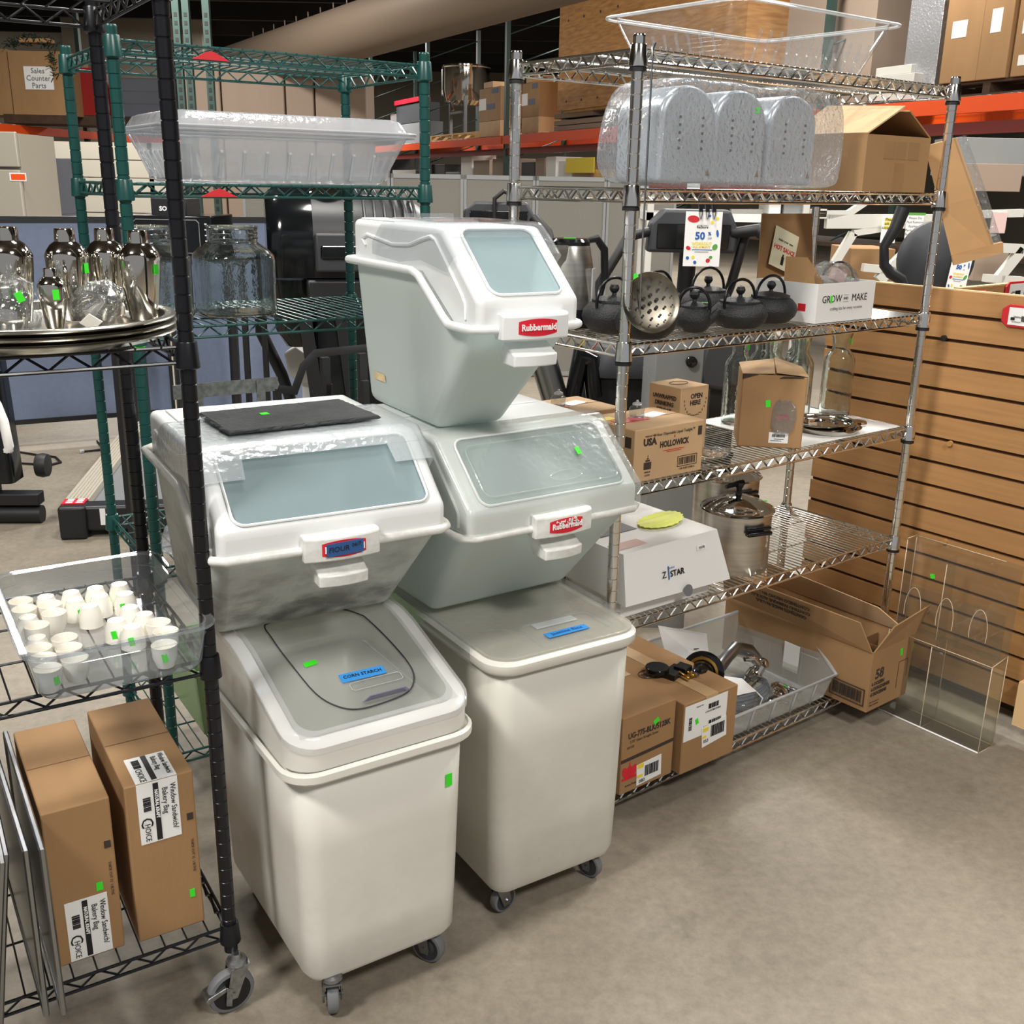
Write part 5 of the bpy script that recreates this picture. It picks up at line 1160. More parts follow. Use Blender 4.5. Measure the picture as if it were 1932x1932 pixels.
# two bakery bag cartons
z = seat(BZ['D'])
def bagbox(label, a, b, w_, d_, h_, lab_z, yaw=0, wraptop=False):
    t = carton('cardboard_carton', label, 'cardboard box', UB.w(a, b, z), UB.yaw+yaw, w_, d_, h_, 'card', 'brown bakery bag cartons', top_tape=False, seam='x')
    F = front(); x0 = w_*.17; x1 = x0+.076
    m = MB(); F.rect(m, x0, lab_z, x1, lab_z+.130, 1.2)
    if wraptop: Face((0, 0, h_), X3, Y3, .0008).rect(m, x0, 0, x1, .100, 1.2)
    m.build('product_label', 'white_paper', t)
    def pr(m, F, u0, v1, l=2.4):
        # lettering runs down the label
        F.text(m, 'Window Sandwich/', .0150, x1-.010, v1-.062, l, rot=-math.pi/2, sx=.84); F.text(m, 'Bakery Bag', .0150, x1-.025, v1-.046, l, rot=-math.pi/2, sx=.85)
        F.rect(m, x1-.046, v1-.127, x1-.036, v1-.004, l)
        F.bars(m, x0+.010, v1-.060, x0+.024, v1-.030, 16, l, False)
        F.text(m, 'HOICE', .0150, x0+.014, v1-.106, l, rot=-math.pi/2, sx=.85); F.text(m, 'C', .032, x0+.013, v1-.084, l, rot=-math.pi/2)
    m = MB(); pr(m, F, x0, lab_z+.130)
    if wraptop: pr(m, Face((0, 0, h_-.026), X3, Y3, .0008), x0, .088) if False else None
    m.build('label_print', 'print_black', t)
    m = MB(); F.text(m, 'NATURAL KRAFT', .0088, x1-.041, lab_z+.082, 3.6, rot=-math.pi/2, bold=.0003, sx=.9); m.build('band_lettering', 'print_white', t)
    if wraptop:
        FT = Face((0, 0, h_), X3, Y3, .0008); m = MB(); FT.text(m, 'Window Sandwich/', .0150, x1-.010, .052, 2.4, rot=-math.pi/2, sx=.72); FT.text(m, 'Bakery Bag', .0150, x1-.025, .060, 2.4, rot=-math.pi/2, sx=.8); FT.rect(m, x1-.046, .002, x1-.036, .098, 2.4); FT.bars(m, x0+.010, .055, x0+.024, .088, 14, 2.4, False); FT.text(m, 'CHOICE', .017, x0+.015, .026, 2.4, rot=-math.pi/2, sx=.8); m.build('top_label_print', 'print_black', t)
    m = MB(); F.text(m, 'THICK CUT 12  1.0LTHS', .007, w_-.012, .16, 1.2, rot=-math.pi/2); m.build('side_print', 'card_print', t); m = MB(); F.rect(m, w_-.018, h_-.105, w_-.006, h_-.09, 1.2); m.build('arrow_mark', 'card_print', t)
    return t
b1 = bagbox('brown bakery bag carton on the left, white label at its bottom front', .9075, .040, .119, .345, .332, .004)
sticker(b1, front(), .085, .150, .012, .018)
b2 = bagbox('brown bakery bag carton on the right, white label folded over its top edge', 1.052, .034, .128, .345, .345, .214, wraptop=True)
sticker(b2, front(), .108, .075, .010, .018)
# baking racks leaning at the left end
for k in range(5):
    t = thing('cooling_grid', ['sheet pan leaning against the left carton', 'second sheet pan from the cartons', 'middle sheet pan of the leaning row', 'fourth sheet pan from the cartons', 'leftmost sheet pan at the picture edge'][k] + ', edge towards the camera', 'baking sheet', UB.w(.865-.016*k, -.075, z+.002), UB.yaw, 'sheet pans leaning on the bottom of the black rack')
    t.location = UB.w([.893, .866, .792, .781, .770][k], -.085+.01*(k % 3), z+.002); t.rotation_euler = (0, R_([0, .5, 8, 8.5, 9][k]), UB.yaw+R_([0, .6, -1, -1.5, -2][k]))
    m = MB(); m.box(-.0008, .0, .0, .0008, .46, .338); m.build('sheet', 'aluminium', t)
    m = MB(); m.tube([(0, 0, 0), (0, .46, 0), (0, .46, .338), (0, 0, .338)], .0038, 6, closed=True); m.build('rolled_edge', 'dull_chrome', t)
# acrylic literature holder on the floor
t = thing('acrylic_holder', 'clear acrylic brochure holder with two pocket tiers standing on the floor by the slatted panel', 'display stand', UC.w(1.170, -.055, 0), UC.yaw-R_(90))
# local x runs along the panel (towards the camera), local y away from the chrome rack
Lx = .345; Dy = .085
m = MB(); e = .003
def pane(x0, y0, z0, x1, y1, z1): m.box(min(x0, x1), min(y0, y1), z0, max(x0, x1), max(y0, y1), z1)
pane(0, Dy, 0, Lx, Dy+e, .585); pane(0, 0, .0, Lx, e, .285); pane(0, 0, 0, e, Dy, .30); pane(Lx-e, 0, 0, Lx, Dy, .30); pane(0, 0, 0, Lx, Dy, e)
pane(.15, 0, 0, .15+e, Dy, .28); pane(0, 0, .285, Lx, Dy, .288); pane(0, .035, .29, Lx, .035+e, .44); pane(.14, .035, .29, .14+e, Dy, .56); pane(0, .035, .29, e, Dy, .58); pane(Lx-e, .035, .29, Lx, Dy, .45)
m.build('acrylic_sheet', 'acrylic', t)
m = MB(); r1 = .0014
for pts in ([(0, 0, .001), (Lx, 0, .001)], [(0, 0, 0), (0, 0, .285)], [(Lx, 0, 0), (Lx, 0, .285)], [(Lx, Dy, 0), (Lx, Dy, .30)], [(0, 0, .286), (Lx, 0, .286)], [(Lx, 0, .286), (Lx, Dy, .30)], [(.15, 0, 0), (.15, 0, .28)], [(.15, Dy, 0), (.15, Dy, .28)], [(.15, 0, .001), (.15, Dy, .001)], [(0, Dy, .585), (Lx*.85, Dy, .585)], [(0, .035, .585), (0, Dy, .587)], [(0, .035, .29), (0, .035, .58)], [(0, Dy, .29), (0, Dy, .58)], [(.14, .035, .29), (.14, .035, .54)], [(Lx, 0, .001), (Lx, Dy, .001)], [(0, Dy, .001), (Lx, Dy, .001)], [(0, 0, 0), (0, Dy, 0)]): m.tube([pts[0], pts[1]], r1, 5)
m.build('polished_edges', 'acrylic_edge', t)
MB().tube([(0, -.001, .003), (Lx, -.001, .003)], .0028, 6).build('base_edge_highlight', 'print_white', t)  # white tube paints the bright line of light along the base
for cx in (.02, .13, .24): m = MB(); m.tube([(cx+.028+.028*math.cos(q), .034, .36+.075*math.sin(q)) for q in [math.pi*(-.1+1.2*k/14) for k in range(15)]], .0010, 5); m.build('finger_cutout_edge', 'acrylic_edge', t)
F = Face((0, .034, .29), X3, Z3, .0012); sticker(t, F, .10, .20, .014, .014, .3)
# ---------------------------------------------------------------- slatted wood display unit
t = thing('slatwall_display', 'tan slatted wood display panel with dark grooves on the right behind the chrome rack', 'slatwall panel', UC.w(1.362, .443, 0), UC.yaw-R_(90))
Lw = 1.35; zt_ = 1.335
m = MB(); m.box(0, .012, .10, Lw, .020, zt_-.01); m.build('groove_backing', 'wood_groove', t)
m = MB(); g = [zt_] + [1.262-.0772*k for k in range(15)] + [.098]
for k in range(len(g)-1):
    m.box(0, 0, g[k+1]+(.0055 if k < len(g)-2 else 0), Lw, .013, g[k]-(.0055 if k else 0))
m.build('slat_boards', 'wood_slat', t)
m = MB(); m.box(-.001, .0, zt_, Lw, .022, zt_+.004); m.build('top_edge_band', 'wood_edge', t)
m = MB(); m.box(.0, .0205, .02, .04, .30, zt_-.02); m.box(Lw-.05, .0205, .02, Lw, .3, zt_-.02); m.build('end_frame', 'wood_edge', t)
m = MB(); m.box(.02, .16, .0, Lw-.05, .19, .12); m.build('base_beam', 'dark_wood', t)
MB().box(.855, -.035, .055, .96, -.001, .20).build('base_foot', 'wood_edge', t)
for i, (x, z_) in enumerate(((.435, 1.19), (.505, .87), (.535, .555), (.51, .31))):
    MB().lathe([(.001, .010), (.0085, .010), (.009, 0), (.001, 0)], 16, T=Matrix.Translation((x, 0, z_)) @ Matrix.Rotation(R_(90), 4, 'X')).build('wood_plug', 'print_black' if i == 0 else 'wood_peg', t)
a, b = onz(1812, 545.5, 1.335), onz(1960, 532, 1.335); d = (b-a); yw = math.atan2(d.y, d.x)
t = thing('slatwall_display', 'second tan slatted panel running back behind the first one at the right edge', 'slatwall panel', (a.x, a.y, 0), yw)
m = MB(); 
for k in range(len(g)-1): m.box(0, 0, g[k+1]+(.0055 if k < len(g)-2 else 0), 1.3, .013, g[k]-(.0055 if k else 0))
m.build('slat_boards', 'wood_slat', t)
m = MB(); m.box(0, .012, .1, 1.3, .02, zt_-.01); m.build('groove_backing', 'wood_groove', t)
MB().box(0, 0, zt_, 1.3, .022, zt_+.004).build('top_edge_band', 'wood_edge', t)
def tagholder(label, o, rz, s=1.):
    t = thing('tag_holder', label, 'sign holder', o, rz)
    m = MB(); m.loft([[Vector((x*s, y, z_*s)) for x, z_ in [(0, 0), (.02, -.015), (.13, -.015), (.13, .05), (.02, .05), (0, .035)]] for y in (-.008, -.002)], True, True, False); m.build('holder', 'red_print', t, bevel=.002)
    F = Face((.022*s, -.008, -.008*s), X3, Z3, .0012); m = MB(); F.rect(m, 0, 0, .10*s, .05*s); m.build('card', 'white_paper', t)
    m = MB(); F.bars(m, .040*s, .012*s, .075*s, .028*s, 16, 2.2); F.rect(m, .008*s, .014*s, .020*s, .022*s, 2.2); F.text(m, 'Habitat', .008*s, .028*s, .024*s, 2.2); F.text(m, 'for Humanity', .005*s, .026*s, .010*s, 2.2); m.build('card_print', 'print_black', t)
f = UC
tagholder('red tag holder with white barcode card clipped in the top groove of the slatted panel', UC.w(1.362, -.165, 1.262), UC.yaw-R_(90))
o_ = a + d.normalized()*.28
tagholder('red tag holder on the second slatted panel at the right edge of the picture', (o_.x, o_.y-.0, 1.295), yw)
o_ = a + d.normalized()*.05
tagholder('red tag holder poking up where the two slatted panels meet', (o_.x, o_.y-.0, 1.285), yw, .8)

# ---------------------------------------------------------------- office partitions
def partition(label, x0, y0, x1, y1, z0, z1, fab, seams, trim, feet=False, group='grey fabric office partitions'):
    dx, dy = x1-x0, y1-y0; L = math.hypot(dx, dy); t = thing('office_partition', label, 'partition', (x0, y0, 0), math.atan2(dy, dx), group)
    MB().box(.02, 0, z0+.02, L-.02, .05, z1-.03).build('fabric_panel', fab, t)
    m = MB(); m.box(0, -.006, z1-.035, L, .056, z1); m.box(0, -.006, z0, L, .056, z0+.03); m.box(0, -.006, z0, .022, .056, z1); m.box(L-.022, -.006, z0, L, .056, z1); m.build('frame', trim, t)
    if feet:
        for x in (.25, L-.25): caster(t, (x, .025, 0), .035, .03, z0, R_(30), False)
    return t
Pw = .60
x = -2.25; n = 0
names_ = ['first', 'second', 'third', 'fourth', 'fifth', 'sixth']
for k in range(6):
    xa = x+Pw*k; xb = xa+Pw-.006
    partition('grey fabric office partition behind the racks, %s from the left of the row' % names_[k], xa, 8.95+.06*k, xb, 9.0+.06*k, .02, 1.685, 'fabric_grey', 0, 'panel_trim')
pa, pb2 = onz(40, 801, .14), onz(210, 788, .14)
dv = (pb2-pa).normalized(); s0 = pa-dv*1.9; e0 = pa+dv*.95
partition('blue fabric office partition on casters at the far left', s0.x, s0.y, e0.x-dv.x*.02, e0.y-dv.y*.02, .14, 1.385, 'fabric_blue', 0, 'black_plastic', True, 'blue fabric office partitions')
e1 = e0+dv*1.25
partition('blue fabric office partition seen through the green rack', e0.x, e0.y, e1.x, e1.y, .14, 1.385, 'fabric_blue', 0, 'black_plastic', True, 'blue fabric office partitions')

# ---------------------------------------------------------------- exercise machines and other things behind the racks
t = thing('treadmill', 'black treadmill deck with pale ribbed side rail and red warning label on the floor', 'treadmill', (-2.10, 4.66, 0), R_(99.8))
Lt = 1.9   # local x away from the camera, local y to the left
m = MB(); m.box(.06, -.62, .06, Lt, -.11, .125); m.build('running_deck', 'mid_grey', t)
for y0 in (-.11, -.72):
    m = MB(); m.box(.08, y0, .09, Lt, y0+.11, .158)
    for k in range(6): m.box(.08, y0+.012+.016*k, .158, Lt, y0+.020+.016*k, .162)
    m.build('side_rail', 'fridge', t)
m = MB(); m.box(-.02, -.75, .03, .09, .01, .150); m.box(-.05, -.115, .0, .06, .005, .158); m.build('end_cap', 'black_plastic', t, bevel=.012)
m = MB(); m.box(.0, -.105, .158, .085, -.003, .163); wl = m.build('warning_label', 'badge_red', t)
m = MB()
for i in range(3):
    for j in range(2): m.box(.010+.026*i, -.095+.045*j, .1632, .024+.026*i, -.065+.045*j, .1638)
m.build('label_print', 'print_white', wl)
m = MB(); m.box(-.0215, -.20, .06, -.0205, -.175, .14); m.build('side_label', 'white_paper', t)
for y0 in (-.06, -.66): MB().tube([(Lt-.1, y0, .1), (Lt-.05, y0, .7), (Lt-.25, y0, 1.2)], .03, 10).build('upright', 'black_plastic', t)
MB().box(Lt-.42, -.72, 1.15, Lt-.18, -.0, 1.30).build('console', 'black_plastic', t, bevel=.03)
t = thing('folded_treadmill', 'black folded-up treadmill standing at the left edge behind the rack', 'treadmill', (-2.75, 4.85, 0), R_(4))
m = MB(); m.loft([rrect(.50, .16, .03, .20, .10, .05), rrect(.44, .15, .03, 1.10, .08, .12), rrect(.42, .13, .03, 1.22, .07, .16)]); m.build('raised_deck', 'gloss_black', t)
MB().tube([(-.1, 0, .04), (.46, 0, .04)], .045, 16).build('rear_roller', 'black_plastic', t)
m = MB(); m.box(-.15, -.03, .09, .46, .05, .15); m.box(.20, .0, .05, .26, .06, .32); m.build('base_frame', 'black_plastic', t, bevel=.006)
MB().lathe([(.001, -.03), (.055, -.025), (.06, 0), (.055, .025), (.001, .03)], 24, T=Matrix.Translation((.45, .1, .26)) @ Matrix.Rotation(R_(90), 4, 'Y')).build('transport_wheel', 'black_rubber', t)
MB().tube([(.29, .02, .62), (.335, -.01, .50), (.34, .0, .38), (.30, .03, .30), (.30, .05, .75)], .022, 10).build('white_strut', 'white_paper', t)
def cord(name, label, pts, r=.006, mat='black_rubber'):
    o = MB().tube(pts, r, 8).build(name, mat); tag(o, label, 'power cord'); return o
p_ = [onz(*q, .008) for q in [(20, 850), (70, 858), (105, 862), (115, 872), (95, 877), (40, 874)]]; cord('power_cord', 'black power cord looping on the floor near the left edge', p_)
p_ = [onz(*q, .008) for q in [(155, 852), (175, 850), (196, 848), (206, 862), (190, 840), (183, 832)]]; c_ = cord('power_cord', 'black power cord with clear plug beside the treadmill rail', p_)
MB().tube([onz(150, 852, .012), onz(158, 851, .012)], .012, 10).build('plug', 'frosted_plastic', c_)

# barbecue grill behind the green rack
gx = at(505, 480, 4.1); t = thing('barbecue_grill', 'black barbecue grill with rounded hood and slot handle behind the green rack', 'grill', (gx.x, 4.1, 0), R_(14))
prof = [(-.02, 1.26), (-.045, 1.38), (-.03, 1.47), (.03, 1.55), (.13, 1.595), (.26, 1.60), (.38, 1.57), (.44, 1.50), (.44, 1.26)]
def hoodring(x, k, dz=0): return [Vector((x, .2+(y-.2)*k, 1.26+(z-1.26)*k+dz)) for y, z in prof]
MB().loft([hoodring(0, .86), hoodring(.02, .96), hoodring(.06, 1), hoodring(.17, 1)], True, True).build('hood_end', 'gloss_black', t)
MB().loft([hoodring(.171, .995), hoodring(.34, .985), hoodring(.46, .93), hoodring(.58, .84), hoodring(.62, .76)], True, True).build('hood', 'black_plastic', t)
m = MB(); m.box(.175, -.062, 1.285, .40, -.040, 1.43); m.build('front_plate', 'dark_grey', t, bevel=.01)
MB().box(.195, -.078, 1.335, .42, -.060, 1.385).build('slot_handle', 'gloss_black', t, bevel=.012)
MB().box(.14, -.05, 1.18, .60, .40, 1.255).build('shelf_front', 'black_plastic', t, bevel=.01)
m = MB()
for k in range(6):
    x = .37+.04*k; kk = .985-.055*max(0, x-.34)/.12; m.tube([v+Vector((0, 0, .002)) for v in hoodring(x, kk)[2:7]], .006, 6)
m.build('hood_ribs', 'black_plastic', t)
MB().lathe([(.001, .012), (.045, .010), (.052, .004), (.05, 0), (.001, 0)], 30, sx=1.35, sy=.8, T=Matrix.Translation((.235, .06, 1.575)) @ Matrix.Rotation(R_(18), 4, 'X')).build('gauge', 'polished_steel', t)
m = MB(); m.loft([rrect(.17, .34, .05, 1.25, .085, .18), rrect(.16, .30, .05, 1.05, .10, .20), rrect(.12, .26, .05, .98, .12, .22)]); m.build('lower_bowl', 'gloss_black', t)
m = MB(); m.box(.17, .02, .12, .52, .38, 1.19); m.build('cabinet', 'gloss_black', t, bevel=.008)
m = MB(); m.box(.22, -.02, .25, .27, .02, 1.1, T=Matrix.Rotation(R_(-6), 4, 'Y')); m.box(.36, -.02, .25, .42, .02, 1.1, T=Matrix.Rotation(R_(-6), 4, 'Y')); m.build('leg_bar', 'black_plastic', t)
# pale cabinet piece and black tube below the grill
q_ = at(560, 680, 4.5); t = thing('exercise_bike', 'pale curved machine shroud with black tubes below the grill', 'exercise machine', (q_.x, 4.6, 0), 0)
MB().prism([(-.07, .90), (-.05, .80), (.0, .765), (.10, .765), (.08, .86), (-.02, .93)], -.04, .05, 'y').build('shroud', 'apple_white', t, bevel=.01)
MB().tube([(-.17, 0, 1.06), (-.17, .0, .98), (-.09, 0, .80), (.0, .0, .50), (.02, 0, .1)], .026, 12).build('frame_tube', 'black_plastic', t)
MB().box(.0, -.01, .15, .035, .02, .78).build('post', 'white_paper', t)
MB().box(-.25, -.04, .0, .25, .06, .12).build('base', 'black_plastic', t, bevel=.02)
# microwave and screen
def boxthing(name, label, cat, x0, y0, x1, y1, Y, depth, mat, group=None, bevel=.004, rest=None):
    "a real box whose near face spans two corners (pixels) at distance Y"
    a_, b_ = at(x0, y1, Y), at(x1, y0, Y); t = thing(name, label, cat, ((a_.x+b_.x)/2, Y, a_.z), 0, group); w2 = (b_.x-a_.x)/2; h = b_.z-a_.z
    MB().box(-w2, 0, 0, w2, depth, h).build('body', mat, t, bevel=bevel); return t, w2, h
t, w2, h = boxthing('microwave_oven', 'black microwave oven with rounded door outline behind the glass jars', 'microwave', 252, 408, 398, 482, 3.95, .30, 'gloss_black')
m = MB(); m.tube([(x+0, -.004, z_) for x, z_ in [(-w2+.01, .02), (-w2+.01, h-.025), (-w2+.02, h-.015), (w2-.055, h-.015), (w2-.045, h-.025), (w2-.045, .02), (w2-.055, .012), (-w2+.02, .012)]], .0018, 5, closed=True); m.build('door_outline', 'print_grey', t)
m = MB()
for k in range(6): m.box(w2-.026, -.002, h-.03-.02*k, w2-.018, .0, h-.026-.02*k)
m.build('buttons', 'white_paper', t)
zc_ = at(325, 482, 3.95).z
t2 = thing('utility_table', 'dark table carrying the microwave behind the green rack', 'table', (at(325, 482, 3.95).x, 3.95, 0), 0); MB().box(-.27, -.02, zc_-.03, .27, .34, zc_-.0005).build('table_top', 'black_plastic', t2)
for x, y in ((-.26, 0), (.24, 0), (-.26, .30), (.24, .30)): MB().box(x, y, 0, x+.02, y+.02, zc_-.03).build('leg', 'black_plastic', t2)
t, w2, h = boxthing('console_box', 'small black console marked SO on top of the microwave', 'console', 286, 374, 350, 408.2, 4.0, .18, 'black_plastic')
m = MB(); m.text('SO', .022, (-.02, -.001, h*.42), X3, Z3, bold=.001); m.build('lettering', 'print_white', t)
# elliptical machines
def elliptical(label, px, py, Y, w_, rz, arms, poster=False, big=False):
    c = at(px, py, Y); t = thing('elliptical_machine', label, 'exercise machine', (c.x, Y, 0), rz, 'exercise machines')
    z1 = c.z; h2 = .09 if big else .07
    m = MB(); m.prism([(-w_, z1-h2*1.2), (w_, z1-h2*1.2), (w_*1.03, z1-.01), (w_*.82, z1+h2*.9), (-w_*.66, z1+h2*.9), (-w_*.96, z1+.02)], -.04, .07, 'y'); m.build('console', 'dark_grey', t, bevel=.015, seg=3)
    m = MB(); m.prism([(-w_*.8, z1-h2*1.0), (w_*.8, z1-h2*1.0), (w_*.85, z1+h2*.2), (-w_*.8, z1+h2*.2)], -.048, -.041, 'y'); m.build('screen_panel', 'gloss_black', t, bevel=.004)
    MB().tube([(0, .05, z1-.08), (0, .12, z1*.5), (0, .1, .12)], .04, 12).build('mast', 'black_plastic', t)
    MB().box(-.25, -.5, .02, .25, .8, .10).build('base', 'black_plastic', t, bevel=.02)
    for pts, r in arms: MB().tube([(x, y, z1+z_) for x, y, z_ in pts], r, 10).build('handle_arm', 'black_rubber', t)
    return t
elliptical('elliptical machine with dark console and loop handle behind the chrome rack rear post', 940, 402, 6.2, .20, 0, [([(-.02, -.06, -.05), (-.02, -.06, .08), (.03, -.06, .12), (.08, -.05, .10)], .012), ([(.20, -.03, -.02), (.28, -.08, -.10), (.32, -.1, -.22), (.33, -.1, -.6)], .03)])
el = elliptical('elliptical machine with big console carrying the hanging sale poster', 1305, 430, 4.9, .20, 0, [([(-.20, -.02, -.02), (-.26, -.08, -.03), (-.30, -.10, -.05), (-.42, -.1, -.26), (-.46, -.06, -.80)], .022), ([(.18, -.02, -.02), (.28, -.08, -.0), (.34, -.08, -.05), (.34, -.1, -.25), (.36, -.05, -.7)], .026), ([(.25, 0, -.0), (.20, .02, -.25), (.12, .05, -.5)], .022)], big=True)
def poster(label, px0, py0, px1, py1, Y, rz=0, full=True, tilt=0):
    a_ = at(px0, py1, Y); b_ = at(px1, py0, Y); w_ = b_.x-a_.x; h_ = b_.z-a_.z
    t = thing('sale_poster', label, 'poster', (a_.x, Y, a_.z), rz); t.rotation_euler = (0, R_(tilt), rz)
    MB().box(0, 0, 0, w_, .002, h_).build('paper', 'white_paper', t)
    F = Face((0, 0, 0), X3, Z3, .0012); s = w_/.19
    m = MB(); F.text(m, '50', .052*s, w_*.42, h_*.555, bold=.0016); F.text(m, '%', .024*s, w_*.68, h_*.60, bold=.0008); F.text(m, 'OFF', .013*s, w_*.69, h_*.515); F.rect(m, w_*.22, h_*.30, w_*.78, h_*.312)
    m.build('blue_print', 'print_blue', t)
    for mt, cx, cy, cw, ch, ro in (('print_blue', .07, .12, .09, .065, .4), ('print_blue', .28, .04, .09, .065, .4), ('print_blue', .60, .90, .09, .05, .4), ('print_blue', .86, .54, .07, .14, .15), ('print_yellow', .82, .85, .09, .06, .6), ('print_yellow', .68, .78, .09, .06, .6), ('print_yellow', .22, .14, .09, .06, .6), ('red_print', .05, .80, .33, .13, -.1), ('red_print', .05, .30, .14, .07, -.5), ('red_print', .62, .07, .12, .08, .5), ('print_green', .78, .30, .14, .12, -.5), ('print_green', .70, .14, .10, .06, .3)):
        m = MB(); a_ = [(w_*(cx+cw/2)+w_*cw*.5*math.cos(q)*math.cos(ro)-h_*ch*.5*math.sin(q)*math.sin(ro), h_*(cy+ch/2)+w_*cw*.5*math.cos(q)*math.sin(ro)+h_*ch*.5*math.sin(q)*math.cos(ro)) for q in [math.pi*k/6 for k in range(12)]]; m.loft([[F.pt(x, y, .1) for x, y in a_], [F.pt(x, y, 1) for x, y in a_]], True, True, False); m.build('printed_picture', mt, t)
    m = MB(); F.text(m, 'WORKOUT', .020*s, w_*.48, h_*.42, bold=.0004); F.text(m, 'EQUIPMENT', .017*s, w_*.48, h_*.36, bold=.0004)
    m.build('yellow_print', 'print_yellow', t)
    m = MB(); F.text(m, 'ReStore', .018*s, w_*.47, h_*.72, bold=.0003); F.text(m, "Habitat for Humanity", .006*s, w_*.47, h_*.755); F.rect(m, w_*.30, h_*.265, w_*.68, h_*.27); m.build('black_print', 'print_black', t)
    return t, w_, h_
t, w_, h_ = poster('white 50 percent off sale poster hanging from black clips on the machine console', 1288, 400, 1364, 502, 4.74)
for k in range(3):
    m = MB(); x = w_*(.40+.18*k); m.prism([(x-.012, h_+.03), (x+.012, h_+.03), (x+.006, h_-.0), (x-.006, h_)], -.006, .012, 'y'); m.build('binder_clip', 'gloss_black', t)
    MB().tube([(x-.008, -.004, h_+.005), (x-.002, -.010, h_-.03), (x+.002, -.010, h_-.03), (x+.008, -.004, h_+.005)], .0018, 5).build('clip_wire', 'dull_chrome', t)
poster('second 50 percent off sale poster, lower right, seen between the bag and the slatted panel', 1782, 462, 1832, 552, 5.60, tilt=6)
t = thing('machine_upright', 'long black curved exercise arm seen behind the kit box and slatted panel', 'exercise machine', (0, 5.4, 0), 0)
pts = [at(*q, 5.4) for q in [(1705, 392), (1690, 430), (1668, 465), (1668, 500), (1680, 515), (1700, 528), (1712, 560), (1712, 900)]]
MB().tube([(p.x, 0, p.z) for p in pts], [.035, .032, .022, .024, .028, .028, .026, .026], 12).build('arm', 'black_plastic', t)
MB().box(pts[-1].x-.2, -.2, 0, pts[-1].x+.2, .3, pts[-1].z+.01).build('base', 'black_plastic', t, bevel=.02)
pts = [at(*q, 5.6) for q in [(1590, 520), (1620, 580), (1600, 700), (1580, 860)]]
q_ = at(1765, 490, 5.7); t = thing('exercise_bike', 'dark round flywheel housing behind the right post of the chrome rack', 'exercise machine', (q_.x, 5.7, 0), 0)
MB().lathe([(.001, -.06), (.15, -.05), (.20, -.02), (.20, .02), (.15, .05), (.001, .06)], 36, T=Matrix.Translation((0, 0, q_.z)) @ Matrix.Rotation(R_(90), 4, 'X')).build('flywheel', 'dark_grey', t)
MB().tube([(0, 0, q_.z-.1), (-.05, .0, .06)], .05, 12).build('stem', 'black_plastic', t); MB().box(-.3, -.06, 0, .3, .06, .08).build('base', 'black_plastic', t)
# dark chair/machine shapes seen below the third shelf of the chrome rack
q_ = at(1190, 700, 4.3); t = thing('exercise_machine_seat', 'dark padded machine seat seen under the third shelf of the chrome rack', 'exercise machine', (q_.x, 4.3, 0), 0)
m = MB(); m.loft([rrect(.40, .34, .1, q_.z-.02, 0, .1), rrect(.42, .36, .12, q_.z+.02, 0, .1), rrect(.34, .30, .12, q_.z+.10, 0, .1), rrect(.16, .14, .06, q_.z+.125, 0, .1)]); m.build('seat_pad', 'dark_grey', t)
m = MB(); m.box(-.16, .0, .05, .17, .25, q_.z-.02); m.build('housing', 'black_plastic', t, bevel=.02)
MB().tube([(-.23, -.05, .1), (-.24, -.05, q_.z-.12), (-.21, -.05, q_.z+.07), (-.17, -.05, q_.z+.05), (-.15, -.05, q_.z-.1)], .035, 10).build('arm', 'gloss_black', t)
MB().tube([(-.40, -.05, q_.z+.16), (-.30, -.05, q_.z-.14)], .055, 16).build('steel_tube', 'dull_chrome', t)
t, w2, h = boxthing('stove', 'grey stove panel with a round knob behind the straw box', 'stove', 1235, 640, 1330, 722, 3.72, .36, 'panel_trim')
MB().lathe([(.02, 0), (.02, .02), (.014, .024), (.001, .024)], 20, T=Matrix.Translation((.04, 0, h*.5)) @ Matrix.Rotation(R_(90), 4, 'X')).build('knob', 'gloss_black', t)
MB().box(-w2, .01, -at(1235, 722, 3.72).z, w2, .36, 0).build('oven_body', 'panel_trim', t)
q_ = at(1370, 690, 4.5); t = thing('machine_hood', 'dark angular machine cover under the third shelf behind the bottles', 'exercise machine', (q_.x, 4.5, 0), 0)
m = MB(); m.prism([(-.12, q_.z-.02), (-.09, q_.z+.11), (.02, q_.z+.16), (.12, q_.z+.12), (.14, q_.z-.05), (.05, q_.z-.12), (-.1, q_.z-.1)], 0, .2, 'y'); m.build('cover', 'dark_grey', t, bevel=.02)
MB().box(-.05, .05, 0, .06, .15, q_.z-.08).build('post', 'black_plastic', t)

# ---------------------------------------------------------------- pallet racks
def beam_line(name_label, p0, p1, z, h_, n, group):
    out = []; P0 = Vector(p0); P1 = Vector(p1); d = P1-P0; L = d.length; yw = math.atan2(d.y, d.x)
    return P0, P1, d.normalized(), yw, L
def ppoint(px, py, z): return onz(px, py, z)
RZ = 2.40
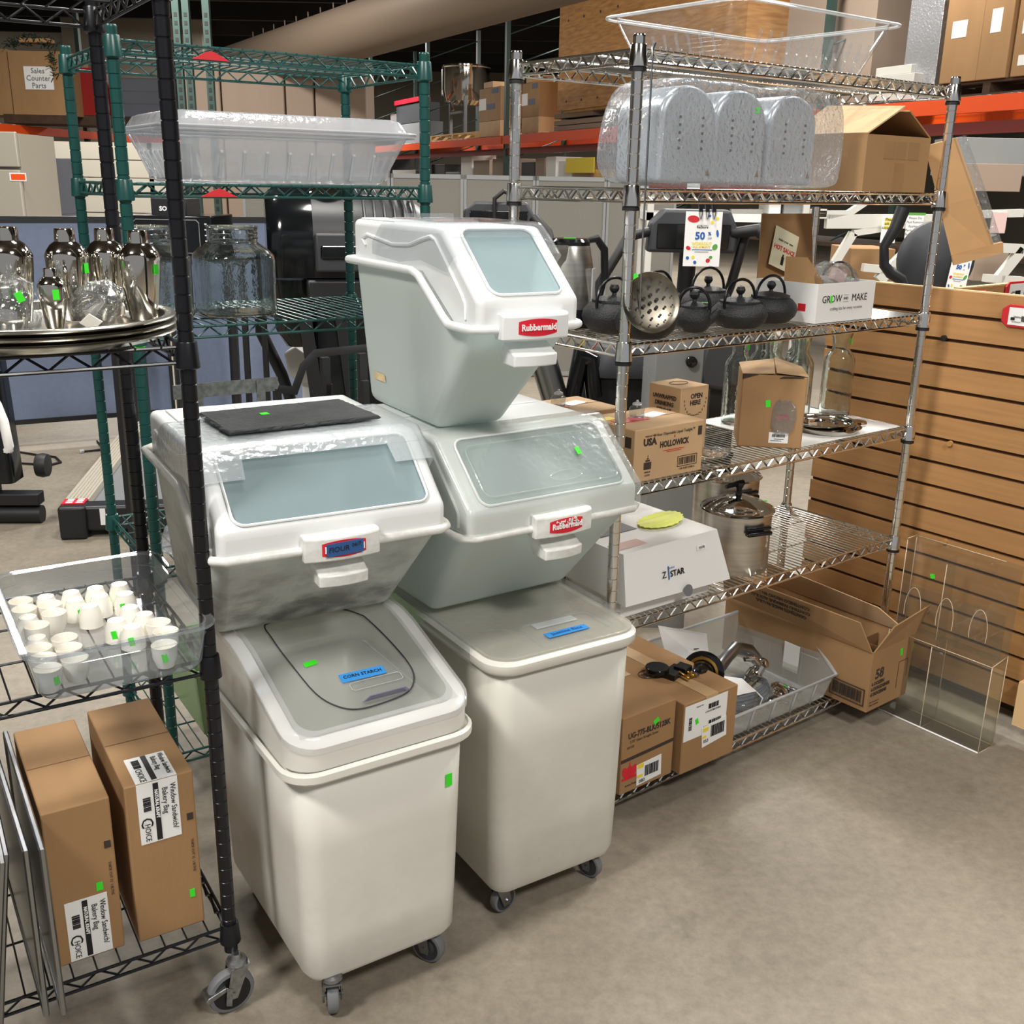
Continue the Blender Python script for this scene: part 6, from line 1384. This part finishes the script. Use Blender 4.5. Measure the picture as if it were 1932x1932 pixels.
# right-hand rack: its front beam runs from far left to near right
A0 = ppoint(700, 278, RZ); A1 = ppoint(1932, 175, RZ); dR = (A1-A0).normalized(); yR = math.atan2(dR.y, dR.x); LR = (A1-A0).length
def pallet_rack(label, o, yaw, L, bays, depth=1.1, group='orange pallet racks', low=True, decks=(RZ,)):
    t = thing('pallet_rack', label, 'pallet rack', (o.x, o.y, 0), yaw, group); bw = L/bays
    for k in range(bays+1):
        x = bw*k
        for y in (0, depth):
            m = MB(); m.box(x-.04, y, 0, x+.04, y+.07, 4.6)
            m.build('upright', 'rack_green', t)
        m = MB()
        for z_ in range(1, 9): m.tube([(x, .03, .5*z_), (x, depth+.03, .5*z_+.4)], .012, 5)
        m.build('upright_brace', 'rack_green', t)
    for z_ in decks:
        for k in range(bays):
            for y in (-.055, depth+.07):
                m = MB(); m.box(bw*k+.04, y, z_-.13, bw*(k+1)-.04, y+.05, z_); m.build('beam', 'orange_steel', t)
            m = MB()
            for j in range(14): xx = bw*k+.1+(bw-.2)*j/13; m.tube([(xx, -.05, z_+.004), (xx, depth+.1, z_+.004)], .004, 4)
            for j in range(7): yy = depth*j/6; m.tube([(bw*k+.05, yy, z_+.008), (bw*(k+1)-.05, yy, z_+.008)], .004, 4)
            m.build('wire_deck', 'dull_chrome', t)
        if low:
            for k in range(bays): m = MB(); m.box(bw*k+.04, .02, z_-.30, bw*(k+1)-.04, .06, z_-.20); m.build('lower_beam', 'red_steel', t)
    m = MB(); m.box(bw*3+.3, -.058, RZ-.09, bw*3+.62, -.0555, RZ-.045); m.build('green_label', 'print_green', t)
    return t
LR2 = LR+1.6
prk = pallet_rack('long orange and green pallet rack running behind the chrome rack', A0, yR, LR2, 5)
def onrack(x, y, z=RZ): c, s = math.cos(yR), math.sin(yR); return (A0.x+x*c-y*s, A0.y+x*s+y*c, z+.013)
def rackx(px, y=0.):
    "distance along the rack front at which a pixel column falls"
    best = 0
    for k in range(400):
        x = k*LR2/400; p = Vector(onrack(x, y)); v = p-Vector((0, 0, CAMZ)); sx = 966+FPX*(v.dot(RV))/(v.dot(_f))
        if sx < px: best = x
    return best
def rbox(name, label, cat, px0, px1, h_, y=.05, d=.7, mat='card', z=RZ, group=None, lab=None, pallet=0):
    x0, x1 = rackx(px0, y), rackx(px1, y); zz = z
    t = thing(name, label, cat, onrack(x0, y, zz+pallet), yR, group)
    MB().box(0, 0, 0, x1-x0, d, h_).build('body', mat, t, bevel=.006)
    if lab:
        m = MB(); F = Face((0, 0, 0), X3, Z3, .004)
        for (a0, b0, a1, b1) in lab: F.rect(m, (x1-x0)*a0, h_*b0, (x1-x0)*a1, h_*b1)
        m.build('label', 'white_paper', t)
    return t
def wpallet(label, px0, px1, z=RZ, y=.03, d=.9, mat='lumber'):
    x0, x1 = rackx(px0, y), rackx(px1, y); t = thing('wooden_pallet', label, 'pallet', onrack(x0, y, z), yR, 'wooden pallets'); w_ = x1-x0
    m = MB()
    for k in range(3): xx = (w_-.08)*k/2; m.box(xx, 0, .015, xx+.08, d, .095)
    for k in range(5): yy = (d-.1)*k/4; m.box(0, yy, .095, w_, yy+.1, .115)
    for k in (0, 2, 4): yy = (d-.1)*k/4; m.box(0, yy, 0, w_, yy+.1, .015)
    m.build('slats', mat, t); return t
rbox('cardboard_carton', 'brown carton with torn white label, left of three on the right rack pallet', 'cardboard box', 1772, 1838, .80, .0, .6, 'card', pallet=.118, lab=[(.2, .45, .6, .62)], group='cartons on the right rack pallet')
rbox('cardboard_carton', 'brown carton with torn white label, middle of three on the right rack pallet', 'cardboard box', 1840, 1900, .80, .0, .6, 'card', pallet=.118, lab=[(.3, .45, .65, .68)], group='cartons on the right rack pallet')
rbox('cardboard_carton', 'brown carton with two white labels at the right picture edge on the rack pallet', 'cardboard box', 1902, 1970, .80, .0, .6, 'card', pallet=.118, lab=[(.2, .4, .8, .7), (.2, .1, .8, .2)], group='cartons on the right rack pallet')
wpallet('dark wooden pallet under the three labelled cartons on the right', 1765, 1975, mat='dark_wood')
rbox('wrapped_stack', 'tall stack wrapped in silvery stretch film on the rack, left of the labelled cartons', 'wrapped pallet', 1700, 1762, 1.3, .1, .7, 'bag_silver')
rbox('flat_box', 'pale flat box with lid on the rack behind the clear tub', 'box', 1640, 1722, .24, .0, .6, 'apple_white', pallet=.0)
rbox('flat_box', 'upper pale flat box stacked on another on the rack', 'box', 1648, 1712, .08, .05, .5, 'apple_white', z=RZ+.245)
rbox('wrapped_stack', 'dull brown wrapped stack on the rack seen through the clear tub', 'wrapped pallet', 1475, 1636, 1.6, .25, .8, 'foam_tan')
# plywood crate
x0 = rackx(1052, -.1); t = thing('plywood_crate', 'big plywood crate side with bolt heads on the rack above the orange beam', 'crate', onrack(x0, -.10, RZ+.27), yR)
wc = rackx(1400, -.1)-x0
MB().box(0, 0, 0, wc, .9, 1.75).build('crate_side', 'plywood', t)
for k in range(8): m = MB(); m.lathe([(.001, -.008), (.018, -.006), (.018, 0), (.001, 0)], 10, T=Matrix.Translation((.3+.5*(k % 4), 0, .12+1.1*(k//4))) @ Matrix.Rotation(R_(-90), 4, 'X')); m.build('bolt_head', 'dark_grey', t)
m = MB(); m.box(.15, .05, -.03, wc, .85, -.002); m.build('crate_base', 'lumber', t)
m = MB(); m.box(1.6, .15, -.255, wc-.1, .75, -.031); m.build('crate_skid', 'dark_wood', t)
for k, (px0, px1, hh) in enumerate(((1045, 1118, .26), (1045, 1150, .16), (1045, 1165, .08))):
    rbox('board_stack', ['top', 'middle', 'bottom'][k]+' layer of pale flat boards beside the crate on the rack', 'boards', px0, px1, .070, -.0, .5, 'foam_tan', z=RZ+hh-.085, group='stacked boards on the rack')
def smallcart(px0, px1, hs, lab):
    zz = RZ
    for i, (h_, mt) in enumerate(hs):
        t = rbox('cardboard_carton', lab % ['bottom', 'upper', 'small top'][i], 'cardboard box', px0 + (0 if i < 2 else 8), px1-(0 if i < 2 else 14), h_, .02, .4, mt, z=zz, lab=[(.0, .35, .34, .7)] if i == 1 else None, group='stacked labelled cartons on the rack')
        if i == 1:
            m = MB(); F = Face((0, 0, 0), X3, Z3, .004); w_ = rackx(px1, .02)-rackx(px0, .02); F.rect(m, w_*.6, h_*.82, w_*.9, h_*.96); F.rect(m, w_*.4, h_*.36, w_*.75, h_*.52); m.build('blue_label', 'fabric_blue', t)
        zz += h_+.002
smallcart(905, 944, [(.26, 'card_light'), (.55, 'card'), (.10, 'card_light')], '%s tan carton of the left stack on the orange rack')
smallcart(985, 1016, [(.25, 'card_light'), (.52, 'card'), (.12, 'card_light')], '%s tan carton of the right stack on the orange rack')
wpallet('light wooden pallet on the orange rack beside the steam kettle', 812, 900)
t = thing('steam_kettle', 'big steel steam kettle with control box on the orange rack', 'steam kettle', onrack(rackx(880, .4), .4, RZ+.10), yR)
MB().lathe([(.25, .55), (.42, .62), (.46, .8), (.46, 1.22), (.48, 1.24), (.48, 1.27), (.44, 1.27)], 32).build('bowl', 'polished_steel', t)
MB().box(-.62, -.3, .75, -.1, .0, 1.25).build('control_box', 'dull_chrome', t, bevel=.01)
m = MB(); m.box(-.45, -.2, 0, -.39, -.14, .76); m.box(.36, -.2, 0, .42, -.14, .7); m.box(-.42, -.2, .40, .4, -.16, .44); m.tube([(-.1, -.3, 1.1), (-.02, -.36, .95), (-.05, -.34, .7), (.08, -.3, .45)], .03, 8); m.build('stand', 'dull_chrome', t)
MB().box(-.58, -.303, .78, -.38, -.301, .86).build('white_label', 'white_paper', t)
rbox('white_box', 'small white box with a dark slot on the rack above the food box', 'box', 700, 738, .22, .5, .3, 'white_card', z=RZ+.55)
rbox('storage_shelf_goods', 'row of pale plastic goods on the rack behind the right green post', 'boxes', 740, 812, .50, .6, .3, 'mid_grey')
rbox('red_box', 'long red box on the rack above the food box', 'box', 716, 790, .10, .6, .3, 'badge_red', z=RZ+.95)
rbox('grey_case', 'dark grey case holding up the red box on the rack', 'case', 700, 800, .42, .65, .4, 'dark_grey', z=RZ+.52)
# things under the beam, standing on the lower level behind the partitions
LZ = 1.10
m = MB(); m.box(0, 0, 0, LR2, 1.0, .04); o = m.build('lower_shelf_deck', 'dark_wood'); tag(o, 'dark lower deck of the pallet rack carrying white appliances and boxes', 'shelf deck', None, onrack(0, .08, LZ-.055), yR)
rnd = random.Random(31)
LOW = [(650, 700, .55, 'white_card', 'white appliance box'), (705, 735, .8, 'dark_grey', 'dark appliance'), (740, 785, .45, 'fabric_grey', 'pale patterned panel'), (790, 840, .55, 'dark_grey', 'dark grey bin'), (842, 868, .40, 'mid_grey', 'grey tub'), (870, 892, .75, 'white_card', 'white carton'), (895, 925, .6, 'foam_tan', 'tan bag'), (930, 962, .62, 'foam_tan', 'tan sack'), (985, 1010, .55, 'dark_grey', 'dark box'), (1012, 1030, .6, 'foam_tan', 'tan box'), (1033, 1052, .62, 'white_card', 'white carton with black print'), (1056, 1082, .55, 'white_card', 'white carton with small print'), (1085, 1120, .55, 'foam_tan', 'brown box'), (1125, 1160, .42, 'lumber', 'board bundle')]
for k, (a0, a1, hh, mt, nm) in enumerate(LOW):
    rbox(nm.split()[1 if len(nm.split()) > 1 else 0]+'_goods' if False else 'stored_box', nm+' on the lower rack level over the partitions, '+['farthest left', 'second', 'third', 'fourth', 'fifth', 'sixth', 'seventh', 'eighth', 'ninth', 'tenth', 'eleventh', 'twelfth', 'thirteenth', 'rightmost'][k], 'stored goods', a0, a1, hh+.32, .1, .5, mt, z=LZ-.01, group='goods under the orange beam')
t = rbox('yellow_sign', 'yellow and white banner under the orange beam', 'sign', 1070, 1125, .22, .02, .02, 'print_yellow', z=RZ-.62)
# far white frames and shelving at the right, seen under the beam
t = thing('window_frame_stack', 'white window sashes and frames stacked on the lower level at the right', 'window frames', (0, 0, 0), 0, 'salvaged white frames')
Yf = 7.2
def fbar(m, x0, y0, x1, y1, th, Y=Yf, dp=.06):
    a_, b_ = at(x0, y0, Y), at(x1, y1, Y); d = (b_-a_); n_ = Vector((-d.z, 0, d.x)).normalized()*th/2
    m.loft([[a_-n_, a_+n_, a_+n_+Vector((0, dp, 0)), a_-n_+Vector((0, dp, 0))], [b_-n_, b_+n_, b_+n_+Vector((0, dp, 0)), b_-n_+Vector((0, dp, 0))]], True, True, False)
m = MB()
for s_ in [(1535, 405, 1600, 405, .05), (1600, 405, 1640, 378, .04), (1560, 418, 1770, 418, .09), (1650, 540, 1780, 545, .06), (1575, 500, 1612, 440, .05), (1612, 440, 1665, 432, .04), (1660, 530, 1720, 470, .07), (1630, 505, 1700, 512, .05), (1380, 402, 1560, 402, .05), (1830, 405, 1932, 402, .05), (1830, 465, 1932, 470, .06), (1860, 525, 1932, 530, .05), (1880, 535, 1932, 470, .06), (1840, 450, 1880, 438, .04)]: fbar(m, *s_)
m.build('sash_bars', 'apple_white', t)
boxthing('brown_box_stack', 'brown boxes behind the white frames, below the hanging notices', 'cardboard box', 1600, 470, 1690, 530, 7.6, .5, 'card_dark', 'boxes behind the white frames')
boxthing('brown_box_stack', 'wide dull brown stack behind the second sale poster', 'cardboard box', 1835, 470, 1905, 530, 7.6, .5, 'foam_tan', 'boxes behind the white frames')
boxthing('brown_box_stack', 'long brown box above the white frames at the right', 'cardboard box', 1800, 310, 1932, 360, 8.3, .4, 'foam_tan', 'boxes behind the white frames')
boxthing('glass_case', 'grey reflective glass case on the right rack under the orange beam', 'display case', 1800, 262, 1990, 330, 8.6, .5, 'panel_trim')
for k, (x0, y0, x1, y1) in enumerate(((1660, 408, 1694, 458), (1705, 405, 1744, 459))):
    a_, b_ = at(x0, y1, 7.155), at(x1, y0, 7.155); w_, h_ = b_.x-a_.x, b_.z-a_.z
    t = thing('notice_sheet', ['white notice with yellow highlighted words hanging from the white frame', 'white notice with green top strip and lines of print hanging from the white frame'][k], 'notice', (a_.x, 7.155, a_.z)); MB().box(0, 0, 0, w_, .002, h_).build('paper', 'white_paper', t)
    F = Face((0, 0, 0), X3, Z3, .002)
    if k == 0:
        m = MB(); [F.rect(m, w_*.15, h_*(.82-.15*j), w_*.85, h_*(.93-.15*j)) for j in range(3)]; m.build('highlight', 'print_yellow', t)
        m = MB(); [F.text(m, s_, .024, w_*.5, h_*(.875-.15*j), 2.2) for j, s_ in enumerate(('Please', 'ask for', 'assistance'))]; m.build('print', 'print_black', t)
    else:
        m = MB(); [F.text(m, s_, .021, w_*.5, h_*(.88-.14*j), 1.5) for j, s_ in enumerate(('Please Do', 'Not Remove', 'Appliance', 'Parts (Knobs,', 'Burner Caps,', 'etc...)'))]; m.build('print', 'print_grey', t)
        m = MB(); F.rect(m, 0, h_*.98, w_*1.08, h_*1.06); m.build('green_tape', 'print_green', t)
boxthing('pink_notice', 'small pale pink notice on the right rack below the kraft bag', 'notice', 1868, 400, 1902, 440, 7.18, .019, 'pink_paper')
t = thing('display_shelf', 'low white shelf unit with a red price rail behind the sale poster', 'shelf', (0, 7.0, 0), 0)
a_, b_ = at(1225, 350, 7.0), at(1535, 334, 7.0)
MB().box(a_.x, .02, a_.z-.03, b_.x, .5, a_.z).build('shelf_board', 'white_card', t); MB().box(a_.x, 0, a_.z-.04, b_.x, .02, b_.z-.03).build('price_rail', 'red_steel', t)
c_ = at(1400, 404, 7.0); MB().box(a_.x, .02, c_.z-.05, b_.x, .5, c_.z).build('shelf_board', 'white_card', t)
for x in (a_.x, b_.x-.04):
    for y in (.02, .46): MB().box(x, y, 0, x+.04, y+.04, a_.z-.03).build('post', 'apple_white', t)
m = MB(); q0, q1 = at(1296, 358, 7.0), at(1322, 332, 7.0); m.box(q0.x, -.004, q0.z, q1.x, 0, q1.z); m.build('price_card', 'white_paper', t)
boxthing('stored_box', 'small white carton above the brown flap of the kit box', 'stored goods', 1450, 376, 1475, 403.5, 7.05, .3, 'white_card')
boxthing('stored_box', 'grey appliance corner above the brown flap of the kit box', 'stored goods', 1478, 376, 1530, 403.5, 7.05, .3, 'panel_trim')
# left-hand rack
RL = 2.40; B0 = onz(-60, 228, RL); B1 = onz(320, 262, RL); dB = (B1-B0).normalized(); yB = math.atan2(dB.y, dB.x)
lr = thing('pallet_rack', 'orange pallet rack far away on the left with a carton and totes on it', 'pallet rack', (B0.x, B0.y, 0), yB, 'orange pallet racks'); LL = (B1-B0).length
m = MB(); m.box(0, -.05, RL-.13, LL+.6, 0, RL); m.build('beam', 'orange_steel', lr)
m = MB(); m.box(0, .0, RL-.36, LL+.6, .04, RL-.20); m.build('lower_beam', 'red_steel', lr)
for x in (0, LL*.52, LL+.6): MB().box(x-.04, .0, 0, x+.04, .08, 4.4).build('upright', 'rack_green', lr)
m = MB()
for j in range(20): xx = (LL+.6)*j/19; m.tube([(xx, -.05, RL+.004), (xx, 1.1, RL+.004)], .004, 4)
m.build('wire_deck', 'dull_chrome', lr)
def lbox(name, label, cat, px0, px1, py0, py1, mat, Y=None, d=.7, group=None):
    a_ = onz(px0, 240+(px0)*.06, RL); Y = a_.y-.1 if Y is None else Y
    return boxthing(name, label, cat, px0, py0, px1, py1, Y, d, mat, group)
Yl = onz(60, 236, RL).y+.1
t, w2, h = boxthing('cardboard_carton', 'brown carton with a hand-lettered white sheet on the far left rack', 'cardboard box', 27, 97, 124, 216, Yl, .9, 'card')
F = Face((-w2, 0, 0), X3, Z3, .01); m = MB(); F.rect(m, w2*.50, h*.40, w2*1.48, h*.76); m.build('paper_sign', 'white_paper', t)
m = MB(); [F.text(m, s_, .115, w2*.99, h*(.69-.115*k), 2.2) for k, s_ in enumerate(('Sales', 'Counter', 'Parts'))]; m.build('handwriting', 'print_grey', t)
boxthing('cardboard_carton', 'brown carton cut off by the left picture edge on the far rack', 'cardboard box', -60, 92, 12, 216, Yl+.05, .9, 'card')
for k in range(3): boxthing('wooden_pallet', ['wooden pallet under the carton with the paper sign', 'wooden pallet under the red wrapped bundle', 'wooden pallet under the grey totes'][k], 'pallet', [8, 128, 225][k], [217, 218, 222][k], [126, 222, 308][k], [232, 236, 244][k], Yl+[.0, .5, 1.2][k], .9, 'dark_wood', 'wooden pallets on the far left rack')
boxthing('wrapped_bundle', 'red bundle wrapped in film behind the left posts on the far rack', 'wrapped bundle', 140, 128, 178, 218, Yl+.5, .7, 'red_wrap')
for k in range(3): boxthing('storage_tote', ['bottom', 'middle', 'top'][k]+' grey storage tote of the stack on the far left rack', 'storage tote', 226, 196-24*k, 302, 221-24*k, Yl+1.2, .6, 'tote_grey', 'grey totes on the far left rack', bevel=.02)
t = thing('garland', 'dark green artificial garland bundled on top of the signed carton', 'garland', at(62, 92, Yl-.02), 0)
m = MB(); rnd = random.Random(6)
for k in range(160):
    u = rnd.random(); c = Vector((-.45+.75*u, rnd.uniform(0, .3), .06+.10*math.sin(3*u)+rnd.uniform(-.05, .05))); 
    if k > 130: c = Vector((.32+rnd.uniform(-.04, .04), -.03, -.05-.4*rnd.random()))
    d_ = Vector((rnd.uniform(-1, 1), rnd.uniform(-1, 1), rnd.uniform(-.6, .8))).normalized()*.09; m.tube([c, c+d_], .008, 3)
m.build('needles', 'garland', t)
MB().box(-.25, .05, .10, .25, .3, .17).build('burlap_bow', 'kraft', t, bevel=.02)
# white siding panels, fridge and metal cabinet
Yw = 14.5
for k in range(2):
    x0, x1 = [(40, 285), (287, 330)][k]; a_, b_ = at(x0, 400, Yw), at(x1, 268, Yw)
    t = thing('insulated_panel', ['stack of long white ridged panels on the far left under the orange beam', 'white panel end beside the ridged stack'][k], 'panel stack', (a_.x, Yw, 0), 0)
    m = MB(); n = 9
    for j in range(n): z0, z1 = .05+(b_.z-.05)*j/n, .05+(b_.z-.05)*(j+1)/n; m.box(0, 0, z0, b_.x-a_.x, .5, z1-.012)
    m.build('panels', 'white_siding', t)
t = thing('refrigerator', 'beige two-door refrigerator with an orange tag at the left edge', 'refrigerator', (at(-40, 400, 8.6).x, 8.6, 0), 0)
wf = at(46, 400, 8.6).x-at(-40, 400, 8.6).x; zt1 = at(0, 248, 8.6).z; zs = at(0, 318, 8.6).z
MB().box(0, .05, .03, wf, .7, zt1-.01).build('cabinet', 'fridge', t); MB().box(.003, 0, zs+.012, wf-.003, .045, zt1).build('door', 'fridge', t, bevel=.01); MB().box(.003, 0, .08, wf-.003, .045, zs-.008).build('door', 'fridge', t, bevel=.01)
xs_ = at(18, 330, 8.6).x-t.location.x; zs_ = at(18, 341, 8.6).z
MB().box(xs_, -.004, zs_, xs_+.13, -.001, zs_+.06).build('tag', 'white_paper', t); MB().box(xs_+.012, -.006, zs_+.008, xs_+.122, -.004, zs_+.052).build('orange_tag', 'orange_steel', t)
t, w2, h = boxthing('metal_cabinet', 'plain grey metal cabinet beside the refrigerator', 'cabinet', 46, 298, 100, 404, 9.4, .5, 'tote_grey'); MB().box(-w2, .0, -at(48, 404, 9.4).z+.02, w2, .5, 0).build('lower_body', 'tote_grey', t)
# big tan wrapped bulk and duct, ceiling parts
Yc = 17.5
for k, (x0, x1, nm) in enumerate(((340, 412, 'left'), (414, 534, 'second'), (536, 590, 'third'), (592, 690, 'right'))):
    a_, b_ = at(x0, 112, Yc), at(x1-1, 112, Yc)
    t = thing('wrapped_pallet', 'tall pale tan wrapped bale, %s of the row behind the green rack' % nm, 'wrapped bale', (a_.x, Yc, 0), 0, 'tan wrapped bales'); MB().box(0, 0, 0, b_.x-a_.x, 1.0, b_.z).build('bale', 'foam_tan', t, bevel=.02)
for k, px in enumerate((350, 368, 405)):
    a_ = at(px, 300, 14.8); t = thing('rack_post', 'perforated green rack post standing behind the green rack, %s' % ['leftmost of three', 'middle of three', 'rightmost of three'][k], 'rack post', (a_.x, 14.8, 0), 0, 'green rack posts')
    m = MB().use('rack_green').box(-.045, 0, 0, .045, .08, 3.9).use('matte_dark'); [m.box(-.02, -.003, .3+.1*j, .02, .001, .35+.1*j) for j in range(34)]; m.build('post', None, t)
# ceiling: duct, beams, bright panels
d0, d1 = at(480, 118, 18.5), at(950, -26, 13.0)
dd = (d1-d0).normalized()
m = MB(); m.tube([d0-dd*1.2, d1+dd*6], .36, 32); o = struct(m.build('trim_1', 'duct'))
m = MB()
for k in range(28): c = d0+dd*(k*.4); m.tube([c+Vector((0, 0, .36)), c+Vector((0, 0, .46))], .010, 4)
struct(m.build('trim_2', 'duct'))
for k in range(7):
    Yk = 20+2.6*k; m = MB(); m.box(-14, Yk, 4.95, 16, Yk+.14, 5.36); struct(m.build('trim_%d' % (k+3), 'matte_dark'))
m = MB(); rnd = random.Random(14)
for px, py, Yk in ((385, 22, 18), (415, 55, 20), (500, 60, 21), (640, 12, 16), (650, 5, 18), (880, 90, 22), (940, 70, 20), (960, 40, 18), (560, 80, 24), (1000, 60, 19)):
    c = onz(px, py, 5.39)
    if c.y < 6 or c.y > 38 or abs(c.x) > 13: continue
    m.box(c.x-.6, c.y-1.2, 5.375, c.x+.6, c.y+1.2, 5.398)
struct(m.build('trim_12', 'skylight_panel'))
# pale wall block upper left
a_, b_ = at(150, 400, 27.0), at(375, -20, 27.0)
m = MB(); m.box(a_.x, 27, 0, b_.x, 27.4, 5.4); struct(m.build('wall_far', 'wall_grey'))
a_, b_ = at(-60, 400, 28.0), at(160, -20, 28.0)
m = MB(); m.box(-14, 28, 0, b_.x, 28.4, 5.4); struct(m.build('wall_far_left', 'white_siding'))
